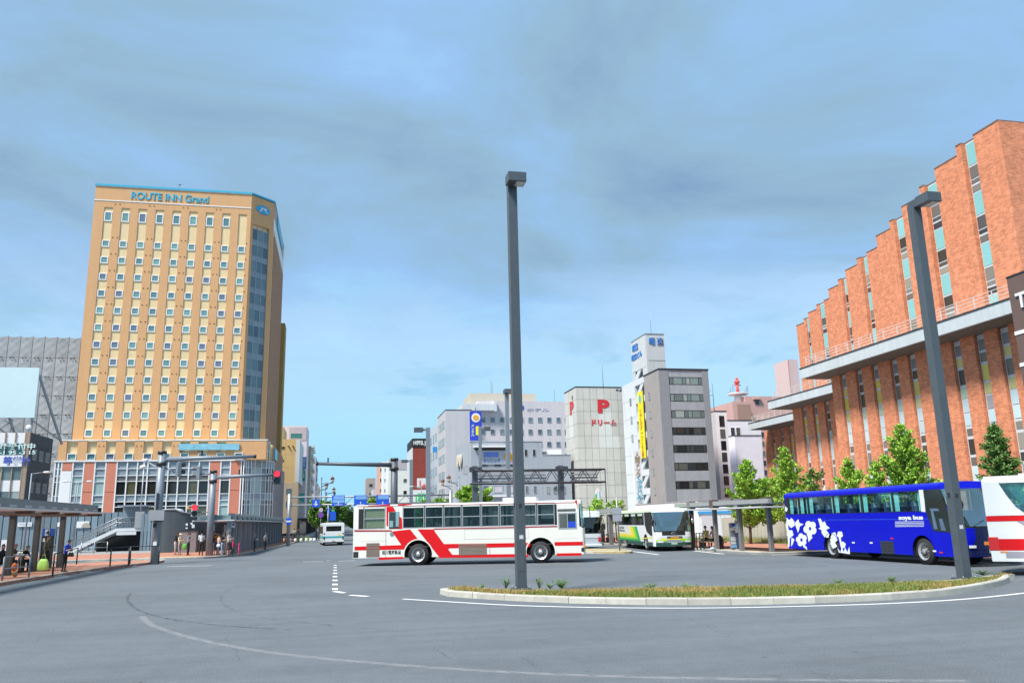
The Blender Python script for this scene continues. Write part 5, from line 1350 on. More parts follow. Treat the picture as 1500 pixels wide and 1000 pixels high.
# van on the ramp
van = thing('white_van', 'white van roof showing above the blue grey ramp wall', 'van', (-13.6, 80, 2.2))
vz = pY(262, 744.5, 80).z; vx0, vx1 = pY(238, 750, 80).x, pY(269, 750, 80).x
b = MB(); b.prism([(vx0, 80, vz - 1.75), (vx1 + .25, 80, vz - 1.75), (vx1 + .25, 80, vz - 1.0), (vx1 - .35, 80, vz - .08), (vx1 - .6, 80, vz), (vx0 + .1, 80, vz), (vx0, 80, vz - .15)], (0, 1.7, 0)); b.build('body', white, van, bevel=.06)
b = MB(); b.prism([(vx0 + .2, 79.99, vz - .78), (vx1 - .95, 79.99, vz - .78), (vx1 - 1.0, 79.99, vz - .2), (vx0 + .2, 79.99, vz - .2)], (0, -.01, 0)); b.prism([(vx1 - .85, 79.99, vz - .78), (vx1 - .1, 79.99, vz - .78), (vx1 - .5, 79.99, vz - .2), (vx1 - .85, 79.99, vz - .2)], (0, -.01, 0)); b.each('side_window', glass_dark, van)
b = MB()
for xx in (vx0 + .7, vx1 - .6): b.cyl((xx, 79.95, vz - 1.7), (xx, 80.2, vz - 1.7), .3, n=14)
b.each('wheel', black, van)
# upper deck the van stands on
flat('ramp_deck', [(-14.8, 75.6), (-12.4, 77.6), (-11.2, 80), (-11, 118), (-14.8, 118)], vz - 2.02, pm('ramp_deck_concrete', (0.25, 0.25, 0.25), 0.9))

fen = thing('panel_fence', 'tall blue grey vertical panel fence behind the left bus stop and stairs', 'fence', (-30, 92, 0))
fpm = pm('fence_panel', (0.17, 0.235, 0.285), 0.4, var=0.10, scale=1.5, rnd=0.22)
fy = 91.0; fx0, fx1 = -62.0, pY(222, 790, fy).x
nf = int((fx1 - fx0) / .62)
fm_ = MB(); fm_.box(-.27, .27, -.03, .03, 0, 3.75); fmm = fm_.mesh('panel', fpm)
for i in range(nf): piece('panel', fmm, fen, (fx0 + (i + .5)*.62, fy, .1))
b = MB()
for z in (.35, 2.0, 3.7): b.box(fx0, fx1, fy + .05, fy + .12, z, z + .1)
b.each('rail', pm('fence_rail', (0.12, 0.14, 0.16), 0.5), fen)
b = MB(); b.box(fx0, fx1, fy + .14, fy + .18, .1, 3.75); b.build('backing_sheet', pm('fence_backing', (0.06, 0.08, 0.10), 0.6), fen)
for (xa, xb, ya, yb2, lab) in ((0, 21, 790, 815, 'large blank white board standing low behind the seated people'), (26, 47, 764.5, 771, 'small white strip notice high on the panel fence'), (112, 131, 763, 773, 'white notice with a round picture on the panel fence'), (84, 92, 764.5, 771, 'small pale notice between two shelter columns')):
    yy = 57.0 if xa == 0 else 90.9
    s_ = thing('notice_board', lab, 'notice', tuple(pY(xa, yb2, yy)))
    b = MB(); a, c = pY(xa, yb2, yy), pY(xb, ya, yy); b.box(a.x, c.x, yy - .05, yy + .03, a.z, c.z); b.build('board', white, s_)
    if xa == 112:
        b = MB(); m0 = (a + c)/2; b.prism([(m0.x + .3 + .42*math.cos(k*PI/8), 90.84, a.z + .02 + .5*max(0, math.sin(k*PI/8))) for k in range(9)], (0, .01, 0)); b.build('picture', pm('print_tan', (0.4, 0.36, 0.3), 0.6), s_)
    if xa == 0:
        b = MB(); b.bar((a.x + .3, yy + .05, .1), (a.x + .3, yy + .05, c.z), .06); b.bar((c.x - .3, yy + .05, .1), (c.x - .3, yy + .05, c.z), .06); b.each('post', steel, s_)
    if xa == 26: text('lettering', 'PARKING', (a.x + .1, 90.84, a.z + .12), 0, .22, pm('print_blue_grey', (0.3, 0.36, 0.5), 0.6, var=0.0), s_, .003, .0, width=c.x - a.x - .2)

st = thing('station_stairs', 'steel stairs with railings rising to a landing above a dark opening', 'stairs', (-20, 84, 0))
SY = 84.0; q = lambda x, y: pY(x, y, SY)
pf, pt_ = q(104, 806), q(170, 772); pl = q(207, 773)
zf, zl_ = .2, q(190, 773).z
b = MB(); b.prism([(pf.x, SY, zf - .1), (pt_.x, SY, zl_ - .34), (pt_.x, SY, zl_), (pf.x, SY, zf + .28)], (0, .12, 0)); b.prism([(pf.x, SY + 2.0, zf - .1), (pt_.x, SY + 2.0, zl_ - .34), (pt_.x, SY + 2.0, zl_), (pf.x, SY + 2.0, zf + .28)], (0, .12, 0)); b.each('stringer', pwhite, st)
ns = 14
for i in range(ns):
    f = (i + .5)/ns; b = MB(); x = pf.x + (pt_.x - pf.x)*f; z = zf + (zl_ - zf)*f; b.box(x - .19, x + .19, SY + .12, SY + 2.0, z, z + .06); b.build('tread', steel, st)
b = MB(); b.box(pt_.x, pl.x, SY - .02, SY + 2.2, zl_ - .28, zl_); b.box(pt_.x + .1, pl.x - .4, SY - .1, SY - .02, zl_ - .62, zl_ - .32); b.each('landing', pwhite, st)
b = MB()
for k, zz in enumerate((.55, .95)):
    b.tube([(pf.x - .2, SY + .06, zf + zz + .1), (pt_.x, SY + .06, zl_ + zz), (pl.x, SY + .06, zl_ + zz)], .04, 6)
    b.tube([(pf.x - .2, SY + 2.06, zf + zz + .1), (pt_.x, SY + 2.06, zl_ + zz), (pl.x, SY + 2.06, zl_ + zz)], .04, 6)
b.each('handrail', steel, st)
for i in range(26):
    f = i/25; x = pf.x + (pt_.x - pf.x)*f; z = zf + (zl_ - zf)*f
    b = MB(); b.box(x - .018, x + .018, SY + .04, SY + .08, z + .2, z + .95); b.build('baluster', steel, st)
for i in range(16):
    x = pt_.x + (pl.x - pt_.x)*(i + .5)/16; b = MB(); b.box(x - .02, x + .02, SY + .04, SY + .08, zl_, zl_ + .95); b.build('baluster', dark, st)
b = MB(); b.box(pt_.x - .05, pl.x + .3, SY + .0, SY + 2.3, zl_ + 2.0, zl_ + 2.12); b.build('roof_plate', pm('stair_roof_blue', (0.20, 0.26, 0.34), 0.5), st)
b = MB(); b.box(pt_.x, pl.x, SY + 2.2, SY + 2.3, zl_, zl_ + 2.0); b.build('rear_panel', fpm, st)
b = MB(); b.box(pl.x - .6, pl.x + .2, SY - .1, SY + .5, zl_, zl_ + 1.5); b.build('ticket_box', pm('box_grey', (0.28, 0.31, 0.33), 0.6), st)
b = MB(); b.box(pf.x + 1.5, pl.x + .9, SY + 2.4, SY + 2.6, 0, zl_ - .3); b.box(pl.x + .6, pl.x + 1.8, SY + .3, SY + .5, .1, 3.4); b.each('under_shade_sheet', pm('under_shade_black', (0.02, 0.022, 0.025), 0.8), st)  # near-black sheets stand in for the shade of the opening
for i in range(7):
    b = MB(); x = pl.x + .1 + i*.3; b.box(x, x + .24, SY - .6, SY - .52, .12, 3.5); b.build('side_sheet', fpm, st)
# thin railings on plaza and island
def railing(label, pts, h=1.0, mid=True, m=None, group='thin steel railings around the left bus stop'):
    m = m or steel
    t = thing('railing', label, 'railing', (pts[0][0], pts[0][1], .13), group=group)
    for p in pts: b = MB(); b.cyl((p[0], p[1], .1), (p[0], p[1], .13 + h), .04, n=8); b.build('post', m, t)
    for z in ((h, h*.5) if mid else (h,)):
        b = MB(); b.tube([(p[0], p[1], .13 + z) for p in pts], .028, 6); b.build('rail', m, t)
railing('grey railing in front of the seated people at stop four', [pZ(3, 850, .13).xy, pZ(42, 845, .13).xy], 0.95, True, polegrey)
railing('single dark post railing between the two waiting standers', [pZ(77, 842, .13).xy, pZ(112, 826, .13).xy], 0.95, False, dark)
railing('low railing along the lane edge left of the signal pole', [pZ(161, 829.5, .13).xy, pZ(188, 827, .13).xy], 1.0, False, dark)
railing('short dark railing beside the foot of the near signal pole', [pZ(190, 826, .13).xy, pZ(232, 825, .13).xy], 1.0, False, dark)
railing('railing at the bottom of the stairs', [pY(118, 815, 80).xy, pY(137, 815, 80).xy, pY(156, 815, 80).xy], .95, True, steel)

# ================================================================== STREET FURNITURE
def square_lamp(label, x, y, h, w, hd, s=1.0, rotz=0.0, z0=.0, m=None, arm=.30, group='square posted street lamps'):
    """square post, short arm and flat box head reaching towards -Y (turned by rotz)"""
    m = m or postgrey
    t = thing('street_lamp', label, 'street lamp', (x, y, z0), rotz, group, local=True)
    b = MB(); b.box(-w/2, w/2, -w/2, w/2, 0, h - .16*s); b.box(-w/2 - .002, w/2 + .002, -w/2 - .002, w/2 + .002, 1.95, 1.98); b.build('pole', m, t, bevel=.012)
    b = MB(); b.box(-w/2 + .02, w/2 - .02, w/2, -arm*s, h - .28*s, h - .02*s); b.build('arm', m, t, bevel=.01)
    b = MB(); b.box(-w/2 - (.10 if arm < .2 else .03), w/2 + .20*s, -arm*s, -arm*s - hd, h - .31*s, h); hd_o = b.build('lamp_head', m, t, bevel=.012)
    b = MB(); b.box(w*.1, w/2 + .17*s, -arm*s - .06, -arm*s - hd + .06, h - .325*s, h - .305*s); b.build('lens', lamp_glass, hd_o)
    b = MB(); b.box(-w/2 - .11, w/2 + .11, -w/2 - .11, w/2 + .11, .0, .06); bp_ = b.build('base_plate', m, t, bevel=.008)
    b = MB()
    for sx in (-1, 1):
        for sy in (-1, 1): b.cyl((sx*(w/2 + .06), sy*(w/2 + .06), .06), (sx*(w/2 + .06), sy*(w/2 + .06), .11), .022, n=6)
    b.each('anchor_bolt', steel, t)
    b = MB(); b.box(-.08, .08, -w/2 - .008, -w/2, .55, .98); b.box(-w/2 - .008, -w/2, -.08, .08, .55, .98); b.each('access_door', poledark, t)
    b = MB(); b.box(-.05, .07, -w/2 - .004, -w/2, 1.45, 1.56); b.build('sticker', offwhite, t)
    b = MB(); b.box(-w/2 - .006, -w/2 + .001, -.05, .05, 2.35, 2.5); b.box(-.04, .04, -w/2 - .006, -w/2, 2.35, 2.47); b.build('hatch', dark, t)
    return t
P = pZ(763.5, 863, .13); square_lamp('tall dark square lamp post standing at the left end of the centre island', P.x, P.y, pY(757, 247.5, P.y - .85).z - .12, .29, .5, z0=.12, arm=.17)
P = pZ(1413, 848, .13); square_lamp('tall dark square lamp post standing at the right end of the centre island', P.x, P.y, pY(1371, 280.5, P.y - .85).z - .12, .29, .55, z0=.12)
def t_lamp(label, px, ptop, Y, side, w=.3, m=None, hl=1.0, pm_=None):
    p = pY(px, ptop, Y); m = m or polegrey
    t = thing('street_lamp', label, 'street lamp', (p.x, Y, 0), 0, 'square posted street lamps')
    b = MB(); b.box(p.x - w/2, p.x + w/2, Y - w/2, Y + w/2, 0, p.z); b.build('pole', m, t)
    s = side
    b = MB(); b.box(p.x + s*w/2, p.x + s*(w/2 + .35), Y - .1, Y + .1, p.z - .3, p.z - .12); b.build('arm', m, t)
    b = MB(); b.box(p.x + s*(w/2 + .3), p.x + s*(w/2 + .3 + hl), Y - .3, Y + .3, p.z - .42, p.z - .02); b.build('lamp_head', poledark, t)
p = pY(742, 571, 85)
t = thing('street_lamp', 'grey lamp post with flat head just left of the tall centre post', 'street lamp', (p.x, 85, 0), 0, 'square posted street lamps')
b = MB(); b.box(p.x - .19, p.x + .19, 84.8, 85.2, 0, p.z - .3); b.build('pole', polegrey, t)
b = MB(); b.box(p.x - .35, p.x + .55, 84.1, 85.2, p.z - .42, p.z); b.build('lamp_head', poledark, t)
t_lamp('grey lamp post left of the white corner office with head to the left', 627, 626, 75, -1, .36, polegrey, .8)
t_lamp('grey lamp post in front of the red brick hotel edge', 602.5, 673, 120, -1, .45, polegrey, .9)
t_lamp('grey lamp post before the clinic with head to the right', 703, 625, 90, 1, .32, polegrey, .7)
# slim road lights
for (px, pt, Y, s, L, lab) in ((617, 713, 110, -1, 1.1, 'slim white road light before the red brick hotel'), (46.5, 693, 72, 1, .9, 'slim pale road light in front of the dark office'), (112, 706, 95, -1, .9, 'slim road light left of the hotel podium salmon panels'), (115, 706, 88, 1, .8, 'second slim road light standing close beside the podium')):
    p = pY(px, pt, Y); t = thing('road_light', lab, 'street lamp', (p.x, Y, 0))
    b = MB(); b.cyl((p.x, Y, 0), (p.x, Y, p.z), .075, .05, 8); b.build('pole', polegrey, t)
    b = MB(); b.tube([(p.x, Y, p.z - .05), (p.x + s*L*.5, Y, p.z + .02), (p.x + s*L, Y, p.z + .08)], .035, 6); b.build('arm', polegrey, t)
    b = MB(); b.ell((p.x + s*(L + .2), Y, p.z + .08), .32, .12, .09, 10, 5); b.build('lamp_head', offwhite, t)
# ornate lanterns along the street
lanm = pm('lantern_copper', (0.20, 0.09, 0.05), 0.5, var=0.1)
def lantern(label, px, parm, plx, ply, Y, m):
    p = pY(px, parm, Y); l = pY(plx, ply, Y)
    t = thing('ornate_street_lamp', label, 'street lamp', (p.x, Y, 0), 0, 'ornate lantern lamps along the street')
    b = MB(); b.cyl((p.x, Y, 0), (p.x, Y, p.z + .7), .13, .07, 8); b.ell((p.x, Y, p.z + .75), .1, .1, .14, 8, 5); b.build('pole', m, t)
    b = MB(); b.tube([(p.x, Y, p.z - .5), (p.x + (l.x - p.x)*.35, Y, p.z - .12), (p.x + (l.x - p.x)*.7, Y, p.z), (l.x, Y, p.z + .05)], .06, 6); b.tube([(p.x, Y, p.z), (l.x, Y, p.z + .05)], .05, 6); b.build('arm', m, t)
    k = 1.0
    b = MB(); b.cyl((l.x, Y, p.z + .05), (l.x, Y, p.z + .65), .16, .27, 8); b.build('lantern_glass', pm('lantern_glass', (0.5, 0.42, 0.36), 0.2), t)
    b = MB(); b.cyl((l.x, Y, p.z + .65), (l.x, Y, p.z + 1.0), .36, .05, 8); b.ell((l.x, Y, p.z + 1.03), .05, .05, .09, 6, 4); b.build('lantern_cap', lanm, t)
for a in (('tallest ornate lantern lamp on the left of the street, arm to the right', 471, 708, 487, 703, 120, poledark), ('ornate lantern lamp on the left, left of the tallest one', 465, 717, 478, 713, 124, poledark), ('third ornate lantern lamp down the left of the street', 476.5, 722, 489, 718, 150, poledark), ('farthest ornate lantern lamp in the left row above the blue sign', 478, 726.5, 490, 722, 178, poledark),
        ('ornate lantern lamp with copper cap above the green street tree on the right', 672, 706.5, 657.5, 702, 110, polegrey), ('ornate lantern lamp left of the copper capped one on the right', 661, 711.5, 648.5, 708, 118, polegrey), ('ornate lantern lamp by the pale blue office', 637, 721.5, 628, 719, 140, polegrey)): lantern(*a)

# arm poles (sign poles with a long horizontal arm)
def arm_pole(label, px, pyb, ptop, Y, armx, w, m, ap=0.0):
    p = pY(px, ptop, Y); pb = pY(px, 760, Y); e = pY(armx, ptop + 6, Y)
    t = thing('arm_pole', label, 'pole', (p.x, Y, 0), 0, 'poles with a long horizontal arm')
    b = MB(); b.cyl((pb.x, Y, 0), (pb.x, Y, p.z), w/2, w*.44, 14); b.build('pole', m, t)
    b = MB(); b.cyl((pb.x, Y, p.z - .12), (pb.x, Y, p.z + .06), w*.52, n=14); b.cyl((pb.x, Y, p.z - .85), (pb.x, Y, p.z - .62), w*.56, n=14); b.each('collar', dark, t)
    b = MB(); b.cyl((pb.x, Y, p.z - .45), (e.x, Y, p.z - .30), w*.30, w*.2, 10); b.build('arm', m, t)
    s = 1 if e.x > pb.x else -1
    b = MB(); b.cyl((e.x - s*.15, Y, p.z - .30), (e.x + s*.02, Y, p.z - .30), w*.24, n=10); xm_ = pb.x + (e.x - pb.x)*(.42 if s > 0 else .85); b.box(xm_ - .05, xm_ + .05, Y - .06, Y + .06, p.z - .25, p.z + .12); b.each('fitting', dark, t)
    return t, pb.x, p.z
t1, x1, z1 = arm_pole('blue grey arm pole carrying equipment boxes on the left pavement', 231, 826, 662, 54.6, 375, .52, polegrey)
Y = 54.6
b = MB(); b.box(x1 - .42, x1 + .45, Y - .55, Y - .24, pY(230, 762, Y).z, pY(230, 747, Y).z); b.build('equipment_box', pm('equipment_grey', (0.30, 0.33, 0.36), 0.6), t1)
b = MB(); b.box(x1 - .3, x1 + .42, Y - .5, Y - .2, pY(230, 764, Y).z, pY(230, 763, Y).z); b.box(x1 - .1, x1 + .02, Y - .32, Y - .25, pY(230, 763, Y).z, pY(230, 722, Y).z); b.box(x1 - .18, x1 + .0, Y - .32, Y - .22, pY(230, 772, Y).z, pY(230, 766, Y).z); b.each('bracket', dark, t1)
b = MB(); b.box(x1 - .10, x1 + .10, Y - .36, Y - .25, pY(228, 799, Y).z, pY(228, 793, Y).z); b.build('push_button_box', white, t1)
b = MB(); b.bar((x1 - .3, Y - .2, 7.0 - 1.1), (x1 - .85, Y - .3, 6.2), .06); b.ell((x1 - .9, Y - .3, 6.25), .2, .12, .12, 8, 5); b.ell((x1 - 1.0, Y - .3, 5.85), .2, .12, .12, 8, 5); b.cyl((x1 - .95, Y - .3, 3.2), (x1 - .95, Y - .3, 6.3), .03, n=6); b.each('loudspeaker', white, t1)
def signal(label, x, y, z, s, lit, rotz=0.0, arrow=False, lenses=2, hm=None):
    """upright signal head facing -Y turned by rotz; z is its lower edge"""
    t = thing('traffic_signal', label, 'traffic light', (x, y, z), rotz, 'traffic signals by the left pavement', local=True)
    hgt = .44*s*lenses
    b = MB(); b.box(-.24*s, .24*s, -.12*s, .12*s, 0, hgt); b.build('housing', hm or poledark, t, bevel=.03*s)
    cols = [pm('signal_dark_lens', (0.02, 0.05, 0.04), 0.25, var=0.0), pm('signal_red_lens', (0.80, 0.02, 0.04), 0.3, var=0.0, emit=1.0)]
    for i in range(lenses):
        zc_ = (i + .5) * .44*s
        b = MB(); b.cyl((0, -.12*s, zc_), (0, -.15*s, zc_), .19*s, n=18); b.build('lens', cols[1] if (i == lenses - 1 and lit) else cols[0], t)
        b = MB(); n = 12; a0, a1 = math.radians(-10), math.radians(190); v = []
        for j in range(n + 1):
            a = a0 + (a1 - a0)*j/n
            for yy, rr in ((-.12*s, .22*s), (-.38*s, .205*s)): v.append((rr*math.cos(a), yy, zc_ + rr*math.sin(a)))
        b.add(v, [(2*j, 2*j+1, 2*j+3, 2*j+2) for j in range(n)]); b.build('visor', dark, t)
    return t
# signal seen from the side under the near arm pole
e = pY(262, 690, Y)
b = MB(); b.tube([(x1 + .2, Y, pY(240, 684, Y).z), (e.x - .2, Y - .1, pY(258, 692, Y).z)], .05, 6); b.build('signal_bracket', polegrey, t1)
signal('signal head seen from the side under the near arm pole', e.x, Y - .1, pY(262, 698, Y).z, 1.0, False, math.radians(112), lenses=2, hm=polegrey)
t2, x2, z2 = arm_pole('blue grey arm pole reaching right with a red light at its end', 309, 816, 690, 64.0, 402, .50, polegrey)
Y2 = 64.0
signal('red traffic light at the end of the far pole arm over the street', pY(406, 700, Y2).x, Y2 - .1, pY(406, 709, Y2).z, 1.15, True)
signal('signal head seen edge on left of the far arm pole top', pY(292, 700, Y2).x, Y2 - .2, pY(292, 702, Y2).z, 1.1, False, math.radians(-100), lenses=2, hm=polegrey)
b = MB(); b.tube([(x2, Y2, pY(300, 694, Y2).z), (pY(294, 694, Y2).x, Y2 - .1, pY(296, 694, Y2).z)], .06, 6); b.tube([(x2, Y2, pY(286, 750, Y2).z), (pY(288, 750, Y2).x, Y2 - .1, pY(286, 750, Y2).z)], .04, 6); b.each('signal_bracket', polegrey, t2)
signal('low red pedestrian light left of the far arm pole', pY(286, 748, Y2).x, Y2 - .15, pY(286, 756.5, Y2).z, 1.0, True, hm=pm('signal_pale_housing', (0.42, 0.44, 0.45), 0.5))
b = MB(); b.bar((pY(276, 745, Y2).x, Y2 - .15, pY(276, 744, Y2).z), (pY(283, 745, Y2).x, Y2 - .15, pY(283, 744, Y2).z), .07); b.ell(pY(275.5, 744.3, Y2 - .15), .11, .08, .11, 8, 5); b.each('orange_arrow', pm('orange_paint', (0.62, 0.28, 0.08), 0.5), t2)
t3, x3, z3 = arm_pole('dark grey arm pole behind the red striped bus reaching left over the street', 577, 800, 672, 62.0, 463, .58, poledark)

# gantry with blue direction signs across the street
gn = thing('sign_gantry', 'steel gantry across the street carrying blue direction signs', 'gantry', (3, 92, 0))
Y = 92.0; q = lambda x, y: pY(x, y, Y)
xa, xb = q(423, 760).x, 12.5
b = MB(); b.cyl((xa, Y, 0), (xa, Y, q(423, 723).z), .2, n=12); b.cyl((xb, Y, 0), (xb, Y, 5.6), .2, n=12); b.each('post', steel, gn)
zt_, zb_ = q(500, 727).z, q(500, 738.5).z
b = MB(); b.cyl((xa - .3, Y, zt_), (xb, Y, zt_), .09, n=8); b.cyl((xa, Y, zb_), (xb, Y, zb_), .09, n=8); b.each('beam', steel, gn)
b = MB(); x = q(505, 730).x; up = True
while x < xb: b.bar((x, Y, zb_ if up else zt_), (x + .95, Y, zt_ if up else zb_), .07); x += .95; up = not up
b.each('brace', steel, gn)
sblue = pm('road_sign_blue', (0.015, 0.10, 0.62), 0.4, var=0.02); spale = pm('road_sign_pale', (0.20, 0.40, 0.72), 0.4, var=0.05)
for (x0, x1_, y0, y1_, kind) in ((457, 468.5, 731, 742.5, 'arrow'), (486, 505.5, 725, 741, 'two'), (518.5, 537.5, 725, 741, 'one'), (551, 570, 724.5, 741, 'one')):
    a, c = q(x0, y1_), q(x1_, y0)
    b = MB(); b.box(a.x, c.x, Y - .22, Y - .15, a.z, c.z); sg = b.build('sign_board', sblue, gn)
    b = MB(); w, h = c.x - a.x, c.z - a.z
    if kind == 'arrow':
        mx = (a.x + c.x)/2
        b.box(mx - .06, mx + .06, Y - .24, Y - .22, a.z + .35*h, a.z + .8*h); b.prism([(mx - .25, Y - .24, a.z + .42*h), (mx, Y - .24, a.z + .15*h), (mx + .25, Y - .24, a.z + .42*h)], (0, .02, 0)); b.build('white_print', white, sg)
    else:
        b.box(a.x + .12*w, c.x - .04*w, Y - .24, Y - .22, a.z + .62*h, a.z + .94*h)
        if kind == 'two': b.box(a.x + .06*w, c.x - .04*w, Y - .24, Y - .22, a.z + .3*h, a.z + .58*h)
        b.build('pale_panel', spale, sg)
        b = MB(); mx = (a.x + c.x)/2
        b.box(mx - .04, mx + .04, Y - .25, Y - .23, a.z + .06*h, a.z + .4*h); b.box(mx - .3*w, mx + .3*w, Y - .25, Y - .23, a.z + .1*h, a.z + .14*h); b.build('white_print', white, sg)
sgn = thing('one_way_sign', 'small blue and white sign low on the gantry left post', 'sign', (xa, Y - .25, 2.6))
b = MB(); b.box(q(419, 760).x, q(427.5, 760).x, Y - .3, Y - .24, q(423, 767.5).z, q(423, 758.5).z); b.build('board', sblue, sgn)
b = MB(); b.box(q(419, 760).x + .03, q(427.5, 760).x - .03, Y - .32, Y - .3, q(423, 764.3).z, q(423, 762).z); b.build('white_print', white, sgn)
nps = thing('no_parking_sign', 'round blue and red no parking signs on a post by the dark street tree', 'sign', (pY(470, 760, 105).x, 105, 0))
p = pY(470, 754, 105)
b = MB(); b.cyl((p.x, 105.05, 0), (p.x, 105.05, p.z + .8), .04, n=6); b.build('post', steel, nps)
b = MB(); b.cyl((p.x, 105, p.z), (p.x, 104.96, p.z), .32, n=18); b.build('sign_disc', pm('sign_violet', (0.20, 0.06, 0.38), 0.4, var=0.0), nps)
b = MB(); b.cyl((p.x, 105, p.z + .62), (p.x, 104.96, p.z + .62), .26, n=18); b.build('upper_disc', pm('sign_pinkish', (0.50, 0.42, 0.50), 0.4, var=0.0), nps)
bss = thing('blue_street_sign', 'blue road sign with a green name plate hanging below the gantry', 'sign', (pY(486, 756, 110).x, 110, 0))
q = lambda x, y: pY(x, y, 110.0)
b = MB(); b.box(q(483, 756).x, q(492, 756).x, 110, 110.1, q(487, 762).z, q(487, 749).z); b.box(q(479, 750).x, q(483.5, 750).x, 110.12, 110.2, q(482, 751).z, q(482, 743).z); b.each('board', sblue, bss)
b = MB(); b.box(q(485.5, 748).x, q(490, 748).x, 110, 110.1, q(487, 748.5).z, q(487, 746.5).z); b.build('green_plate', gcm, bss)
b = MB(); b.cyl((q(480.5, 756).x, 110.2, 0), (q(480.5, 756).x, 110.2, q(480, 740).z), .09, n=8); b.bar((q(480.5, 756).x, 110.15, q(480, 746).z), (q(491, 756).x, 110.15, q(480, 746).z), .06); b.each('post', steel, bss)
# overhead wires across the street
wires = thing('overhead_wires', 'thin overhead wires spanning the street behind the blue signs', 'wire', (3, 118, 4))
b = MB()
for ya in (752, 763): b.tube([pY(440, ya, 118), pY(505, ya + .4, 118), pY(620, ya, 118)], .025, 4)
b.each('wire', dark, wires)

# truss gantry behind the red striped bus
tr = thing('truss_gantry', 'dark steel truss gantry on two posts behind the red striped bus', 'gantry', (18, 75, 0))
Y = 75.0; q = lambda x, y: pY(x, y, Y)
xl, xr = q(690, 690).x, q(886, 690).x; zt_, zb_ = q(770, 688).z, q(770, 707).z
tm = pm('truss_dark', (0.055, 0.06, 0.07), 0.5, 0.2, var=0.1)
for yy in (Y, Y + .9):
    b = MB(); b.cyl((xl, yy, zt_), (xr, yy, zt_), .09, n=8); b.cyl((xl, yy, zb_), (xr, yy, zb_), .09, n=8); b.each('chord', tm, tr)
    b = MB(); x = xl + .8; up = True
    while x < xr - .8: b.bar((x, yy, zb_ if up else zt_), (x + .78, yy, zt_ if up else zb_), .06); x += .78; up = not up
    b.each('brace', tm, tr)
b = MB()
for x in (q(697, 720).x, q(824, 720).x): b.box(x - .24, x + .24, Y + .2, Y + .7, 0, q(700, 682).z if x < 15 else q(824, 681).z)
b.each('post', poledark, tr)
b = MB()
for x in (q(697, 720).x, q(824, 720).x):
    for sx in (-.45, .33): b.box(x + sx - .12, x + sx + .25, Y - .15, Y + .15, zt_ - .15, zt_ + .3)
b.each('clamp', tm, tr)
rear = pm('sign_back_grey', (0.36, 0.38, 0.42), 0.6, var=0.05)
for (a, c) in ((703, 804), (840, 881)):
    for k in range(4): panel(tr, 'slat', (q(a, 700).x + q(c, 700).x)/2, Y + 1.2, zb_ + .1 + k*(zt_ - zb_)/4, q(c, 700).x - q(a, 700).x, (zt_ - zb_)/4 - .12, rear, 0, .05)
b = MB(); b.cyl((xr + .02, Y, 0.1), (xr + .02, Y, zt_ + .02), .06, n=8); b.build('end_post', tm, tr)
fl = thing('arrow_flag_sign', 'white and green pointed flag sign in front of the parking tower', 'sign', tuple(pY(876, 742, 80)))
q = lambda x, y: pY(x, y, 80.0)
b = MB(); b.prism([(q(871.5, 742).x, 80, q(872, 742).z), (q(881, 742).x, 80, q(881, 742).z), (q(881, 720).x, 80, q(881, 720).z), (q(876, 714).x, 80, q(876, 714.5).z), (q(871.5, 720).x, 80, q(872, 720).z)], (0, .06, 0)); b.build('board', white, fl)
b = MB(); b.box(q(872, 730).x, q(874.5, 730).x, 79.97, 80, q(872, 738).z, q(872, 723).z); b.build('green_print', gcm, fl)
b = MB(); b.box(q(878, 730).x, q(879.5, 730).x, 79.97, 80, q(879, 737).z, q(879, 719).z); b.build('blue_print', spale, fl)
b = MB(); b.cyl((q(876, 742).x, 80.1, 0), (q(876, 742).x, 80.1, q(876, 716).z), .05, n=6); b.build('pole', steel, fl)
# post with two small grey boards seen from behind
sp = thing('back_of_sign', 'back of a grey double sign board on a slim post on the far median', 'sign', (17.15, 49.3, .12))
P = pZ(908, 806, .12); Y = P.y; q = lambda x, y: pY(x, y, Y)
b = MB(); b.cyl((P.x, Y, .12), (q(902.5, 725).x, Y, q(902, 725).z), .05, n=8); b.build('post', steel, sp)
b = MB(); b.box(q(897, 750).x, q(910, 750).x, Y - .06, Y - .03, q(903, 763).z, q(903, 753.5).z); b.box(q(897, 750).x, q(910, 750).x, Y - .06, Y - .03, q(903, 752.8).z, q(903, 743).z); b.each('board', rear, sp)

# ---------------------------------------------------------------- shelters
soffp = pm('canopy_soffit', (0.74, 0.64, 0.58), 0.6, var=0.04)
gutm = pm('canopy_gutter_grey', (0.12, 0.15, 0.165), 0.5, var=0.15, scale=1.5)
colm = pm('shelter_column_brown', (0.065, 0.06, 0.055), 0.6, var=0.1)
beamm = pm('canopy_beam_brown', (0.09, 0.06, 0.05), 0.6)
sh = thing('bus_shelter', 'long flat roofed shelter over the left bus stop with dark columns', 'bus shelter', (-15, 42, .13), group='bus shelters of the terminal')
YE = 51.2
b = MB(); b.box(-13.75, -12.95, 30, YE, 3.0, 3.09); b.box(-17.4, -16.8, 30, YE, 3.0, 3.09); b.each('soffit', soffp, sh)
b = MB(); b.box(-13.75, -13.45, 30.2, YE + .6, 3.095, 3.5); b.box(-16.95, -16.75, 30.2, YE + .6, 3.095, 3.4); b.each('gutter', gutm, sh)
b = MB(); b.box(-16.7, -13.8, 30.2, YE, 3.10, 3.12); b.build('added_clear_roof', glass_clear('canopy_glass', (0.86, 0.90, 0.90), 0.02), sh)  # assumed clear pane, put in so the canopy casts only thin shadows
b = MB()
for i in range(12): b.box(-13.48, -13.44, 31.5 + i*1.75, 32.3 + i*1.75, 3.16, 3.24)
b.each('gutter_mark', pm('gutter_pale', (0.34, 0.38, 0.40), 0.5), sh)
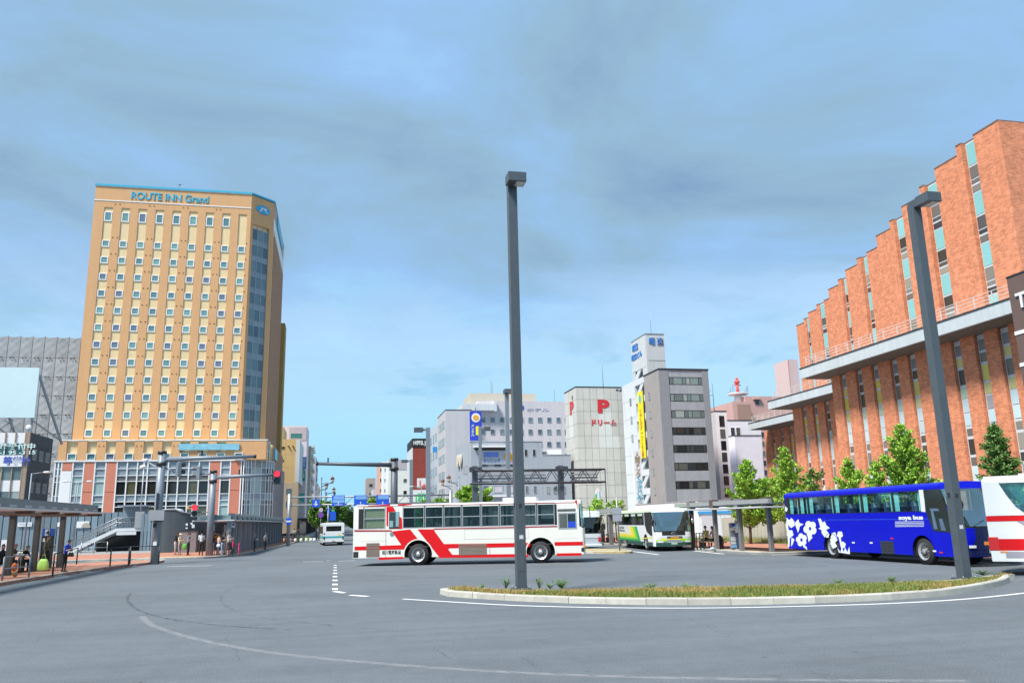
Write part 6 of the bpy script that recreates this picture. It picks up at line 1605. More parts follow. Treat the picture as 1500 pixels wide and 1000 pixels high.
cy = [pX(x, 800, -15.0).y for x in (15, 52, 89)]
for y in [cy[0] - (cy[1]-cy[0]), ] + cy:
    b = MB(); b.box(-15.13, -14.87, y - .13, y + .13, .13, 3.0); b.build('column', colm, sh, bevel=.015)
    b = MB(); b.box(-16.6, -13.05, y - .2, y + .2, 2.88, 2.998); b.build('beam', beamm, sh)
b = MB(); b.box(-14.2, -13.6, 47.5, 48.6, 2.9, 2.998); b.build('shelter_light', pm('pale_lamp_cover', (0.65, 0.48, 0.40), 0.4), sh)
stop = thing('bus_stop_board', 'dark bus stop board with blue header numbered four', 'bus stop sign', (-14.2, 47.0, .13))
Yb = 49.0; q = lambda x, y: pY(x, y, Yb)
b = MB(); b.box(q(61, 790).x, q(78.5, 790).x, Yb, Yb + .12, .2, q(70, 785).z); b.build('board', pm('stop_board_dark', (0.025, 0.027, 0.03), 0.4), stop)
b = MB(); b.box(q(62.5, 780).x, q(79.5, 780).x, Yb - .04, Yb + .16, q(70, 785).z, q(70, 774).z); b.build('header', pm('stop_blue', (0.015, 0.07, 0.34), 0.4, var=0.05), stop)
b = MB(); b.box(q(66.5, 780).x, q(73.5, 780).x, Yb - .06, Yb - .04, q(70, 784).z, q(70, 775).z); b.build('number_plate', pm('stop_pale', (0.48, 0.55, 0.58), 0.4), stop)
text('lettering', '4', (q(68, 783).x - .02, Yb - .065, q(70, 783.3).z), 0, q(70, 775.6).z - q(70, 783.3).z, dark, stop, .006, .03)
b = MB(); b.box(q(61, 790).x - .06, q(61, 790).x + .04, Yb, Yb + .1, .13, q(61, 758).z); b.build('post', steel, stop)
b = MB(); b.box(q(63, 790).x, q(66, 790).x, Yb - .02, Yb, q(64, 793).z, q(64, 788).z); b.build('notice', offwhite, stop)

s2 = thing('bus_shelter', 'long low shelter with many grey columns beside the street kerb', 'bus shelter', (-8, 88, .13), group='bus shelters of the terminal')
a0, a1 = Vector((-7.35, 64.0, 0)), Vector((-6.5, 113.0, 0)); d2 = (a1 - a0).normalized(); n2 = Vector((-d2.y, d2.x, 0))
def slab2(o0, o1, z0, z1, ya=0.0, yb_=None):
    yb_ = (a1 - a0).length if yb_ is None else yb_
    b = MB(); b.prism([a0 + d2*ya + n2*o0 + Vector((0,0,z0)), a0 + d2*yb_ + n2*o0 + Vector((0,0,z0)), a0 + d2*yb_ + n2*o1 + Vector((0,0,z0)), a0 + d2*ya + n2*o1 + Vector((0,0,z0))], (0, 0, z1 - z0)); return b
slab2(-.05, 2.9, 2.55, 2.65).build('soffit', pm('shelter_edge_pale', (0.50, 0.52, 0.53), 0.5), s2)
slab2(.25, 2.6, 2.655, 2.98, .3).build('gutter', pm('gutter_green_grey', (0.17, 0.24, 0.25), 0.5, var=0.12), s2)
for i in range(16):
    slab2(.1, .5, 2.66, 3.1, .6 + i*3.1, 1.1 + i*3.1).build('roof_bracket', gutm, s2)
    p = a0 + d2*(.4 + i*3.1) + n2*.35
    b = MB(); b.box(p.x - .15, p.x + .15, p.y - .15, p.y + .15, .13, 2.55); b.build('column', polegrey, s2, bevel=.012)
    if i % 2 == 0:
        p = a0 + d2*(1.9 + i*3.1) + n2*1.7
        b = MB(); b.box(p.x - .04, p.x + .04, p.y - .5, p.y + .5, .6, 2.3); b.build('timetable_board', rear if i % 4 else offwhite, s2)
ssg = thing('stop_blue_sign', 'blue and white stop sign hanging inside the long low shelter', 'sign', tuple(pY(340, 768, 66)))
q = lambda x, y: pY(x, y, 66.0)
b = MB(); b.box(q(337.5, 768).x, q(344.5, 768).x, 66, 66.08, q(341, 772.5).z, q(341, 765).z); b.build('board', white, ssg)
b = MB(); b.prism([(q(338, 768).x, 65.97, q(341, 767.5).z), (q(343.5, 768).x, 65.97, q(341, 769.5).z), (q(343.5, 768).x, 65.97, q(341, 766).z)], (0, .03, 0)); b.build('blue_print', sblue, ssg)
b = MB(); b.bar(q(341, 765), (q(341, 765).x, 66, 2.56), .05); b.build('hanger', steel, ssg)

s3 = thing('bus_shelter', 'right hand shelter with light canopy edge and thick grey beam', 'bus shelter', (23, 46, .13), group='bus shelters of the terminal')
colr = pm('shelter_column_grey', (0.17, 0.165, 0.165), 0.5, var=0.1)
ra, rb = Vector((22.0, 51.3, 0)), Vector((22.75, 33.0, 0)); d3 = (rb - ra).normalized(); n3 = Vector((-d3.y, d3.x, 0))
def slab3(o0, o1, z0, z1, ya, yb_):
    b = MB(); b.prism([ra + d3*ya + n3*o0 + Vector((0,0,z0)), ra + d3*yb_ + n3*o0 + Vector((0,0,z0)), ra + d3*yb_ + n3*o1 + Vector((0,0,z0)), ra + d3*ya + n3*o1 + Vector((0,0,z0))], (0, 0, z1 - z0)); return b
L3 = (rb - ra).length
slab3(-.35, 2.2, 2.48, 2.56, 0, 10.9).build('canopy_edge', MATS['shelter_edge_pale'], s3)
slab3(.15, 1.9, 2.66, 2.72, 0, 10.9).build('canopy_upper', gutm, s3)
slab3(.1, .3, 2.72, 2.96, -.6, 10.9).build('beam', pm('beam_grey', (0.26, 0.27, 0.27), 0.5, var=0.1), s3)
for i, (x, y) in enumerate(((22.36, 49.9), (22.48, 46.8), (22.64, 43.95), (22.98, 41.25))):
    b = MB(); b.box(x - .11, x + .11, y - .12, y + .12, .13, 2.5); b.build('column', colr if i else colm, s3, bevel=.012)
    b = MB(); b.box(x - .22, x + .22, y - .2, y + .2, 2.56, 3.06); b.build('bracket', beamm if i % 2 else colr, s3)
s4 = thing('bus_shelter', 'short far shelter roof left of the green striped coach', 'bus shelter', (21, 66, .13), group='bus shelters of the terminal')
b = MB(); b.box(20.6, 22.6, 61, 75, 2.42, 2.5); b.build('canopy_edge', MATS['shelter_edge_pale'], s4)
b = MB(); b.box(20.9, 21.2, 60.6, 75, 2.56, 2.85); b.build('beam', MATS['beam_grey'], s4)
for y in (61.6, 65, 68.4, 71.8): b = MB(); b.box(20.7, 20.98, y - .14, y + .14, .13, 2.42); b.build('column', colr, s4)
inf = thing('stop_information_board', 'slim information board with blue top under the right shelter', 'bus stop sign', (22.5, 45.3, .13))
P = pZ(1075, 805.5, .13); Y = P.y; q = lambda x, y: pY(x, y, Y)
b = MB(); b.box(q(1070.5, 790).x, q(1080, 790).x, Y, Y + .12, .15, q(1075, 765.5).z); b.build('board', pm('info_grey', (0.20, 0.22, 0.24), 0.4), inf)
for (ya, yb_, m_) in ((766, 771, sblue), (772, 777, pm('info_pale', (0.50, 0.46, 0.50), 0.4)), (786, 792, pm('info_white', (0.55, 0.58, 0.62), 0.4)), (793, 796.5, MATS['info_white']), (797.5, 801.5, spale)):
    b = MB(); b.box(q(1071, 790).x, q(1079.3, 790).x, Y - .03, Y, q(1075, yb_).z, q(1075, ya).z); b.build('poster', m_, inf)
railing('dark low railing beside the first right shelter column', [pZ(1021, 803, .13).xy, pZ(1026, 803.4, .13).xy, pZ(1031.5, 804, .13).xy], .95, False, dark, 'short railings under the right shelter')
bench = thing('bench', 'plain bench under the right shelter where two people sit', 'bench', (23.1, 47.6, .13))
b = MB(); b.box(22.65, 23.3, 47.1, 50.3, .5, .56); b.build('seat', pm('bench_wood', (0.25, 0.15, 0.09), 0.6), bench)
for y in (47.4, 50.0): b = MB(); b.box(22.8, 23.2, y - .04, y + .04, .13, .5); b.build('leg', dark, bench)
bin_ = thing('plaza_box', 'violet grey equipment box near the far shelter', 'box', (19.6, 64, .13))
p0, p1 = pY(880, 790, 70), pY(886.5, 790, 70)
b = MB(); b.box(p0.x, p1.x, 70, 70.6, .13, pY(883, 773, 70).z); b.build('body', pm('violet_grey', (0.17, 0.14, 0.18), 0.6), bin_, bevel=.03)
b = MB(); b.box(p0.x - .04, p1.x + .04, 69.95, 70.65, pY(883, 773, 70).z, pY(883, 772, 70).z); b.build('lid', dark, bin_)
for (px, py) in ((891, 793.5), (898, 792.5)):
    p = pY(px, py, 69); t = thing('flower_pot', 'small dark plant pot beside the far shelter, %s one' % ('left' if px < 895 else 'right'), 'plant pot', (p.x, 69, .13), group='plant pots by the far shelter')
    b = MB(); b.cyl((p.x, 69, .13), (p.x, 69, .5), .16, .22, 10); b.build('pot', pm('terracotta_dark', (0.16, 0.07, 0.05), 0.7), t)
    b = MB(); r = random.Random(int(px))
    for i in range(40):
        a = r.uniform(0, 6.28); e = r.uniform(.05, .3); c = Vector((p.x + e*math.cos(a), 69 + e*math.sin(a), .5 + r.uniform(0, .35))); b.add([c, c + Vector((.08, .02, .05)), c + Vector((.02, .0, .1))], [(0, 1, 2)])
    b.build('foliage', weedm, t)

# white bollards and parked two wheelers on the left street pavement
for i, px in enumerate((424.5, 432.5, 441, 448.5, 455.3, 460.6)):
    P = pZ(px, 793.4 - i*.12, .13); t = thing('bollard', 'short white concrete bollard, ' + ('leftmost of the pavement row', 'second from the left in the pavement row', 'third from the left in the pavement row', 'third from the right in the pavement row', 'second from the right in the pavement row', 'rightmost of the pavement row')[i], 'bollard', (P.x, P.y, .13), group='white bollards on the left pavement')
    b = MB(); b.cyl((P.x, P.y, .13), (P.x, P.y, .52), .17, .15, 12); b.build('post', white, t); b = MB(); b.ell((P.x, P.y, .52), .15, .15, .03, 12, 4); b.build('cap', white, t)
def make_bike():
    t = thing('bicycle', 'dark parked bicycle in the row before the shop arcade', 'bicycle', (0, 0, 0), 0.0, 'bicycles parked before the shop arcade', local=True)
    for x in (-.52, .52):
        b = MB(); pts = [(x + .32*math.cos(a*PI/8), 0, .33 + .32*math.sin(a*PI/8)) for a in range(17)]; b.tube(pts, .025, 5); b.build('wheel', black, t)
    b = MB(); b.tube([(-.52, 0, .33), (-.05, 0, .3), (.38, 0, .8), (.52, 0, .33)], .022, 5); b.tube([(-.05, 0, .3), (-.18, 0, .85)], .022, 5); b.tube([(-.15, 0, .75), (.38, 0, .8)], .022, 5); b.build('frame', steel, t)
    b = MB(); b.ell((-.18, 0, .9), .14, .07, .05, 8, 4); b.build('saddle', black, t)
    b = MB(); b.tube([(.30, -.26, .98), (.40, 0, 1.0), (.30, .26, .98)], .018, 5); b.build('handlebar', dark, t)
    b = MB(); b.box(.45, .75, -.16, .16, .72, .98); b.build('basket', dark, t)
    return t
bk = make_bike(); r = random.Random(2)
for i in range(9):
    o = bk if i == 0 else copy_tree(bk)
    o['label'] = 'dark bicycle parked ' + ('nearest the bollards in the row before the arcade', 'second from the near end of the arcade row', 'third from the near end of the arcade row', 'fourth from the near end of the arcade row', 'in the middle of the arcade row', 'fourth from the far end of the arcade row', 'third from the far end of the arcade row', 'second from the far end of the arcade row', 'farthest away in the row before the arcade')[i]
    q_ = pZ(414 + i*3.6, 792.8 - (i % 2)*.5, .13); o.location = q_; o.rotation_euler = (0, 0, r.uniform(-.4, .4) + PI*(i % 2))
    o.rotation_euler.z += 1.2

# ================================================================== BUSES
bus_cream = pm('bus_cream_paint', (0.74, 0.73, 0.66), 0.3, var=0.03, scale=2, coat=0.3)
bus_red = pm('bus_red_paint', (0.62, 0.008, 0.012), 0.35, var=0.03, coat=0.05, spec=0.25)
bus_blue = pm('bus_blue_paint', (0.002, 0.006, 0.46), 0.28, var=0.06, scale=1.5, coat=0.12, spec=0.25)
bus_white = pm('bus_white_paint', (0.76, 0.78, 0.78), 0.3, var=0.03, coat=0.3)
bus_silver = pm('bus_silver_paint', (0.66, 0.70, 0.75), 0.35, 0.0, var=0.04)
bus_teal = pm('bus_teal_paint', (0.05, 0.40, 0.45), 0.3, var=0.03)
bus_dkgreen = pm('bus_dark_green_paint', (0.02, 0.075, 0.06), 0.35, var=0.05)
bus_interior = pm('bus_interior_dark', (0.035, 0.037, 0.04), 0.7, var=0.1)
seatm = pm('bus_seat_blue', (0.03, 0.06, 0.20), 0.8, var=0.15)
headrest = pm('seat_cover_white', (0.55, 0.57, 0.60), 0.8)
curtain_g = pm('curtain_olive', (0.30, 0.34, 0.20), 0.8, var=0.15, scale=9)
curtain_c = pm('curtain_cyan', (0.28, 0.58, 0.62), 0.8, var=0.1, scale=9)
gl_bus = glass_clear('bus_side_glass', (0.50, 0.56, 0.56), -0.01)
gl_clear = glass_clear('clear_pane_glass', (0.85, 0.88, 0.86), 0.0)
gl_tint = glass_clear('bus_tinted_glass', (0.86, 1.0, 0.98), 0.05, (0.74, 1.0, 0.99))
gl_dark = glass_clear('bus_privacy_glass', (0.06, 0.065, 0.07), 0.04)
gl_front = glass_clear('bus_windscreen_glass', (0.55, 0.70, 0.66), 0.36, (0.80, 0.95, 0.92))
tyre = pm('tyre_rubber', (0.018, 0.018, 0.019), 0.8, var=0.15, scale=8)
rimm = pm('wheel_rim_silver', (0.48, 0.49, 0.50), 0.35, 0.6, var=0.12, scale=6)
rimd = pm('wheel_rim_dirty', (0.30, 0.28, 0.25), 0.5, 0.4, var=0.2, scale=8)
lampred = pm('tail_lamp_red', (0.55, 0.02, 0.02), 0.2, var=0.0, coat=0.5)
lamporange = pm('indicator_orange', (0.75, 0.28, 0.03), 0.2, var=0.0, coat=0.5)
lampclear = pm('headlamp_clear', (0.62, 0.66, 0.68), 0.1, var=0.0, coat=0.6)
def arcpts(cx, r, z0, zc, n=14):
    """arch outline from left to right over a wheel at (cx, zc), starting and ending at z0"""
    a0 = math.asin(max(-1, min(1, (z0 - zc)/r)))
    return [(cx + r*math.cos(PI - a0 - (PI - 2*a0)*i/n), zc + r*math.sin(PI - a0 - (PI - 2*a0)*i/n)) for i in range(n + 1)]
_whm = {}
def wheel(t, x, s, W, rw, rm, width=.28):
    key = (round(rw, 3), rm.name, s)
    if key not in _whm:
        a = MB(); n = 28; prof = [(-.02, rw*.66), (0, rw*.70), (.01, rw*.93), (.045, rw), (width - .04, rw), (width, rw*.9), (width, rw*.5)]
        v = []
        for y, r in prof:
            for j in range(n): v.append((r*math.cos(2*PI*j/n), -s*y, r*math.sin(2*PI*j/n)))
        a.add(v, [(i*n+j, i*n+(j+1)%n, (i+1)*n+(j+1)%n, (i+1)*n+j) for i in range(len(prof)-1) for j in range(n)], 0, True)
        m1 = a.mesh('wheel', tyre)
        a = MB(); prof = [(-.015, rw*.67), (.0, rw*.60), (.05, rw*.52), (.05, rw*.30), (.01, rw*.26), (-.03, rw*.20), (-.04, 0.001)]; v = []
        for y, r in prof:
            for j in range(n): v.append((r*math.cos(2*PI*j/n), -s*y, r*math.sin(2*PI*j/n)))
        a.add(v, [(i*n+j, i*n+(j+1)%n, (i+1)*n+(j+1)%n, (i+1)*n+j) for i in range(len(prof)-1) for j in range(n)], 0, True)
        a.m = [1 if 2*n <= i < 5*n else 0 for i in range(len(a.f))]; m2 = a.mesh('rim', [rm, pm('rim_inner_dark', (0.10, 0.10, 0.10), 0.5, 0.3, var=0.2, scale=8)])  # inner disc darker than the silver lip
        a = MB()
        for k in range(10):
            an = 2*PI*k/10; c = Vector((rw*.40*math.cos(an), s*-.05, rw*.40*math.sin(an))); a.cyl(c, c + Vector((0, s*.035, 0)), rw*.035, n=6)
        for k in range(8):
            an = 2*PI*(k + .5)/8; c = Vector((rw*.46*math.cos(an), s*-.049, rw*.46*math.sin(an))); a.cyl(c, c + Vector((0, s*.003, 0)), rw*.055, n=8, m=1)
        m3 = a.mesh('wheel_nuts', [rimd, black])
        _whm[key] = (m1, m2, m3)
    m1, m2, m3 = _whm[key]
    w = piece('wheel', m1, t, (x, s*W, rw))
    for nm, mm in (('rim', m2), ('wheel_nuts', m3)):
        o = bpy.data.objects.new(nm, mm); col.objects.link(o); o.parent = w
def bus(name, label, loc, rotz, p):
    t = thing(name, label, 'bus', loc, rotz, p.get('group'), local=True)
    L, W, H, z0, d, lean = p['L'], p['W'], p['H'], p['z0'], p['d'], p['lean']
    sill, wtop, rw, ra = p['sill'], p['wtop'], p['rw'], p['ra']
    xe = L - d - lean; zr = H - .20; zw = rw
    bm_, roofm = p['body'], p.get('roof', p['body'])
    wb = p['wb']     # windscreen bottom
    def zrows():
        return [z0, z0 + .3, (z0 + wb)/2 + .1, wb - .06, wb, wb + (zr - wb)*.25, wb + (zr - wb)*.5, wb + (zr - wb)*.75, p.get('wst', zr - .02), zr + .08, H - .03]
    def xf(z):
        if z <= wb: return L - p.get('tuck', .08) * max(0, (z0 + .55 - z)/.55)
        return L - lean * ((z - wb)/(H - wb))**1.25
    for s in (-1, 1):
        wins = p['wins'] if s < 0 else p.get('wins_l', p['wins'])
        pts = [(0, z0)]
        for wx in p['wheels']: pts += arcpts(wx, ra, z0, zw)
        pts += [(xe, z0), (xe, sill), (0, sill)]
        b = MB(); b.prism([(x, s*W, z) for x, z in pts], (0, -s*.05, 0)); b.build('side_panel', p.get('side', bm_), t)
        b = MB(); b.box(0, xe, s*W, s*(W - .05), wtop, zr); b.build('cantrail', p.get('cant', bm_), t)
        for wx in p['wheels']:    # arch lining
            a = MB(); ap = arcpts(wx, ra, z0, zw); n = len(ap)
            a.add([(x, s*(W - .005), z) for x, z in ap] + [(x, s*(W - .75), z) for x, z in ap], [(i, i+1, n+i+1, n+i) for i in range(n-1)]); a.build('wheel_arch', black, t)
            a = MB(); a.poly([(x, s*(W - .74), z) for x, z in ap]); a.build('wheel_arch_wall', black, t)
            if p.get('lip'):
                a = MB(); o_ = arcpts(wx, ra + p['lip'], z0, zw); a.add([(x, s*(W + .008), z) for x, z in ap] + [(x, s*(W + .008), z) for x, z in o_], [(i, i+1, n+i+1, n+i) for i in range(n-1)]); a.build('arch_lip', p.get('lipm', bm_), t)
        cur = 0.0
        for (x0, x1, kind) in wins + [(xe, xe, None)]:
            if x0 - cur > .015:
                b = MB(); b.box(cur, x0, s*W, s*(W - .05), sill, wtop); b.build('window_pillar', p.get('pillar', bm_), t)
            cur = x1
            if kind is None: break
            if kind == 'black':
                b = MB(); b.box(x0, x1, s*(W - .004), s*(W - .04), sill, wtop); b.build('black_panel', black, t); continue
            f = .035 if kind in ('slide', 'curtain') else .02
            b = MB(); yo, yi = s*(W + .006), s*(W - .04)
            b.box(x0, x1, yo, yi, sill, sill + f); b.box(x0, x1, yo, yi, wtop - f, wtop); b.box(x0, x0 + f, yo, yi, sill + f, wtop - f); b.box(x1 - f, x1, yo, yi, sill + f, wtop - f)
            if kind in ('slide', 'curtain'): zm = sill + (wtop - sill)*.46; b.box(x0 + f, x1 - f, yo - s*.004, yi, zm - .02, zm + .02)
            w_ = b.build('window', p.get('frame', silver), t)
            g_ = MB(); g_.box(x0 + f, x1 - f, s*(W - .012), s*(W - .018), sill + f, wtop - f); g_.build('pane', gl_clear if kind == 'curtain' else p.get('glass', gl_bus), w_)
            if kind == 'curtain':
                c = MB(); n = 24; v = []
                for i in range(n + 1):
                    xx = x0 + f + (x1 - x0 - 2*f)*i/n; yy = s*(W - .07 + .014*math.sin(i*1.9))
                    v += [(xx, yy, sill + .30*(wtop - sill) * 0 + .06), (xx, yy, wtop - .05)]
                v = [(x, y, max(z, sill + .04)) for x, y, z in v]
                c.add(v, [(2*i, 2*i+2, 2*i+3, 2*i+1) for i in range(n)], 0, True); c.build('curtain', curtain_g, w_)
            if kind == 'drape':
                for (ca_, cb_) in ((x0 + .03, x0 + .30), (x1 - .20, x1 - .02)):
                    c = MB(); n = 8; v = []
                    for i in range(n + 1):
                        xx = ca_ + (cb_ - ca_)*i/n; yy = s*(W - .06 + .02*math.sin(i*2.2)); v += [(xx, yy, sill + .03), (xx, yy, wtop - .03)]
                    c.add(v, [(2*i, 2*i+2, 2*i+3, 2*i+1) for i in range(n)], 0, True); c.build('curtain', curtain_c, w_)
        # triangle beside the raked windscreen
        R = zrows(); v = []
        for z in R[:-1]: v += [(xe, s*W, z), (xf(z) - d, s*W, z)]
        for i in range(len(R) - 2):
            za, zb_ = R[i], R[i+1]
            mt = p.get('driver_glass', p.get('glass', gl_bus)) if (za >= sill - .12 and zb_ <= wtop + .1) else bm_
            if (v[2*i+1][0] - xe) + (v[2*i+3][0] - xe) < .01: continue
            q_ = MB(); q_.add([v[2*i], v[2*i+1], v[2*i+3], v[2*i+2]], [(0, 1, 2, 3)]); q_.build('front_quarter_panel', mt, t)
    # nose
    R = zrows(); n = 18; pe = p.get('pe', .55)
    def nrow(z):
        k = 1.0 if z < H - .1 else .93
        out = []
        for i in range(n + 1):
            a = -PI/2 + PI*i/n; sy = math.copysign(abs(math.sin(a))**pe, a)
            out.append((xf(z) - d + d*max(0, math.cos(a))**pe, W*k*sy, z))
        return out
    groups = {}
    for i in range(len(R) - 1):
        za, zb_ = R[i], R[i+1]
        nm, mt = ('windscreen', p.get('screen', gl_front)) if (za >= wb - .001 and zb_ <= p.get('wst', zr - .02) + .001) else (('windscreen_surround', black) if abs(zb_ - wb) < .001 else (('front_panel', p.get('front', bm_)) if zb_ < wb else ('front_roof_cap', p.get('cap', roofm))))
        g_ = groups.setdefault(nm, (MB(), mt))
        a, c = nrow(za), nrow(zb_); g_[0].add(a + c, [(j, j+1, n+1+j+1, n+1+j) for j in range(n)], 0, True)
    top = nrow(H - .03)
    groups['front_roof_cap'][0].add(top + [(xe, -W*.93, H - .03), (xe, W*.93, H - .03)], [list(range(n + 1)) + [n + 2, n + 1]])
    for nm, (g_, mt) in groups.items(): g_.build(nm, mt, t)
    b = MB(); prof = [(-W, zr), (-W + .02, zr + .08), (-W + .12, H - .04), (-W + .3, H - .005), (0, H + .02), (W - .3, H - .005), (W - .12, H - .04), (W - .02, zr + .08), (W, zr)]
    b.prism([(0, y, z) for y, z in prof], (xe + .02, 0, 0)); b.build('roof', roofm, t)
    rwin = p.get('rear_win')
    b = MB()
    if rwin:
        y0, y1, za, zb_ = rwin
        b.box(-.06, 0, -W, W, z0, za); b.box(-.06, 0, -W, W, zb_, zr + .1); b.box(-.06, 0, -W, -y1, za, zb_); b.box(-.06, 0, y1, W, za, zb_)
    else: b.box(-.06, 0, -W, W, z0, zr + .1)
    b.build('rear_panel', p.get('rear', bm_), t)
    if rwin: b = MB(); b.box(-.04, -.03, -y1, y1, za, zb_); b.build('rear_window', gl_dark, t)
    b = MB(); b.box(.3, xe - .2, -W + .35, W - .35, z0 - .02, .62); b.box(.1, xe + .2, -W + .06, W - .06, sill - p.get('floor', .75), sill - p.get('floor', .75) + .05); b.each('chassis', p.get('inner', bus_interior), t)  # lower box put in to block light beneath the body
    for wx in p['wheels']:
        for s in (-1, 1): wheel(t, wx, s, W - .03, rw, p.get('rim', rimm))
    zfl = sill - p.get('floor', .75) + .05
    if p.get('seats', True):
        sb = MB(); sb.box(0, .42, -.22, .22, .35, .47); sb.box(0, .10, -.22, .22, .42, .98); sme = sb.mesh('seat', seatm)
        hb = MB(); hb.box(-.012, .112, -.17, .17, .80, .99); hme = hb.mesh('seat_cover', headrest)
        x = .8
        while x < xe - 1.6:
            for y in (-W + .38, -W + .86, W - .86, W - .38):
                if p.get('city') and y in (-W + .86, W - .86): continue
                o = piece('seat', sme, t, (x, y, zfl))
                if not p.get('city'):
                    c = bpy.data.objects.new('seat_cover', hme); col.objects.link(c); c.parent = o
            x += .95 if p.get('city') else .88
    b = MB(); b.box(xe - .75, xe - .3, -W + .3, -W + .85, zfl, zfl + .5); b.box(xe - .85, xe - .75, -W + .3, -W + .85, zfl + .3, zfl + 1.1); b.box(xf(sill) - d*.6 - .2, xf(sill) - d*.6, -W + .2, W - .2, zfl, wb - .02); b.each('dashboard', bus_interior, t)
    b = MB(); c = Vector((xf(sill) - d - .35, -W + .58, wb + .02)); b.tube([c + Vector((.12*math.sin(k*PI/8)*-1, .24*math.cos(k*PI/8), .2*math.sin(k*PI/8))) for k in range(17)], .02, 5); b.build('steering_wheel', black, t)
    return t, dict(xe=xe, zr=zr, xf=xf, W=W, zfl=zfl)
def decal(t, name, pts, m, W, s=-1, off=.004, th=.003):
    b = MB(); b.prism([(x, s*(W + off), z) for x, z in pts], (0, s*th, 0)); return b.build(name, m, t)

# ---------------------------------------------------------------- red striped city bus
Rw, Fw = pZ(612, 827.6), pZ(792, 824.4)
dv = (Fw - Rw); wbase = dv.length; rot = math.atan2(dv.y, dv.x); dv.normalize(); nv = Vector((-dv.y, dv.x, 0))
s1 = wbase/180.0; zs1 = ((Rw.x + Fw.x)/2*.2068 + (Rw.y + Fw.y)/2*.954 - .45)/FPX
RBX = lambda px: (px - 516.0)*s1
RBZ = lambda px, py: ((827.6 - (px - 612)*3.2/180) - py)*zs1
def RA(zx, zy): px, py = zx/3.947 + 500, zy/3.947 + 720; return (RBX(px), RBZ(px, py))
def RBp(zx, zy): px, py = zx/7.5 + 500, zy/7.5 + 725; return (RBX(px), RBZ(px, py))
RW_ = 1.22
rx = lambda zx: RA(zx, 0)[0]
sillz, wtopz = RBp(300, 376)[1], RBp(300, 128)[1]
Hh = RBp(500, 92)[1] - .06
loc = Rw - dv*RBX(612) + nv*RW_
wins = [(rx(88), rx(115), 'black'), (rx(118), rx(247), 'curtain'), (rx(352), rx(479), 'slide'), (rx(484), rx(590), 'slide'), (rx(595), rx(699), 'slide'), (rx(704), rx(811), 'slide'), (rx(816), rx(919), 'slide'), (rx(924), rx(1030), 'slide'), (rx(1035), rx(1135), 'slide'), (rx(1140), rx(1240), 'slide'), (rx(1241), rx(1253), 'black')]
Lr = RBX(856.5)
rb, rbi = bus('city_bus', 'cream city bus with red diagonal stripes standing across the square', loc, rot, dict(L=Lr, W=RW_, H=Hh, z0=RBp(400, 690)[1], d=.14, lean=.10, sill=sillz, wtop=wtopz, rw=.53, ra=.72, wheels=[RBX(612.5), RBX(792.5)], wins=wins, body=bus_cream, roof=bus_white, wb=sillz - .1, glass=gl_bus, city=True, lip=.055, lipm=bus_cream, rim=rimm, pillar=black, pe=.35, floor=.95, tuck=.0))
W_ = rbi['W']
A = [RBp(*q_) for q_ in ((545, 402), (752, 380), (843, 490), (775, 503), (722, 556), (700, 598), (125, 608), (125, 567), (655, 550))]
decal(rb, 'red_stripe', A, bus_red, W_)
B = [RBp(835, 380), RBp(1022, 380), RBp(1028, 402), RBp(1132, 540), RA(1097, 298), RA(1094, 321), RBp(1190, 586), RBp(1180, 600), RBp(1225, 655), RA(1085, 360), RA(1082, 378), RBp(1085, 690)]
decal(rb, 'red_stripe', B, bus_red, W_)
decal(rb, 'red_stripe', [RA(1234, 294), RA(1396, 292), RA(1396, 313), RA(1236, 315)], bus_red, W_)
decal(rb, 'red_stripe', [RA(1244, 357), RA(1386, 355), RA(1386, 370), RA(1246, 372)], bus_red, W_)
decal(rb, 'red_stripe', [RBp(400, 684), RBp(690, 676), RBp(685, 698), RBp(405, 712)], bus_red, W_)
decal(rb, 'red_belt_line', [RBp(120, 386), RBp(545, 388), RBp(545, 403), RBp(120, 404)], pm('bus_maroon_line', (0.32, 0.015, 0.03), 0.4, var=0.0), W_, off=.006)
decal(rb, 'red_belt_line', [RBp(1022, 372), RA(1255, 203), RA(1255, 210), RBp(1022, 384)], MATS['bus_maroon_line'], W_, off=.006)
decal(rb, 'red_stripe', [RBp(482, 130), RBp(556, 130), RBp(590, 185), RBp(505, 190), RBp(505, 350), RBp(484, 340)], bus_red, W_)
decal(rb, 'red_stripe', [RBp(630, 235), RBp(660, 262), RBp(664, 376), RBp(520, 376), RBp(515, 368), RBp(630, 366)], bus_red, W_)
decal(rb, 'red_roof_stripe', [RBp(270, 117), RBp(520, 105), RBp(530, 118), RBp(278, 122)], bus_red, W_, off=.012)
decal(rb, 'red_roof_stripe', [RBp(605, 107), RBp(775, 100), RBp(775, 110), RBp(620, 120)], bus_red, W_, off=.012)
decal(rb, 'red_roof_stripe', [RA(1358, 62), RA(1372, 56), RA(1374, 108), RA(1368, 80)], bus_red, W_, off=.012)
decal(rb, 'roof_edge_line', [RBp(140, 122), RA(1366, 70), RA(1366, 74), RBp(140, 130)], MATS['bus_maroon_line'], W_, off=.005)
o = MB(); a, c = RBp(513, 372), RBp(630, 188); o.box(a[0], c[0], -W_ - .012, -W_ - .006, a[1], c[1]); dw = o.build('rear_door_window', glass_dark, rb)
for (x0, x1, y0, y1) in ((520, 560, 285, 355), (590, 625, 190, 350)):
    o = MB(); a, c = RBp(x0, y1), RBp(x1, y0); o.box(a[0], c[0], -W_ - .016, -W_ - .012, a[1], c[1]); o.build('door_window_reflection', pm('reflection_pale_teal', (0.22, 0.36, 0.38), 0.15, var=0.1), dw)  # pale plates paint a reflection onto the dark pane
decal(rb, 'cream_panel', [(0, sillz), (rx(87), sillz), (rx(87), wtopz), (0, wtopz)], bus_cream, W_, off=.003)
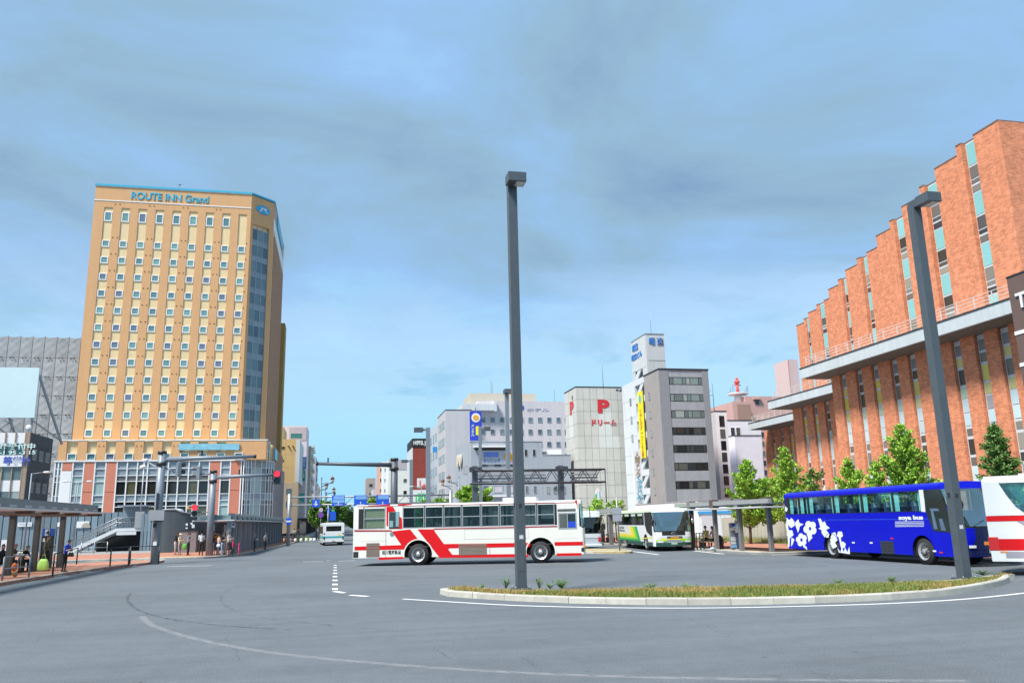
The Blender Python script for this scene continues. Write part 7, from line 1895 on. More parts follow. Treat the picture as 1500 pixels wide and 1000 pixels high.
decal(rb, 'cream_panel', [(rx(1254), sillz), (rbi['xe'], sillz), (rbi['xe'], wtopz), (rx(1254), wtopz)], bus_cream, W_, off=.003)
decal(rb, 'cream_panel', [(rx(249), sillz), (rx(351), sillz), (rx(351), wtopz), (rx(249), wtopz)], bus_cream, W_, off=.0015)
# driver window
a, c = RA(1260, 222), RA(1366, 128)
o = MB(); o.box(a[0], c[0], -W_ - .012, -W_ + .03, a[1], c[1]); fr = o.build('driver_window', silver, rb)
m0 = (a[0] + c[0])/2
for xa, xb in ((a[0] + .06, m0 - .02), (m0 + .02, c[0] - .06)):
    o = MB(); o.box(xa, xb, -W_ - .016, -W_ - .010, a[1] + .06, c[1] - .06); o.build('pane', glass_dark, fr)
o = MB(); o.box(m0 + .03, c[0] - .06, -W_ - .020, -W_ - .016, a[1] + .07, a[1] + .36); o.build('blue_notice', pm('notice_blue', (0.015, 0.06, 0.50), 0.4), fr)
a, c = RA(1258, 124), RA(1362, 107); o = MB(); o.box(a[0], c[0], -W_ - .01, -W_, a[1], c[1]); o.build('side_destination_panel', glass_dark, rb)
grm = pm('grille_brown', (0.13, 0.095, 0.07), 0.6, var=0.15, scale=20)
for (x0, x1, y0, y1) in ((137, 215, 296, 378), (682, 845, 301, 368)):
    a, c = RA(x0, y1), RA(x1, y0); n = 9
    for i in range(n):
        o = MB(); z = a[1] + (c[1] - a[1])*i/n; o.prism([(a[0], -W_ - .006, z), (a[0], -W_ - .022, z + .01), (a[0], -W_ - .006, z + (c[1]-a[1])/n - .012)], (c[0] - a[0], 0, 0)); o.build('grille_slat', grm, rb)
text('lettering', '旭川電気軌道', (RA(230, 361)[0], -W_ - .008, RA(230, 361)[1]), 0, .155, dark, rb, .002, .02, width=RA(342, 0)[0] - RA(230, 0)[0])
b = MB()
for (x0, y0, x1, y1) in ((716, 216, 1086, 279), (106, 286, 250, 288), (250, 230, 254, 378), (860, 322, 864, 384), (1232, 274, 1376, 276)):
    a, c = RA(x0, y1), RA(x1, y0)
    if x1 - x0 > 300:
        for (xa, xb, za, zb_) in ((a[0], c[0], a[1], a[1] + .012), (a[0], c[0], c[1] - .012, c[1]), (a[0], a[0] + .012, a[1], c[1]), (c[0] - .012, c[0], a[1], c[1])): b.box(xa, xb, -W_ - .0045, -W_ - .001, za, zb_)
    else: b.box(a[0], c[0], -W_ - .0045, -W_ - .001, a[1], c[1])
b.build('panel_seams', pm('seam_grey', (0.33, 0.32, 0.30), 0.7), rb, kind='stuff')
a, c = RA(935, 58), RA(1135, 40)
b = MB(); b.box(a[0], c[0], -.75, .75, rbi['zr'] + .2, c[1] + .02); b.build('roof_cooler', bus_white, rb, bevel=.05)
b = MB(); a = RA(287, 246); b.cyl((a[0], -W_ - .004, a[1]), (a[0], -W_ - .03, a[1]), .10, n=16); b.build('filler_cap', steel, rb)
b = MB(); a, c = RA(58, 382), RA(90, 346); b.box(a[0], c[0], -W_ - .02, W_ + .02, a[1], c[1]); b.build('rear_bumper', dark, rb, bevel=.03)
b = MB(); a, c = RA(1388, 352), RA(1402, 300); b.box(a[0] - .05, c[0], -W_ + .0, W_, a[1], a[1] + .25); b.build('front_bumper', dark, rb, bevel=.03)
b = MB(); b.ell((RBX(857), -W_ + .1, RA(1395, 320)[1]), .06, .08, .1, 8, 6); b.build('headlamp', lamporange, rb)
b = MB(); xq = RBX(857); b.tube([(xq - .1, -W_ + .1, 2.7), (xq + .28, -W_ - .12, 2.6), (xq + .30, -W_ - .12, 2.2)], .02, 5); b.box(xq + .24, xq + .32, -W_ - .25, -W_ + .0, 1.75, 2.2); b.each('mirror', dark, rb)
b = MB()
for xx in (2.2, 4.4, 6.6, 8.6):
    b.cyl((xx*.98, -.35, rbi['zfl']), (xx*.98, -.35, Hh - .2), .018, n=6); b.cyl((xx + .4, .4, rbi['zfl']), (xx + .4, .4, Hh - .2), .018, n=6)
b.each('grab_pole', chrome, rb)

# ---------------------------------------------------------------- blue coach
BX = 23.2; YR = 39.85
def BL(zx, zy):
    v = pX(zx/4.054 + 1130, zy/4.054 + 640, BX); return (YR - v.y, v.z + .05)
bw = 1.22
cw_in = [(BL(102, 400)[0], BL(160, 400)[0], 'drape'), (BL(164, 400)[0], BL(214, 400)[0], 'drape'), (BL(218, 400)[0], BL(366, 400)[0], 'drape'), (BL(370, 400)[0], BL(532, 400)[0], 'drape'), (BL(537, 400)[0], BL(718, 400)[0], 'drape'), (BL(722, 400)[0], BL(886, 400)[0], 'drape')]
Lb = BL(1100, 700)[0] + .55
bl_, bli = bus('blue_coach', 'royal blue coach with white flower pattern parked at the right kerb', (BX + bw, YR, 0), -PI/2, dict(L=Lb, W=bw, H=3.22, z0=.36, d=.5, lean=.55, sill=2.09, wtop=2.93, rw=.52, ra=.64, wheels=[BL(292, 0)[0], BL(818, 0)[0]], wins=cw_in, body=bus_blue, wb=1.5, glass=gl_tint, frame=black, pillar=black, lip=.03, pe=.55, floor=.62, rim=rimm, driver_glass=gl_tint, wst=2.93, inner=pm('coach_interior_grey', (0.30, 0.33, 0.36), 0.8)))
# black front pillar, driver's side window that drops towards the nose
xe_ = bli['xe']; xa = BL(912, 400)[0]
decal(bl_, 'window_end_pillar', [(BL(886, 400)[0], 2.09), (BL(910, 400)[0], 2.07), (BL(905, 320)[0], 2.95), (BL(886, 400)[0], 2.95)], bus_silver, bw, off=.006)
decal(bl_, 'driver_window', [(xa, 2.94), (xa + .02, 2.0), (BL(955, 500)[0], 1.33), (Lb - .52, 1.26), (Lb - .56, 1.6), (xe_ + .22, 2.5), (xe_ + .02, 2.94)], glass_dark, bw, off=.006)
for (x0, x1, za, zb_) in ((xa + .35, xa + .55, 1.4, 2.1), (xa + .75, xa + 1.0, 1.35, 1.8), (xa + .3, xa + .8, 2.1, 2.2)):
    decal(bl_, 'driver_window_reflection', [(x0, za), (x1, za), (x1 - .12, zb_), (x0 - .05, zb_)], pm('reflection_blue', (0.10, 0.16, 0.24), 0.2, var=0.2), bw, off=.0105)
petm = pm('flower_white', (0.72, 0.76, 0.78), 0.35, var=0.0)
def flower(zx, zy, rx_, np_=6, seed=0, hole=True):
    rr = random.Random(seed); pts = []; n = np_*16; ph = rr.uniform(0, 3)
    for i in range(n):
        a = 2*PI*i/n; k = .68 + .32*abs(math.sin(np_*a/2 + ph))**.5
        pts.append(BL(zx + rx_*k*math.cos(a), zy + rx_*1.2*k*math.sin(a)))
    f_ = decal(bl_, 'flower_print', pts, petm, bw)
    if hole: b = MB(); b.prism([(lambda v: (v[0], -bw - .0085, v[1]))(BL(zx + 7*math.cos(i*PI/5), zy + 11*math.sin(i*PI/5))) for i in range(10)], (0, -.002, 0)); b.build('flower_centre', bus_blue, f_)
def leafp(pts): decal(bl_, 'petal_print', [BL(*q_) for q_ in pts], petm, bw, off=.0045)
flower(231, 548, 40, 5, 1); flower(180, 615, 33, 5, 2); flower(112, 578, 20, 5, 3, False); flower(118, 512, 20, 5, 5, False)
flower(408, 585, 18, 5, 4, False); flower(426, 646, 17, 5, 6, False); flower(372, 610, 22, 5, 7, False)
leafp([(278, 490), (292, 488), (305, 512), (318, 505), (328, 530), (348, 545), (325, 556), (345, 580), (340, 602), (318, 600), (300, 575), (298, 555), (280, 548), (292, 540)])
leafp([(92, 483), (102, 492), (100, 530), (104, 560), (96, 575), (88, 530)]); leafp([(118, 484), (136, 506), (140, 530), (118, 545), (104, 530)])
leafp([(160, 492), (168, 515), (192, 522), (170, 535), (160, 575), (148, 540), (140, 515)])
leafp([(100, 562), (112, 590), (108, 655), (100, 662), (98, 600)]); leafp([(120, 600), (138, 612), (128, 640), (118, 655)])
leafp([(360, 575), (380, 570), (392, 610), (378, 630), (392, 655), (368, 668), (352, 640)]); leafp([(392, 660), (402, 690), (468, 700), (464, 655), (452, 690), (440, 662), (428, 690), (420, 640), (412, 690)])
leafp([(215, 585), (235, 590), (246, 600), (222, 628)]); leafp([(185, 640), (210, 655), (214, 676), (190, 655)]); leafp([(400, 600), (412, 600), (420, 640), (410, 640)]); leafp([(84, 415), (98, 430), (92, 448), (80, 440)])
text('lettering', 'soya bus', (BL(758, 496)[0], -bw - .006, BL(758, 496)[1]), 0, BL(758, 472)[1] - BL(758, 496)[1], petm, bl_, .002, .06, width=BL(903, 490)[0] - BL(758, 490)[0])
linem = pm('fine_print_pale', (0.42, 0.46, 0.62), 0.5, var=0.0)
for k in range(4):
    y0 = 506 + k*9; decal(bl_, 'small_print_line', [BL(736, y0 + 6), BL(908, y0 + 4.5), BL(908, y0), BL(736, y0 + 1)], linem, bw, off=.005)
b = MB(); a, c = BL(655, 698), BL(725, 625); b.box(a[0], c[0], -bw - .006, -bw, a[1], c[1]); gr = b.build('side_grille', pm('grille_dark', (0.03, 0.035, 0.05), 0.5), bl_)
for k in range(5): b = MB(); z = a[1] + (c[1]-a[1])*(k + .3)/5; b.box(a[0] + .03, c[0] - .03, -bw - .02, -bw - .006, z, z + .05); b.build('grille_slat', MATS['grille_dark'], gr)
for (zx, zy, m_, nm) in ((488, 632, petm, 'door_handle'), (594, 633, petm, 'door_handle'), (718, 608, lampred, 'side_lamp'), (970, 683, petm, 'side_lamp'), (1010, 692, lampred, 'side_lamp')):
    c = BL(zx, zy); b = MB(); b.box(c[0] - .09, c[0] + .09, -bw - .012, -bw, c[1] - .03, c[1] + .03); b.build(nm, m_, bl_)
decal(bl_, 'belt_highlight_strip', [BL(240, 500), (xe_ - .8, 1.78), (xe_ - .8, 1.81), BL(240, 496)], pm('bus_blue_light', (0.02, 0.07, 0.55), 0.25, var=0.0), bw, off=.003)
# front of the coach: black lower mask, emblem, lit number, plate, lamps, wipers, mirrors
def front_y(zf, y, off=0.0): return Lb - .5 + .5*max(0, math.cos(math.asin(min(1, abs(y/bw)**(1/.55)))))**.55 + off
def fplate(nm, y0, y1, za, zb_, m_, off=.01, th=.012, par=None, n=5):
    b = MB(); ys = [y0 + (y1 - y0)*i/n for i in range(n + 1)]
    b.add([(front_y(0, y, off), y, za) for y in ys] + [(front_y(0, y, off), y, zb_) for y in ys], [(i, i+1, n+1+i+1, n+1+i) for i in range(n)], 0, True)
    return b.build(nm, m_, par or bl_)
navyb = pm('bus_navy_paint', (0.006, 0.010, 0.06), 0.2, var=0.0, coat=0.4)
fplate('front_mask', -bw*.93, bw*.93, .62, 1.44, navyb, .008); fplate('bumper_lower', -bw*.93, bw*.93, .38, .60, navyb, .01)
b = MB()
for sgn_ in (1, -1):
    pts = []
    for k in range(9): a = PI*(.15 + .8*k/8); pts.append((Lb + .03, sgn_*(.03 + .12*math.cos(a)), 1.15 + sgn_*.0 + sgn_*.12*math.sin(a)))
    b.tube(pts, .02, 5)
b.each('emblem_crescent', chrome, bl_)
fplate('lit_number_panel', -.42, .30, .80, .93, pm('orange_lettering', (0.70, 0.26, 0.05), 0.4, var=0.3, scale=14), .014)
fplate('licence_plate', -.24, .20, .50, .64, pm('plate_green_white', (0.42, 0.50, 0.45), 0.5), .02)
o = text('lettering', '・6 30', (front_y(0, 0, .024), -.18, .52), PI/2, .10, dark, bl_, .002, .02)
for y in (-1.02, .78): fplate('headlamp', y, y + .26, .70, .80, lampclear, .014, n=3)
fplate('side_marker', -1.19, -1.08, .98, 1.07, lamporange, .014, n=2)
b = MB()
for y in (-.75, .1): b.tube([(Lb - .01, y, 1.5), (Lb - .03, y + .5, 1.72)], .014, 4)
b.each('wiper', black, bl_)
for y in (-1, 1):
    b = MB(); xt = Lb - .45; b.tube([(xt - .2, y*(bw - .05), 2.95), (xt + .35, y*(bw + .02), 2.85), (xt + .40, y*(bw - .02), 2.5)], .025, 6); b.build('mirror_arm', dark, bl_)
    b = MB(); b.ell((xt + .40, y*(bw - .04), 2.32), .09, .13, .2, 10, 8); b.build('mirror', dark, bl_)

# ---------------------------------------------------------------- green striped coach
GFX, GFY = 19.66, 49.5
gRr = pX(905, 790, 20.5)
GL = 10.6; gw = 1.19
ray_r = _ray(905, 790); k = ray_r.x/ray_r.y
# rear corner on the sight line through the picture column of its tail, GL metres behind the front corner
best = min(((abs((Vector((k*y, y)) - Vector((GFX, GFY))).length - GL), y) for y in [50 + .05*i for i in range(400)]))[1]
gv = Vector((GFX - k*best, GFY - best, 0)).normalized(); grot = math.atan2(gv.y, gv.x); gn = Vector((-gv.y, gv.x, 0))
gloc = Vector((k*best, best, 0)) + gn*gw
wr, wf = 2.6, 8.2
gH = 2.66
gc, gci = bus('green_coach', 'white coach with yellow and green chevron stripes under the right shelter', gloc, grot, dict(L=GL, W=gw, H=gH, z0=.32, d=.35, lean=.32, sill=1.62, wtop=2.42, rw=.47, ra=.58, wheels=[wr, wf], wins=[(.35, 2.2, 'fixed'), (2.24, 4.2, 'fixed'), (4.24, 6.2, 'fixed'), (6.24, 8.1, 'fixed')], body=bus_white, roof=pm('bus_pale_green_roof', (0.52, 0.68, 0.42), 0.35, var=0.02), wb=1.25, glass=gl_dark, frame=black, pillar=black, pe=.45, floor=.6, rim=rimm, cap=bus_white, wst=2.42, driver_glass=gl_dark))
yg = pm('stripe_yellow', (0.80, 0.66, 0.02), 0.35, var=0.0); lg = pm('stripe_lime', (0.25, 0.62, 0.03), 0.35, var=0.0); mg = pm('stripe_green', (0.02, 0.33, 0.08), 0.35, var=0.0); ly = pm('stripe_pale_yellow', (0.80, 0.72, 0.25), 0.35, var=0.0)
zb0, zt0 = .62, 1.52
for i, m_ in enumerate((ly, yg, lg, mg)):
    o_ = i*.62; zb = 1.06 - i*.125
    decal(gc, 'chevron_stripe', [(0, zb), (4.0 + o_*1.15, zb), (3.5 + o_, zt0), (3.5 + o_ + .62, zt0), (4.0 + o_*1.15 + .75, zb - .125), (0, zb - .125)], m_, gw, off=.004 + .0006*i)
decal(gc, 'dark_skirt', [(0, .33), (wr - .62, .33), (wr - .60, .56), (0, .56)], bus_dkgreen, gw); decal(gc, 'dark_skirt', [(wr + .62, .33), (wf - .62, .33), (wf - .60, .56), (wr + .60, .56)], bus_dkgreen, gw); decal(gc, 'dark_skirt', [(wf + .62, .33), (GL - .68, .33), (GL - .66, .56), (wf + .6, .56)], bus_dkgreen, gw)
decal(gc, 'thin_yellow_line', [(6.9, .70), (GL - .68, .84), (GL - .68, .90), (6.9, .75)], yg, gw)
decal(gc, 'front_sweep', [(8.12, 2.44), (8.2, 1.62), (8.6, 1.2), (9.4, .98), (9.9, .95), (9.9, 2.44)], black, gw, off=.008)
decal(gc, 'front_sweep_edge', [(8.02, 2.46), (8.12, 1.6), (8.5, 1.12), (9.4, .9), (9.9, .88), (9.9, .93), (9.4, .97), (8.58, 1.17), (8.2, 1.62), (8.12, 2.46)], bus_silver, gw, off=.010)
text('lettering', '北都交通', (.6, -gw - .006, 1.36), 0, .12, dark, gc, .002, .02, width=1.6)
text('lettering', 'Hokutokotsu', (.6, -gw - .006, 1.17), 0, .13, dark, gc, .002, .03, width=1.8)
b = MB()
for k in range(4): b.box(.7 + k*1.9, 1.9 + k*1.9, -gw - .008, -gw - .001, 2.22, 2.36)
b.each('window_print', pm('pale_window_print', (0.55, 0.66, 0.55), 0.4), gc)
def gfront(nm, y0, y1, za, zb_, m_, off=.012, n=5):
    fy_ = lambda y: GL - .35 + .35*max(0, math.cos(math.asin(min(1, abs(y/gw)**(1/.45)))))**.45 + off
    b = MB(); ys = [y0 + (y1 - y0)*i/n for i in range(n + 1)]
    b.add([(fy_(y), y, za) for y in ys] + [(fy_(y), y, zb_) for y in ys], [(i, i+1, n+1+i+1, n+1+i) for i in range(n)], 0, True); return b.build(nm, m_, gc)
gfront('front_black_band', -gw*.97, gw*.97, .98, 1.22, black); gfront('destination_panel', -.45, .55, .78, .92, glass_dark, .014); gfront('orange_lettering', -.2, .3, .80, .88, MATS['orange_lettering'], .018)
gfront('yellow_band', -gw*.97, gw*.97, .70, .77, yg); gfront('lime_band', -gw*.97, -.5, .60, .70, lg, .013); gfront('lime_band', .5, gw*.97, .60, .74, lg, .013); gfront('front_lower', -gw*.97, gw*.97, .33, .54, bus_dkgreen)
for y in (-1.05, .70): gfront('headlamp', y, y + .36, .54, .66, lampclear, .016, 3)
gfront('licence_plate', -.2, .2, .42, .54, MATS['plate_green_white'], .02, 2)
b = MB(); b.tube([(GL + .015, .0 + .1*math.cos(a*PI/6), 1.1 + .07*math.sin(a*PI/6)) for a in range(13)], .015, 4); b.build('emblem', chrome, gc)
b = MB(); b.ell((GL + .1, gw + .05, 1.85), .08, .1, .17, 8, 6); b.tube([(GL - .2, gw - .05, 2.3), (GL + .1, gw + .05, 2.15), (GL + .1, gw + .05, 1.85)], .02, 5); b.each('mirror', chrome, gc)
b = MB(); b.ell((GL + .0, -gw - .12, 1.85), .08, .1, .2, 8, 6); b.each('mirror', dark, gc)

# ---------------------------------------------------------------- silver bus behind the red striped bus
sw = 1.15
p = pY(881.5, 790, 56.0)
sv, svi = bus('silver_bus', 'silver bus with black windscreen half hidden behind the red striped bus', (p.x - sw, 56.0 + 9.0, 0), -PI/2, dict(L=9.0, W=sw, H=2.66, z0=.2, d=.16, lean=.10, sill=1.35, wtop=2.2, rw=.45, ra=.55, wheels=[2.2, 6.9], wins=[(.4 + i*1.35, 1.65 + i*1.35, 'fixed') for i in range(6)], body=bus_silver, roof=bus_white, wb=1.15, glass=gl_dark, frame=black, pillar=black, pe=.35, floor=.8, city=True, cap=bus_white, screen=gl_dark, wst=2.22))
b = MB()
for y in (-1, 1): b.box(9.0, 9.03, y*(sw - .16) - .1, y*(sw - .16) + .1, .55, .85)
b.each('front_lamp', lampred, sv)
b = MB(); b.box(8.95, 9.04, -sw, sw, .2, .38); b.build('bumper', bus_silver, sv, bevel=.03)
b = MB(); b.box(9.005, 9.015, -sw + .05, sw - .05, .80, .815); b.build('panel_seam', MATS['seam_grey'], sv)
for y in (-1, 1): b = MB(); b.tube([(8.8, y*sw, 2.2), (9.25, y*(sw + .12), 2.1), (9.25, y*(sw + .12), 1.5)], .018, 5); b.box(9.2, 9.28, y*(sw + .12) - .1, y*(sw + .12) + .1, 1.35, 1.75); b.each('mirror', dark, sv)

# ---------------------------------------------------------------- small white and teal bus driving away
wbx = (pY(470, 799, 89).x + pY(503, 799, 89).x)/2; ww = (pY(504, 799, 89).x - pY(473, 799, 89).x)/2
wt, wti = bus('white_bus', 'small white and teal bus seen from behind on the street', (wbx + .12, 88.9, 0), PI/2 + .06, dict(L=8.0, W=ww, H=2.33, z0=.25, d=.2, lean=.12, sill=1.2, wtop=1.95, rw=.42, ra=.5, wheels=[2.0, 6.2], wins=[(.3 + i*1.2, 1.4 + i*1.2, 'fixed') for i in range(6)], body=bus_white, wb=1.1, glass=gl_dark, frame=black, pillar=bus_white, pe=.4, floor=.6, city=True, rear_win=(0, ww*.72, 1.45, 1.98)))
b = MB(); b.box(-.075, -.06, -ww, ww, .78, .96); b.build('teal_rear_band', bus_teal, wt)
for s in (-1, 1): decal(wt, 'teal_side_band', [(0, .68), (6.9, .68), (6.9, .95), (0, .95)], bus_teal, ww, s)
b = MB()
for y in (-1, 1): b.box(-.09, -.06, y*(ww - .12) - .06, y*(ww - .12) + .06, .62, .92); b.cyl((-.09, y*(ww - .12), 1.22), (-.06, y*(ww - .12), 1.22), .07, n=10)
b.each('tail_lamp', dark, wt)
b = MB(); b.box(-.14, -.06, -ww, ww, .25, .38); b.build('rear_bumper', dark, wt)
b = MB(); b.cyl((-.075, -ww*.55, 1.02), (-.06, -ww*.55, 1.02), .13, n=12); b.build('yellow_sticker', yg, wt)
b = MB(); b.box(-.08, -.06, -.15, .15, .45, .55); b.build('licence_plate', MATS['plate_green_white'], wt)

# ---------------------------------------------------------------- white and red coach cut by the right edge
cr = math.radians(-46); cdv = Vector((math.cos(cr), math.sin(cr), 0)); cnv = Vector((-cdv.y, cdv.x, 0))
rc = pY(1448, 760, 23.6); rc = Vector((rc.x, 23.6, 0)); rw2 = 1.2
zz = lambda y: pY(1450, y, 23.6).z
wc, wci = bus('white_red_coach', 'white coach with red bands cut off by the right edge of the view', rc + cnv*rw2, cr, dict(L=11.0, W=rw2, H=zz(697), z0=zz(822), d=.4, lean=.4, sill=zz(754.5), wtop=zz(708), rw=.52, ra=.64, wheels=[2.9, 8.6], wins=[(.34, 1.75, 'fixed'), (1.8, 3.6, 'fixed'), (3.65, 5.5, 'fixed'), (5.55, 7.4, 'fixed'), (7.45, 9.2, 'fixed')], body=bus_white, wb=1.6, glass=gl_tint, frame=black, pillar=black, pe=.5, floor=.7, rear=bus_white))
decal(wc, 'red_band', [(-.06, zz(763.5)), (2, zz(763)), (2, zz(754.8)), (-.06, zz(755.5))], bus_red, rw2); decal(wc, 'red_band', [(-.06, zz(806)), (2.2, zz(805.5)), (2.2, zz(789)), (-.06, zz(789))], bus_red, rw2)
decal(wc, 'grey_band', [(.35, zz(817)), (2.2, zz(816)), (2.2, zz(807.5)), (.35, zz(807.5))], pm('band_grey', (0.33, 0.31, 0.36), 0.4), rw2)
decal(wc, 'grey_wedge', [(.78, zz(763.6)), (1.0, zz(763.6)), (1.8, zz(786)), (1.45, zz(786))], MATS['band_grey'], rw2)
decal(wc, 'white_window_corner', [(-.02, zz(707)), (.42, zz(707)), (.62, zz(727)), (.82, zz(743)), (1.1, zz(755)), (-.02, zz(755))], bus_white, rw2, off=.012)
b = MB(); b.cyl((1.12, -rw2 - .004, zz(769)), (1.12, -rw2 - .02, zz(769)), .075, n=14); b.build('reflector', lampred, wc)
b = MB(); b.box(-.09, .2, -rw2 - .015, -rw2 + .25, zz(806), zz(786)); b.build('tail_lamp', lampred, wc, bevel=.02)
b = MB(); b.box(.2, .42, -rw2 - .012, -rw2 + .1, zz(809), zz(807)); b.build('indicator', lamporange, wc)
b = MB(); b.box(.0, .36, -rw2 + .02, rw2 - .02, zz(822) - .05, zz(808)); b.build('lower_tail', dark, wc)
b = MB(); b.box(1.0, 3.6, -.8, .8, zz(697) - .02, zz(695)); b.build('roof_hatch', bus_white, wc, bevel=.03)

# ================================================================== TREES
leaf_bright = pm('ginkgo_leaf', (0.32, 0.52, 0.055), 0.55, var=0.35, scale=1.3)
leaf_mid = pm('ginkgo_leaf_mid', (0.20, 0.38, 0.045), 0.55, var=0.35, scale=1.3)
leaf_dark = pm('broad_leaf_dark', (0.07, 0.15, 0.03), 0.6, var=0.35, scale=1.5)
leaf_fir = pm('conifer_leaf', (0.17, 0.31, 0.07), 0.6, var=0.35, scale=2)
bark = pm('tree_bark', (0.12, 0.085, 0.06), 0.9, var=0.25, scale=8, bump=0.4)
def tree(name, label, x, y, h, rad, seed, mats, style='ginkgo', h0=1.3, leaf=.125, dens=1.0, z=.13, group=None):
    r = random.Random(seed)
    t = thing(name, label, 'tree', (x, y, z), group=group)
    tk = MB(); lf = MB(); base_ = Vector((x, y, z))
    lean = Vector((r.uniform(-.03, .03), r.uniform(-.03, .03), 0))
    def axis(f): return base_ + Vector((0, 0, h*f)) + lean*(h*f) + Vector((.05*math.sin(f*7 + seed), .05*math.cos(f*6 + seed), 0))
    tk.tube([axis(i/8*.97) for i in range(9)], .045 + h*.012, 8, r2=.015)
    def tuft(c, s, d, k):
        for _ in range(k):
            o = Vector((r.gauss(0, 1), r.gauss(0, 1), r.gauss(0, .8))) * s
            p = c + o
            n = (d*.5 + Vector((r.uniform(-1, 1), r.uniform(-1, 1), r.uniform(-.2, 1)))).normalized()
            q = n.cross(Vector((r.uniform(-1, 1), r.uniform(-1, 1), r.uniform(-1, 1)))).normalized()
            l = leaf*r.uniform(.6, 1.3); w = l*{'ginkgo': .34, 'fir': .22, 'broad': .42}[style]
            mi = 0 if r.random() < .62 else 1
            lf.add([p, p + n*l*.55 + q*w, p + n*l, p + n*l*.55 - q*w], [(0, 1, 2, 3)], mi)
    nb = int(h*7.5*dens) if style != 'broad' else int(30*dens)
    ga = 2.4
    for i in range(nb):
        f = (i + r.uniform(0, .9))/nb; zf = h0/h + (1 - h0/h)*f
        if style == 'broad': prof = math.sin(PI*min(.97, max(.06, f*.9 + .08)))**.6
        elif style == 'fir': prof = (1 - f)**.85*.95 + .06
        else: prof = (1 - f)**.85*(.80 + .5*r.random()**2) + .07; prof *= (.62 + .38*min(1, f/.12))
        L = rad*prof*r.uniform(.72, 1.18); a = i*ga + r.uniform(-.4, .4)
        up = {'ginkgo': .75, 'fir': .18, 'broad': .45}[style] * r.uniform(.6, 1.4)
        st = axis(zf*.97); dv = Vector((math.cos(a), math.sin(a), up)); dv.normalize()
        L = max(.12, L)
        e = st + dv*L*1.08 + Vector((0, 0, .10*L)); m = st.lerp(e, .5) - Vector((0, 0, .05*L))
        tk.tube([st, m, e], max(.008, .035*(1 - f*.7)), 4, r2=.005)
        n = max(4, int(L*13*dens))
        for k in range(n):
            g_ = .22 + .80*(k + r.random())/n
            c = (st.lerp(m, g_*2) if g_ < .5 else m.lerp(e, g_*2 - 1))
            tuft(c, .055 + .10*L*(1 - g_*.55)*.5 + (.05 if style == 'broad' else 0), dv, int(r.uniform(20, 32)))
            if style != 'fir' and r.random() < .5:
                sd = Vector((-dv.y, dv.x, r.uniform(.1, .7))) * (1 if r.random() < .5 else -1); tuft(c + sd*L*.20*r.random(), .06, sd, 7)
    tuft(axis(.99), .06, Vector((0, 0, 1)), 14)
    tk.build('trunk', bark, t); lf.build('crown', mats, t)
    return t
GK = [leaf_bright, leaf_mid]
def at(px, ptop, X): v = pX(px, ptop, X); return v.x, v.y, v.z - .13
for i, (px, ptop, X, rad, lab) in enumerate(((1089, 672, 28.6, 1.95, 'full bright green young tree left of the brick building, behind the shelter'), (1150, 655, 29.2, 1.75, 'bright green pointed tree rising just left of the blue coach roof'), (1236, 672, 29.2, 1.4, 'small bright green tree above the middle windows of the blue coach'), (1318, 621, 29.0, 1.95, 'tallest bright green tree above the front half of the blue coach'), (1283, 676, 28.5, 1.2, 'low bright green tree touching the left side of the tallest one'))):
    x, y, h = at(px, ptop, X); tree('ginkgo_tree', lab, x, y, h, rad, 20 + i, GK, h0=1.2 if i else .9, group='young trees along the beige wall', dens=1.1 if i in (0, 3) else .95)
x, y, h = at(1457, 621, 28.2); tree('conifer_tree', 'dark green dense conifer above the white and red coach', x, y, h, 1.35, 31, [leaf_fir, leaf_dark], 'fir', .8, .14, 1.7)
x, y, h = at(1190, 690, 29.6); tree('dark_tree', 'sparse dark leaved tree between the pointed tree and the small one', x, y, h, 1.0, 33, [leaf_dark, leaf_mid], 'broad', 1.6, .15, .45)
x, y, h = at(1122, 702, 29.8); tree('ginkgo_tree', 'low bushy green tree filling the gap right of the full young tree', x, y, h, 1.1, 36, [leaf_mid, leaf_bright], 'broad', 1.2, .15, .8, group='young trees along the beige wall')
# far trees
p = pY(692, 716, 100); tree('street_tree', 'round green street tree below the clinic, behind the red striped bus', p.x, 100, p.z, 2.1, 41, [leaf_bright, leaf_mid], 'broad', 2.0, .24, 1.0)
for i, (px, ptop, Y, rad) in enumerate(((624, 735, 112, 1.3), (642, 733, 116, 1.4), (548, 728, 130, 1.2))):
    p = pY(px, ptop, Y); tree('street_tree', ('small street tree left of the slim road light', 'small street tree under the pale blue office', 'small street tree behind the blue direction signs')[i], p.x, Y, p.z, rad, 45 + i, [leaf_mid, leaf_bright], 'broad', 1.8, .26, .6, group='small street trees beyond the buses')
p = pY(875, 735, 66); tree('young_tree', 'thin young tree left of the green striped coach', p.x, 66, p.z, .75, 51, [leaf_bright, leaf_mid], 'broad', 1.2, .16, .5)
p = pY(900, 736, 72); tree('young_tree', 'thin young tree behind the sign back on the median', p.x, 72, p.z, .75, 52, [leaf_mid, leaf_bright], 'broad', 1.3, .16, .45)
p = pY(484, 742, 108); tree('street_tree', 'dark broad street tree on the left pavement behind the small white bus', p.x - .3, 113, p.z + .1, 2.3, 55, [leaf_dark, leaf_mid], 'broad', 1.5, .26, 1.3)
p = pY(466, 752, 118); tree('street_tree', 'smaller dark street tree left of the broad one', p.x, 124, p.z, 1.6, 56, [leaf_dark, leaf_mid], 'broad', 1.6, .26, .7)
p = pY(513, 757, 190); tree('street_tree', 'green tree seen at the end of the street right of the small white bus', p.x + .8, 190, p.z + .5, 2.6, 57, [leaf_mid, leaf_dark], 'broad', 1.0, .4, .9)
pl = grass('planter_greens', [(-4.9, 112), (-3.4, 112), (-3.6, 124), (-5.2, 124)], 900, .2, .5, [gr_green, leaf_mid], .12, 61, [.6, .4]); tag(pl, 'low green planting at the foot of the dark street tree', 'planting')

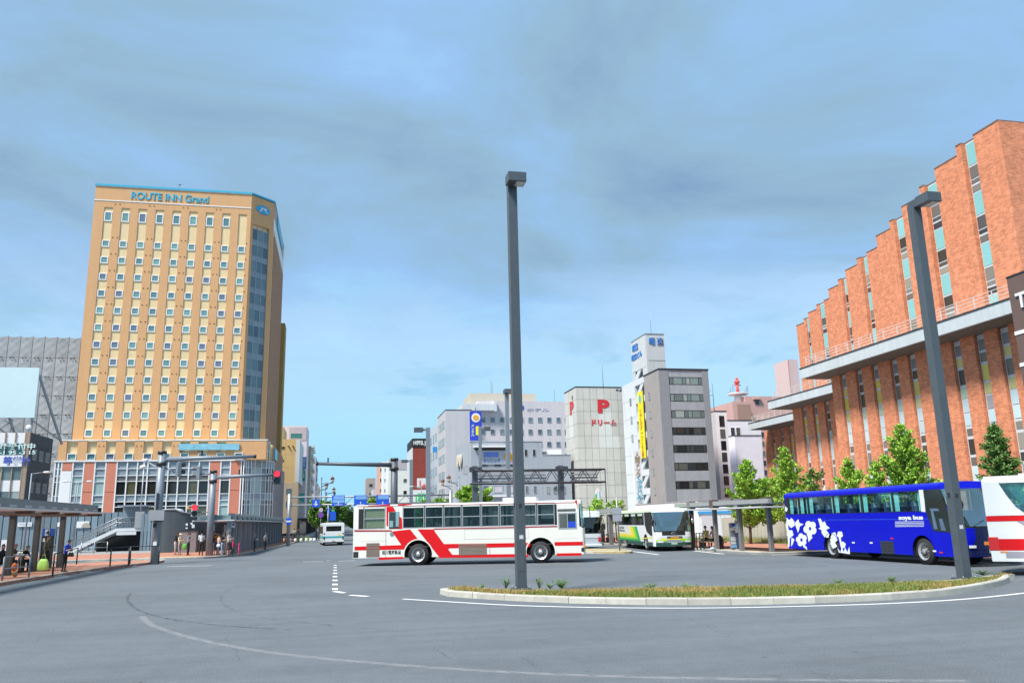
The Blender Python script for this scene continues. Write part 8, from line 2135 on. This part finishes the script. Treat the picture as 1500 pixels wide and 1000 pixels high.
# ================================================================== PEOPLE
hair_blk = pm('hair_black', (0.012, 0.010, 0.009), 0.55, var=0.1)
skin = pm('skin', (0.50, 0.30, 0.21), 0.55, var=0.06, scale=20)
eye_m = pm('eye_dark', (0.01, 0.01, 0.01), 0.3, var=0.0); lip_m = pm('lip', (0.35, 0.13, 0.11), 0.5, var=0.0)
def cloth(c): return pm('cloth_%02d_%02d_%02d' % tuple(int(v*99) for v in c), c, 0.85, var=0.14, scale=9, bump=0.15, bscale=30)
def person(label, pos, face, h=1.64, shirt=(.5,.5,.5), pants=(.03,.03,.04), shoes=(.02,.02,.02), sleeve='short', pose='stand', arms=('down', 'down'), hair=hair_blk, hairlen='short', hat=None, leg='long', group=None, lean=0.0, headtilt=0.0, skirt=False, seat=.45, bag=None):
    """pos: feet point (stand) or seat point on the floor; face: heading in radians, 0 looks to -Y"""
    k = h/1.70
    t = thing('person', label, 'person', pos, face, group, local=True)
    J = {}
    V3 = lambda x, y, z: Vector((x, y, z))*k
    sit = pose == 'sit'
    pz = .92 if not sit else seat/k + .10
    J['pel'] = V3(0, 0, pz)
    ln = lean
    def up(d, off=0.0): return J['pel'] + V3(0, -math.sin(ln)*d, math.cos(ln)*d) + V3(0, -off*math.cos(ln), -off*math.sin(ln)*0)
    J['waist'] = up(.16); J['chest'] = up(.36); J['neckb'] = up(.54); J['neck'] = up(.60, .01)
    hd = up(.60, .01) + V3(0, -math.sin(ln*.6 + headtilt)*.13 - .015, math.cos(ln*.6 + headtilt)*.13)
    J['head'] = hd
    bones = []   # a, b, ra, rb, flatten, mat
    S, P_, SK, SH = 0, 1, 2, 3
    bones += [('pel', 'waist', .125, .115, .72, P_ if not skirt else P_), ('waist', 'chest', .118, .135, .70, S), ('chest', 'neckb', .135, .075, .66, S), ('neckb', 'head', .050, .052, 1, SK)]
    for s, nm in ((-1, 'r'), (1, 'l')):
        sh = up(.50) + V3(s*.175, 0, 0); J['sh' + nm] = sh
        am = arms[0 if s < 0 else 1]
        if am == 'down': el = sh + V3(s*.05, .01, -.27); wr = el + V3(s*.01, -.05, -.24)
        elif am == 'fwd': el = sh + V3(s*.05, -.07, -.26); wr = el + V3(-s*.08, -.20, .07)
        elif am == 'reach': el = sh + V3(s*.05, -.20, -.17); wr = el + V3(-s*.02, -.24, -.02)
        elif am == 'up': el = sh + V3(s*.08, -.18, -.10); wr = el + V3(-s*.03, -.10, .22)
        elif am == 'knee': el = sh + V3(s*.05, -.10, -.25); wr = el + V3(-s*.05, -.22, -.06)
        J['el' + nm] = el; J['wr' + nm] = wr
        hdv = (wr - el).normalized(); J['hn' + nm] = wr + hdv*.07*k
        bones += [('chest', 'sh' + nm, .10, .062, .8, S), ('sh' + nm, 'el' + nm, .056, .043, 1, S), ('el' + nm, 'wr' + nm, .040, .028, 1, S if sleeve == 'long' else SK), ('wr' + nm, 'hn' + nm, .028, .034, .6, SK)]
        hp = J['pel'] + V3(s*.085, 0, -.03); J['hp' + nm] = hp
        if sit: kn = hp + V3(s*.04, -.40, .02); an = V3(kn.x/k, kn.y/k + .02, .08)
        elif pose == 'walk': kn = hp + V3(0, -.09*s - .06, -.41); an = kn + V3(0, .10*(1 - s) - .02, -.39); an.z = max(an.z, .08*k)
        else: kn = hp + V3(s*.015, -.015, -.42); an = hp + V3(s*.02, .01, -.81)
        J['kn' + nm] = kn; J['an' + nm] = an; J['to' + nm] = an + V3(s*.02, -.15, -.045); J['he' + nm] = an + V3(0, .04, -.045)
        lm = P_ if leg == 'long' else SK
        bones += [('pel', 'hp' + nm, .12, .088, .9, P_), ('hp' + nm, 'kn' + nm, .086, .058, 1, P_), ('kn' + nm, 'an' + nm, .056, .038, 1, lm), ('an' + nm, 'he' + nm, .038, .035, 1, SH), ('he' + nm, 'to' + nm, .036, .032, .8, SH)]
    b = MB()
    def blob(a, c, ra, rb, fl):
        a, c = Vector(a), Vector(c); L = (c - a).length; n = 10; m = max(2, int(L/.05))
        d = (c - a).normalized() if L > 1e-5 else Vector((0, 0, 1))
        u = Vector((1, 0, 0)); u = (u - d*u.dot(d))
        if u.length < .1: u = Vector((0, 1, 0)) - d*d.y
        u.normalize(); w = d.cross(u)
        vs = []; rows = []
        for i in range(4): rows.append((a - d*ra*math.cos(i*PI/8), ra*max(.02, math.sin(i*PI/8))))
        for i in range(m + 1): rows.append((a.lerp(c, i/m), ra + (rb - ra)*i/m))
        for i in range(3, -1, -1): rows.append((c + d*rb*math.cos(i*PI/8), rb*max(.02, math.sin(i*PI/8))))
        for p, rr in rows:
            for j in range(n): an = 2*PI*j/n; vs.append(p + u*(rr*math.cos(an)) + w*(rr*fl*math.sin(an)))
        N = len(rows)
        b.add(vs, [(i*n+j, i*n+(j+1)%n, (i+1)*n+(j+1)%n, (i+1)*n+j) for i in range(N-1) for j in range(n)] + [tuple(range(n-1, -1, -1)), tuple(range((N-1)*n, N*n))])
    for a, c, ra, rb, fl, m_ in bones: blob(J[a], J[c], ra*k*(1.0 if 'hn' in c or c == 'head' else 1.14), rb*k*(1.0 if 'hn' in c or c == 'head' else 1.14), fl)
    if skirt:
        b.cyl(J['pel'] + V3(0, 0, .05), (J['knl'] + J['knr'])/2 + V3(0, 0, -.02), .14*k, .21*k, 12)
    hc = hd + V3(0, 0, .03); b.ell(hc, .078*k, .098*k, .118*k, 14, 10); b.ell(hc + V3(0, -.035, -.065), .052*k, .055*k, .05*k, 10, 6)
    b.ell(hc + V3(0, -.105, -.018), .014*k, .022*k, .024*k, 8, 6)
    for s in (-1, 1): b.ell(hc + V3(s*.080, .008, -.015), .012*k, .022*k, .034*k, 8, 6)
    me = b.mesh('person_raw', [])
    tmp = bpy.data.objects.new('person_raw', me); col.objects.link(tmp)
    md = tmp.modifiers.new('r', 'REMESH'); md.mode = 'VOXEL'; md.voxel_size = .018*k; md.use_smooth_shade = True
    sm = tmp.modifiers.new('s', 'SMOOTH'); sm.iterations = 2; sm.factor = .4
    dg = bpy.context.evaluated_depsgraph_get(); dg.update()
    body_me = bpy.data.meshes.new_from_object(tmp.evaluated_get(dg))
    bpy.data.objects.remove(tmp); bpy.data.meshes.remove(me)
    mats = [cloth(shirt), cloth(pants), skin, cloth(shoes), eye_m, lip_m]
    # fingers: five tapered chains per hand on the body mesh
    q = MB(); q.v = [tuple(v.co) for v in body_me.vertices]; q.f = [list(p.vertices) for p in body_me.polygons]; q.m = [0]*len(q.f); q.s = [True]*len(q.f)
    segs = [(J[a], J[c], max(ra, rb)*k, m_) for a, c, ra, rb, fl, m_ in bones]
    bot = min(v[2] for v in q.v)
    for i, f in enumerate(q.f):
        c = Vector((0, 0, 0))
        for vi in f: c += Vector(q.v[vi])
        c /= len(f); bd = 1e9; bm = 0
        for a, e, rr, m_ in segs:
            d = e - a; tt = max(0, min(1, (c - a).dot(d)/max(1e-9, d.length_squared))); ds = (c - a - d*tt).length/rr
            if ds < bd: bd, bm = ds, m_
            if m_ == P_ and leg == 'short' and False: pass
        if (c - hc).length < .15*k and c.z > hd.z - .10*k: bm = SK
        if skirt and c.z < J['pel'].z + .04*k and c.z > J['knl'].z - .05*k and abs(c.y - J['pel'].y) < .3*k and bm in (P_, SK): bm = P_
        if bm == S and sleeve == 'short':
            pass
        q.m[i] = bm
    for s, nm in ((-1, 'r'), (1, 'l')):
        hn, wr = J['hn' + nm], J['wr' + nm]; d = (hn - wr).normalized(); sd = d.cross(Vector((0, 1, 0))); sd = sd.normalized() if sd.length > .1 else Vector((1, 0, 0)); cu = sd.cross(d)
        for i, (o_, l_) in enumerate(((-.024, .060), (-.008, .072), (.008, .068), (.024, .052))):
            p0 = hn + sd*o_*k; p1 = p0 + d*l_*.5*k + cu*.008*k; p2 = p1 + d*l_*.45*k*.8 + cu*.025*k; q.tube([p0, p1, p2], .0085*k, 5, SK, .006*k)
        p0 = wr + d*.02*k - sd*.026*k; q.tube([p0, p0 - sd*.028*k + d*.025*k, p0 - sd*.034*k + d*.055*k], .010*k, 5, SK, .007*k)
    for s in (-1, 1): q.ell(hc + V3(s*.032, -.088, .004), .012*k, .008*k, .007*k, 6, 4, 4)
    q.ell(hc + V3(0, -.088, -.068), .024*k, .008*k, .007*k, 6, 4, 5)
    q.build('body', mats, t)
    hb = MB()
    if hat is None or hairlen == 'long':
        v = []; n = 18; R_ = 9
        for i in range(R_ + 1):
            th = PI*.64*i/R_
            for j in range(n):
                ph = 2*PI*j/n; frontness = max(0, -math.sin(ph))
                tt = th*(1 - .42*frontness) if hairlen != 'long' else th*(1.12 - .55*frontness)
                wv = 1 + .03*math.sin(5*ph + i)
                v.append(hc + V3(.090*math.sin(tt)*math.cos(ph)*wv, .108*math.sin(tt)*math.sin(ph)*wv + .008, .128*math.cos(tt) + .006))
        hb.add(v, [(i*n+j, (i+1)*n+j, (i+1)*n+(j+1)%n, i*n+(j+1)%n) for i in range(R_) for j in range(n)], 0, True)
        if hairlen == 'long': hb.ell(hc + V3(0, .055, -.08), .085*k, .05*k, .12*k, 12, 8)
        hb.build('hair', hair, t)
    if hat:
        hm = cloth(hat); b = MB(); b.ell(hc + V3(0, .005, .035), .098*k, .115*k, .10*k, 14, 6, 0, 0, PI/2); b.cyl(hc + V3(0, -.02, .03), hc + V3(0, -.02, .045), .15*k if hairlen != 'cap' else .105*k, .13*k, 16)
        if hairlen == 'cap': b.ell(hc + V3(0, -.10, .04), .07*k, .09*k, .012*k, 10, 4)
        b.build('hat', hm, t)
    return t, J, k
# left bus stop
def P_at(px, py, z=.13): return pZ(px, py, z)
LG = 'people waiting at stop four'; QG = 'people queueing by the ramp wall'
def std(label, px, pyf, pyh, face, **kw):
    p = pZ(px, pyf, .13); dep = p.x*.2068 + p.y*.954 - .42
    h = (pyf - pyh)/FPX*dep*1.0
    h = max(1.35 if kw.pop('child', False) is False else .9, min(1.85, h))
    return person(label, tuple(p), face, h=h, **kw), p, h
(a, J, k), p, h = std('person in a royal blue shirt stooping over a phone beside the stairs', 93, 837, 793, math.radians(70), shirt=(.03, .06, .42), pants=(.02, .02, .025), arms=('fwd', 'fwd'), lean=.22, headtilt=.35, group=LG)
bagm = pm('bag_black', (0.015, 0.015, 0.016), 0.6)
def bag(label, c, sx, sy, sz, m, hz=.25, cat='bag'):
    t = thing('bag', label, cat, tuple(c), group='bags carried by waiting people')
    b = MB(); v = []; n = 14
    for z_, kx in ((0, .85), (.08, 1), (.5, 1.0), (.8, .82), (1.0, .55)):
        for j in range(n): an = 2*PI*j/n; v.append(c + Vector((sx*kx*math.copysign(abs(math.cos(an))**.6, math.cos(an)), sy*kx*math.copysign(abs(math.sin(an))**.6, math.sin(an)), sz*z_)))
    b.add(v, [(i*n+j, i*n+(j+1)%n, (i+1)*n+(j+1)%n, (i+1)*n+j) for i in range(4) for j in range(n)] + [tuple(range(n-1, -1, -1)), tuple(range(4*n, 5*n))], 0, True)
    b.build('sack', m, t)
    b = MB(); b.tube([c + Vector((-sx*.4, 0, sz*.95)), c + Vector((-sx*.2, 0, sz + hz)), c + Vector((sx*.2, 0, sz + hz)), c + Vector((sx*.4, 0, sz*.95))], .012, 5); b.build('handle', m, t)
bag('small black shoulder bag at the hip of the person in blue', Vector((p.x + .30, p.y - .12, .13 + .72)), .14, .08, .2, bagm, .2)
(a, J, k), p, h = std('person in an olive vest and grey sleeves standing before the stop board', 66, 836, 787, math.radians(75), shirt=(.10, .10, .06), pants=(.015, .015, .018), sleeve='long', arms=('down', 'fwd'), group=LG)
bag('lime green shopping bag held in front of the stop board', Vector((p.x - .02, p.y - .30, .13 + .05)), .26, .12, .56, pm('bag_lime', (0.42, 0.68, 0.14), 0.55), .2)
sp_ = [(6, 843, 'seated person in black with a pale strap at the very left edge', (.015, .015, .018), 'short', hair_blk, None), (21, 841, 'seated elderly person with purple hair and an olive top holding crutches', (.07, .08, .03), 'short', pm('hair_purple', (0.16, 0.07, 0.10), 0.6), None), (34, 838, 'seated person in a black hooded top bending forward', (.012, .012, .014), 'long', hair_blk, None)]
lb = thing('bench', 'low bench under the left shelter carrying the seated people', 'bench', (-15.6, 43.6, .13))
pa, pb = pZ(-12, 842, .13), pZ(40, 836, .13)
dvb = (pb - pa).normalized(); nb_ = Vector((-dvb.y, dvb.x, 0))
b = MB(); b.prism([pa - nb_*.05 + Vector((0,0,.42)), pb - nb_*.05 + Vector((0,0,.42)), pb + nb_*.4 + Vector((0,0,.42)), pa + nb_*.4 + Vector((0,0,.42))], (0, 0, .05)); b.build('seat', MATS['bench_wood'], lb)
for f in (.1, .5, .9): q_ = pa.lerp(pb, f) + nb_*.17; b = MB(); b.box(q_.x - .05, q_.x + .05, q_.y - .15, q_.y + .15, .13, .55); b.build('leg', dark, lb)
for i, (px, py, lab, c, sl, hr, ht) in enumerate(sp_):
    f = (px - 2 + 12)/52.0; q_ = pa.lerp(pb, f) + nb_*.14
    person(lab, (q_.x, q_.y, .13), math.radians(62 if i else 25), h=1.64, shirt=c, pants=(.015, .015, .017), sleeve=sl, pose='sit', arms=(('knee', 'knee'), ('reach', 'reach'), ('knee', 'knee'))[i], hair=hr, hairlen='long' if i == 0 else 'short', lean=(.1, .18, .55)[i], headtilt=(.1, .1, .35)[i], group=LG, seat=.47)
    if i == 1:
        cr_ = thing('crutches', 'pair of silver crutches held by the purple haired person', 'crutches', (q_.x + .5, q_.y - .4, .13))
        for dx in (0, .12):
            b = MB(); b.tube([(q_.x + .42 + dx, q_.y - .42, .13), (q_.x + .40 + dx, q_.y - .38, .75), (q_.x + .37 + dx, q_.y - .36, 1.2)], .018, 6); b.tube([(q_.x + .46 + dx, q_.y - .42, .75), (q_.x + .43 + dx, q_.y - .38, 1.2)], .014, 5); b.build('crutch', chrome, cr_); 
        b = MB(); b.box(q_.x + .34, q_.x + .58, q_.y - .40, q_.y - .34, 1.18, 1.22); b.build('arm_pad', offwhite, cr_)
oj = thing('orange_bag', 'orange and tan bag on the lap of the person at the left edge', 'bag', tuple(pZ(13, 846, .13))); c = pZ(13, 846, .13)
b = MB(); b.ell(c + Vector((.1, .2, .44)), .12, .11, .2, 12, 8); b.build('sack', pm('bag_orange', (0.62, 0.14, 0.04), 0.6, var=0.3, scale=9), oj); b = MB(); b.ell(c + Vector((.2, .1, .16)), .11, .1, .14, 12, 8); b.build('lower_sack', pm('bag_tan', (0.45, 0.24, 0.10), 0.7), oj)
cb_ = thing('stop_bin', 'small black box hanging on the column by the stop board', 'box', tuple(pZ(49, 838, .13)))
c = pZ(48, 836, .13); b = MB(); b.box(c.x - .13, c.x + .13, c.y - .1, c.y + .1, .55, 1.0); b.build('body', black, cb_, bevel=.02); b = MB(); b.bar((c.x, c.y + .12, .13), (c.x, c.y + .12, 1.05), .05); b.build('post', dark, cb_)
# queue by the ramp wall
Q = [(256, 812, 781.5, 95, dict(shirt=(.02,.02,.022), pants=(.42,.42,.42), sleeve='short', leg='short', arms=('down', 'fwd')), 'person in a black vest and pale shorts at the left end of the queue'),
     (262.5, 812.5, 783.5, 60, dict(shirt=(.62,.55,.40), pants=(.30,.28,.27), sleeve='long', hat=(.66,.60,.44), arms=('fwd', 'fwd')), 'person in a cream sun hat and cream top with a green bag'),
     (275, 813, 782, 80, dict(shirt=(.20,.26,.33), pants=(.02,.02,.025), sleeve='short', arms=('fwd', 'fwd'), headtilt=.3), 'person in a grey blue top looking at a phone before the cabinet'),
     (294, 813, 780, 175, dict(shirt=(.55,.60,.66), pants=(.015,.015,.018), sleeve='short', arms=('fwd', 'fwd')), 'person in a pale blue shirt with a dark cross strap seen from behind'),
     (311, 813, 780.5, 100, dict(shirt=(.015,.015,.016), pants=(.30,.28,.25), sleeve='long', arms=('down', 'fwd'), headtilt=.25), 'person in a black jacket right behind the far arm pole'),
     (315.5, 811.5, 781.5, 30, dict(shirt=(.62,.34,.04), pants=(.12,.14,.22), sleeve='short', leg='short', hairlen='long', arms=('down', 'down')), 'person in a yellow top and blue shorts with long black hair'),
     (319.5, 813, 784, 120, dict(shirt=(.55,.36,.32), pants=(.05,.09,.13), sleeve='short', arms=('fwd', 'down')), 'person in a pinkish top with a white bag in the queue'),
     (325, 813, 782.5, 70, dict(shirt=(.015,.015,.016), pants=(.24,.30,.40), sleeve='short', arms=('fwd', 'fwd'), headtilt=.35), 'person in a black top and pale blue jeans bowing the head'),
     (328.5, 811.5, 783.5, 110, dict(shirt=(.56,.58,.58), pants=(.50,.47,.42), leg='short', arms=('down', 'fwd')), 'person in white carrying a black backpack in the queue'),
     (334, 813, 781, 75, dict(shirt=(.56,.46,.40), pants=(.05,.03,.035), sleeve='short', arms=('fwd', 'fwd'), headtilt=.3, skirt=True, leg='short'), 'person in a cream blouse and dark skirt near the shelter corner'),
     (337.5, 811.5, 783, 200, dict(shirt=(.50,.40,.37), pants=(.10,.08,.08), sleeve='short', arms=('down', 'down')), 'person in a beige top half hidden by the shelter column'),
     (340.5, 813.5, 791.5, 90, dict(shirt=(.70,.03,.12), pants=(.012,.012,.014), sleeve='long', arms=('down', 'fwd')), 'child in a bright pink jacket beside the shelter column'),
     (349.5, 812.5, 796, 90, dict(shirt=(.70,.05,.16), pants=(.65,.06,.16), sleeve='long', arms=('down', 'down')), 'small child all in pink behind the shelter column')]
for i, (px, pyf, pyh, fa, kw, lab) in enumerate(Q):
    (a, J, k), p, h = std(lab, px, pyf, pyh, math.radians(fa), child=(i >= 11), group=QG, **kw)
    if i == 1: bag('green carrier bag beside the person in the cream hat', Vector((p.x + .38, p.y - .1, .55)), .17, .1, .42, pm('bag_green', (0.10, 0.42, 0.04), 0.5), .15)
    if i == 8:
        bp = thing('backpack', 'black backpack worn by the person in white', 'backpack', (p.x, p.y, .13 + h*.5)); b = MB(); b.ell((p.x + .16, p.y - .1, .13 + h*.70), .13, .12, .22, 12, 8); b.build('sack', bagm, bp); b = MB(); b.ell((p.x + .2, p.y - .19, .13 + h*.64), .09, .06, .1, 10, 6); b.build('pocket', bagm, bp)
    if i == 6: bag('white pouch held by the person in the pinkish top', Vector((p.x + .02, p.y - .26, .13 + h*.42)), .13, .06, .2, white, .1)
# under the long shelter and down the pavement
for i, (px, pyf, pyh, fa, kw, lab) in enumerate(((372.5, 807.6, 784, 90, dict(shirt=(.05,.07,.12), pants=(.03,.03,.04), arms=('fwd','fwd')), 'person in dark blue waiting inside the long shelter'), (388, 804.5, 783, 60, dict(shirt=(.35,.33,.33), pants=(.04,.04,.05)), 'person in grey waiting far inside the long shelter'), (430.5, 792.5, 775, 180, dict(shirt=(.30,.32,.34), pants=(.03,.03,.04)), 'distant pedestrian in grey near the white bollards'), (436, 791.6, 775.5, 10, dict(shirt=(.03,.03,.03), pants=(.03,.03,.04)), 'distant pedestrian in black beyond the white bollards'))):
    std(lab, px, pyf, pyh, math.radians(fa), group='pedestrians on the left pavement', **kw)
# right shelter
RG = 'people at the right hand shelter'
person('seated person in a yellow shirt and dark trousers under the right shelter', (pZ(1036, 803, .13).x + .35, pZ(1036, 803, .13).y + .7, .13), math.radians(-60), h=1.62, shirt=(.55, .44, .13), pants=(.015, .015, .018), pose='sit', arms=('knee', 'knee'), hair=hair_blk, lean=.12, headtilt=.1, group=RG, seat=.46)
person('seated person in a pink top with black hair beside the one in yellow', (pZ(1045, 803.3, .13).x + .35, pZ(1045, 803.3, .13).y + .5, .13), math.radians(-75), h=1.58, shirt=(.58, .25, .22), pants=(.012, .014, .022), pose='sit', arms=('knee', 'knee'), hair=hair_blk, hairlen='long', lean=.15, headtilt=.2, group=RG, seat=.46)
p = pZ(1082, 805.6, .13)
person('person in a white cap and white shirt reading the information board', tuple(p), math.radians(-95), h=1.62, shirt=(.62, .62, .62), pants=(.03, .045, .09), shoes=(.5, .5, .5), arms=('up', 'fwd'), hat=(.62, .62, .60), hairlen='cap', group=RG)
lug = thing('luggage', 'dark backpack and bags standing by the seated pair', 'bag', tuple(pZ(1055, 803.6, .13)))
c = pZ(1055, 803.8, .13); b = MB(); b.ell(c + Vector((0, 0, .42)), .26, .2, .42, 14, 10); b.build('sack', bagm, lug); b = MB(); b.ell(c + Vector((-.05, -.2, .22)), .2, .12, .2, 12, 8); b.build('pocket', pm('bag_maroon', (0.06, 0.02, 0.025), 0.7), lug)
wbg = thing('white_bag', 'white plastic bag on the ground before the seated pair', 'bag', tuple(pZ(1045, 804.8, .13))); c = pZ(1044, 804.9, .13)
b = MB(); b.ell(c + Vector((0, 0, .07)), .17, .12, .09, 12, 6); b.build('sack', pm('plastic_pale', (0.45, 0.52, 0.58), 0.4, var=0.2, scale=12), wbg); b = MB(); b.tube([c + Vector((-.06, 0, .13)), c + Vector((0, 0, .2)), c + Vector((.06, 0, .13))], .012, 5); b.build('handle', MATS['plastic_pale'], wbg)
# driver of the red striped bus and a passenger of the blue coach
def in_bus(label, loc, rotz, x, y, zfl, shirt, hat=None, **kw):
    c = Vector((loc[0], loc[1], 0)) + Matrix.Rotation(rotz, 3, 'Z') @ Vector((x, y, 0))
    person(label, (c.x, c.y, zfl), rotz + PI/2, h=1.64, shirt=shirt, pants=(.02, .02, .03), pose='sit', hat=hat, seat=.46, **kw)
in_bus('bus driver in a dark jacket behind the window of the red striped bus', loc, rot, rbi['xe'] - .55, -.75, rbi['zfl'] + .12, (.03, .04, .08), arms=('reach', 'reach'), sleeve='long')
in_bus('passenger in a white shirt by the front window of the blue coach', (BX + bw, YR), -PI/2, BL(850, 400)[0], -.82, bli['zfl'] + .05, (.62, .66, .66), arms=('knee', 'knee'))
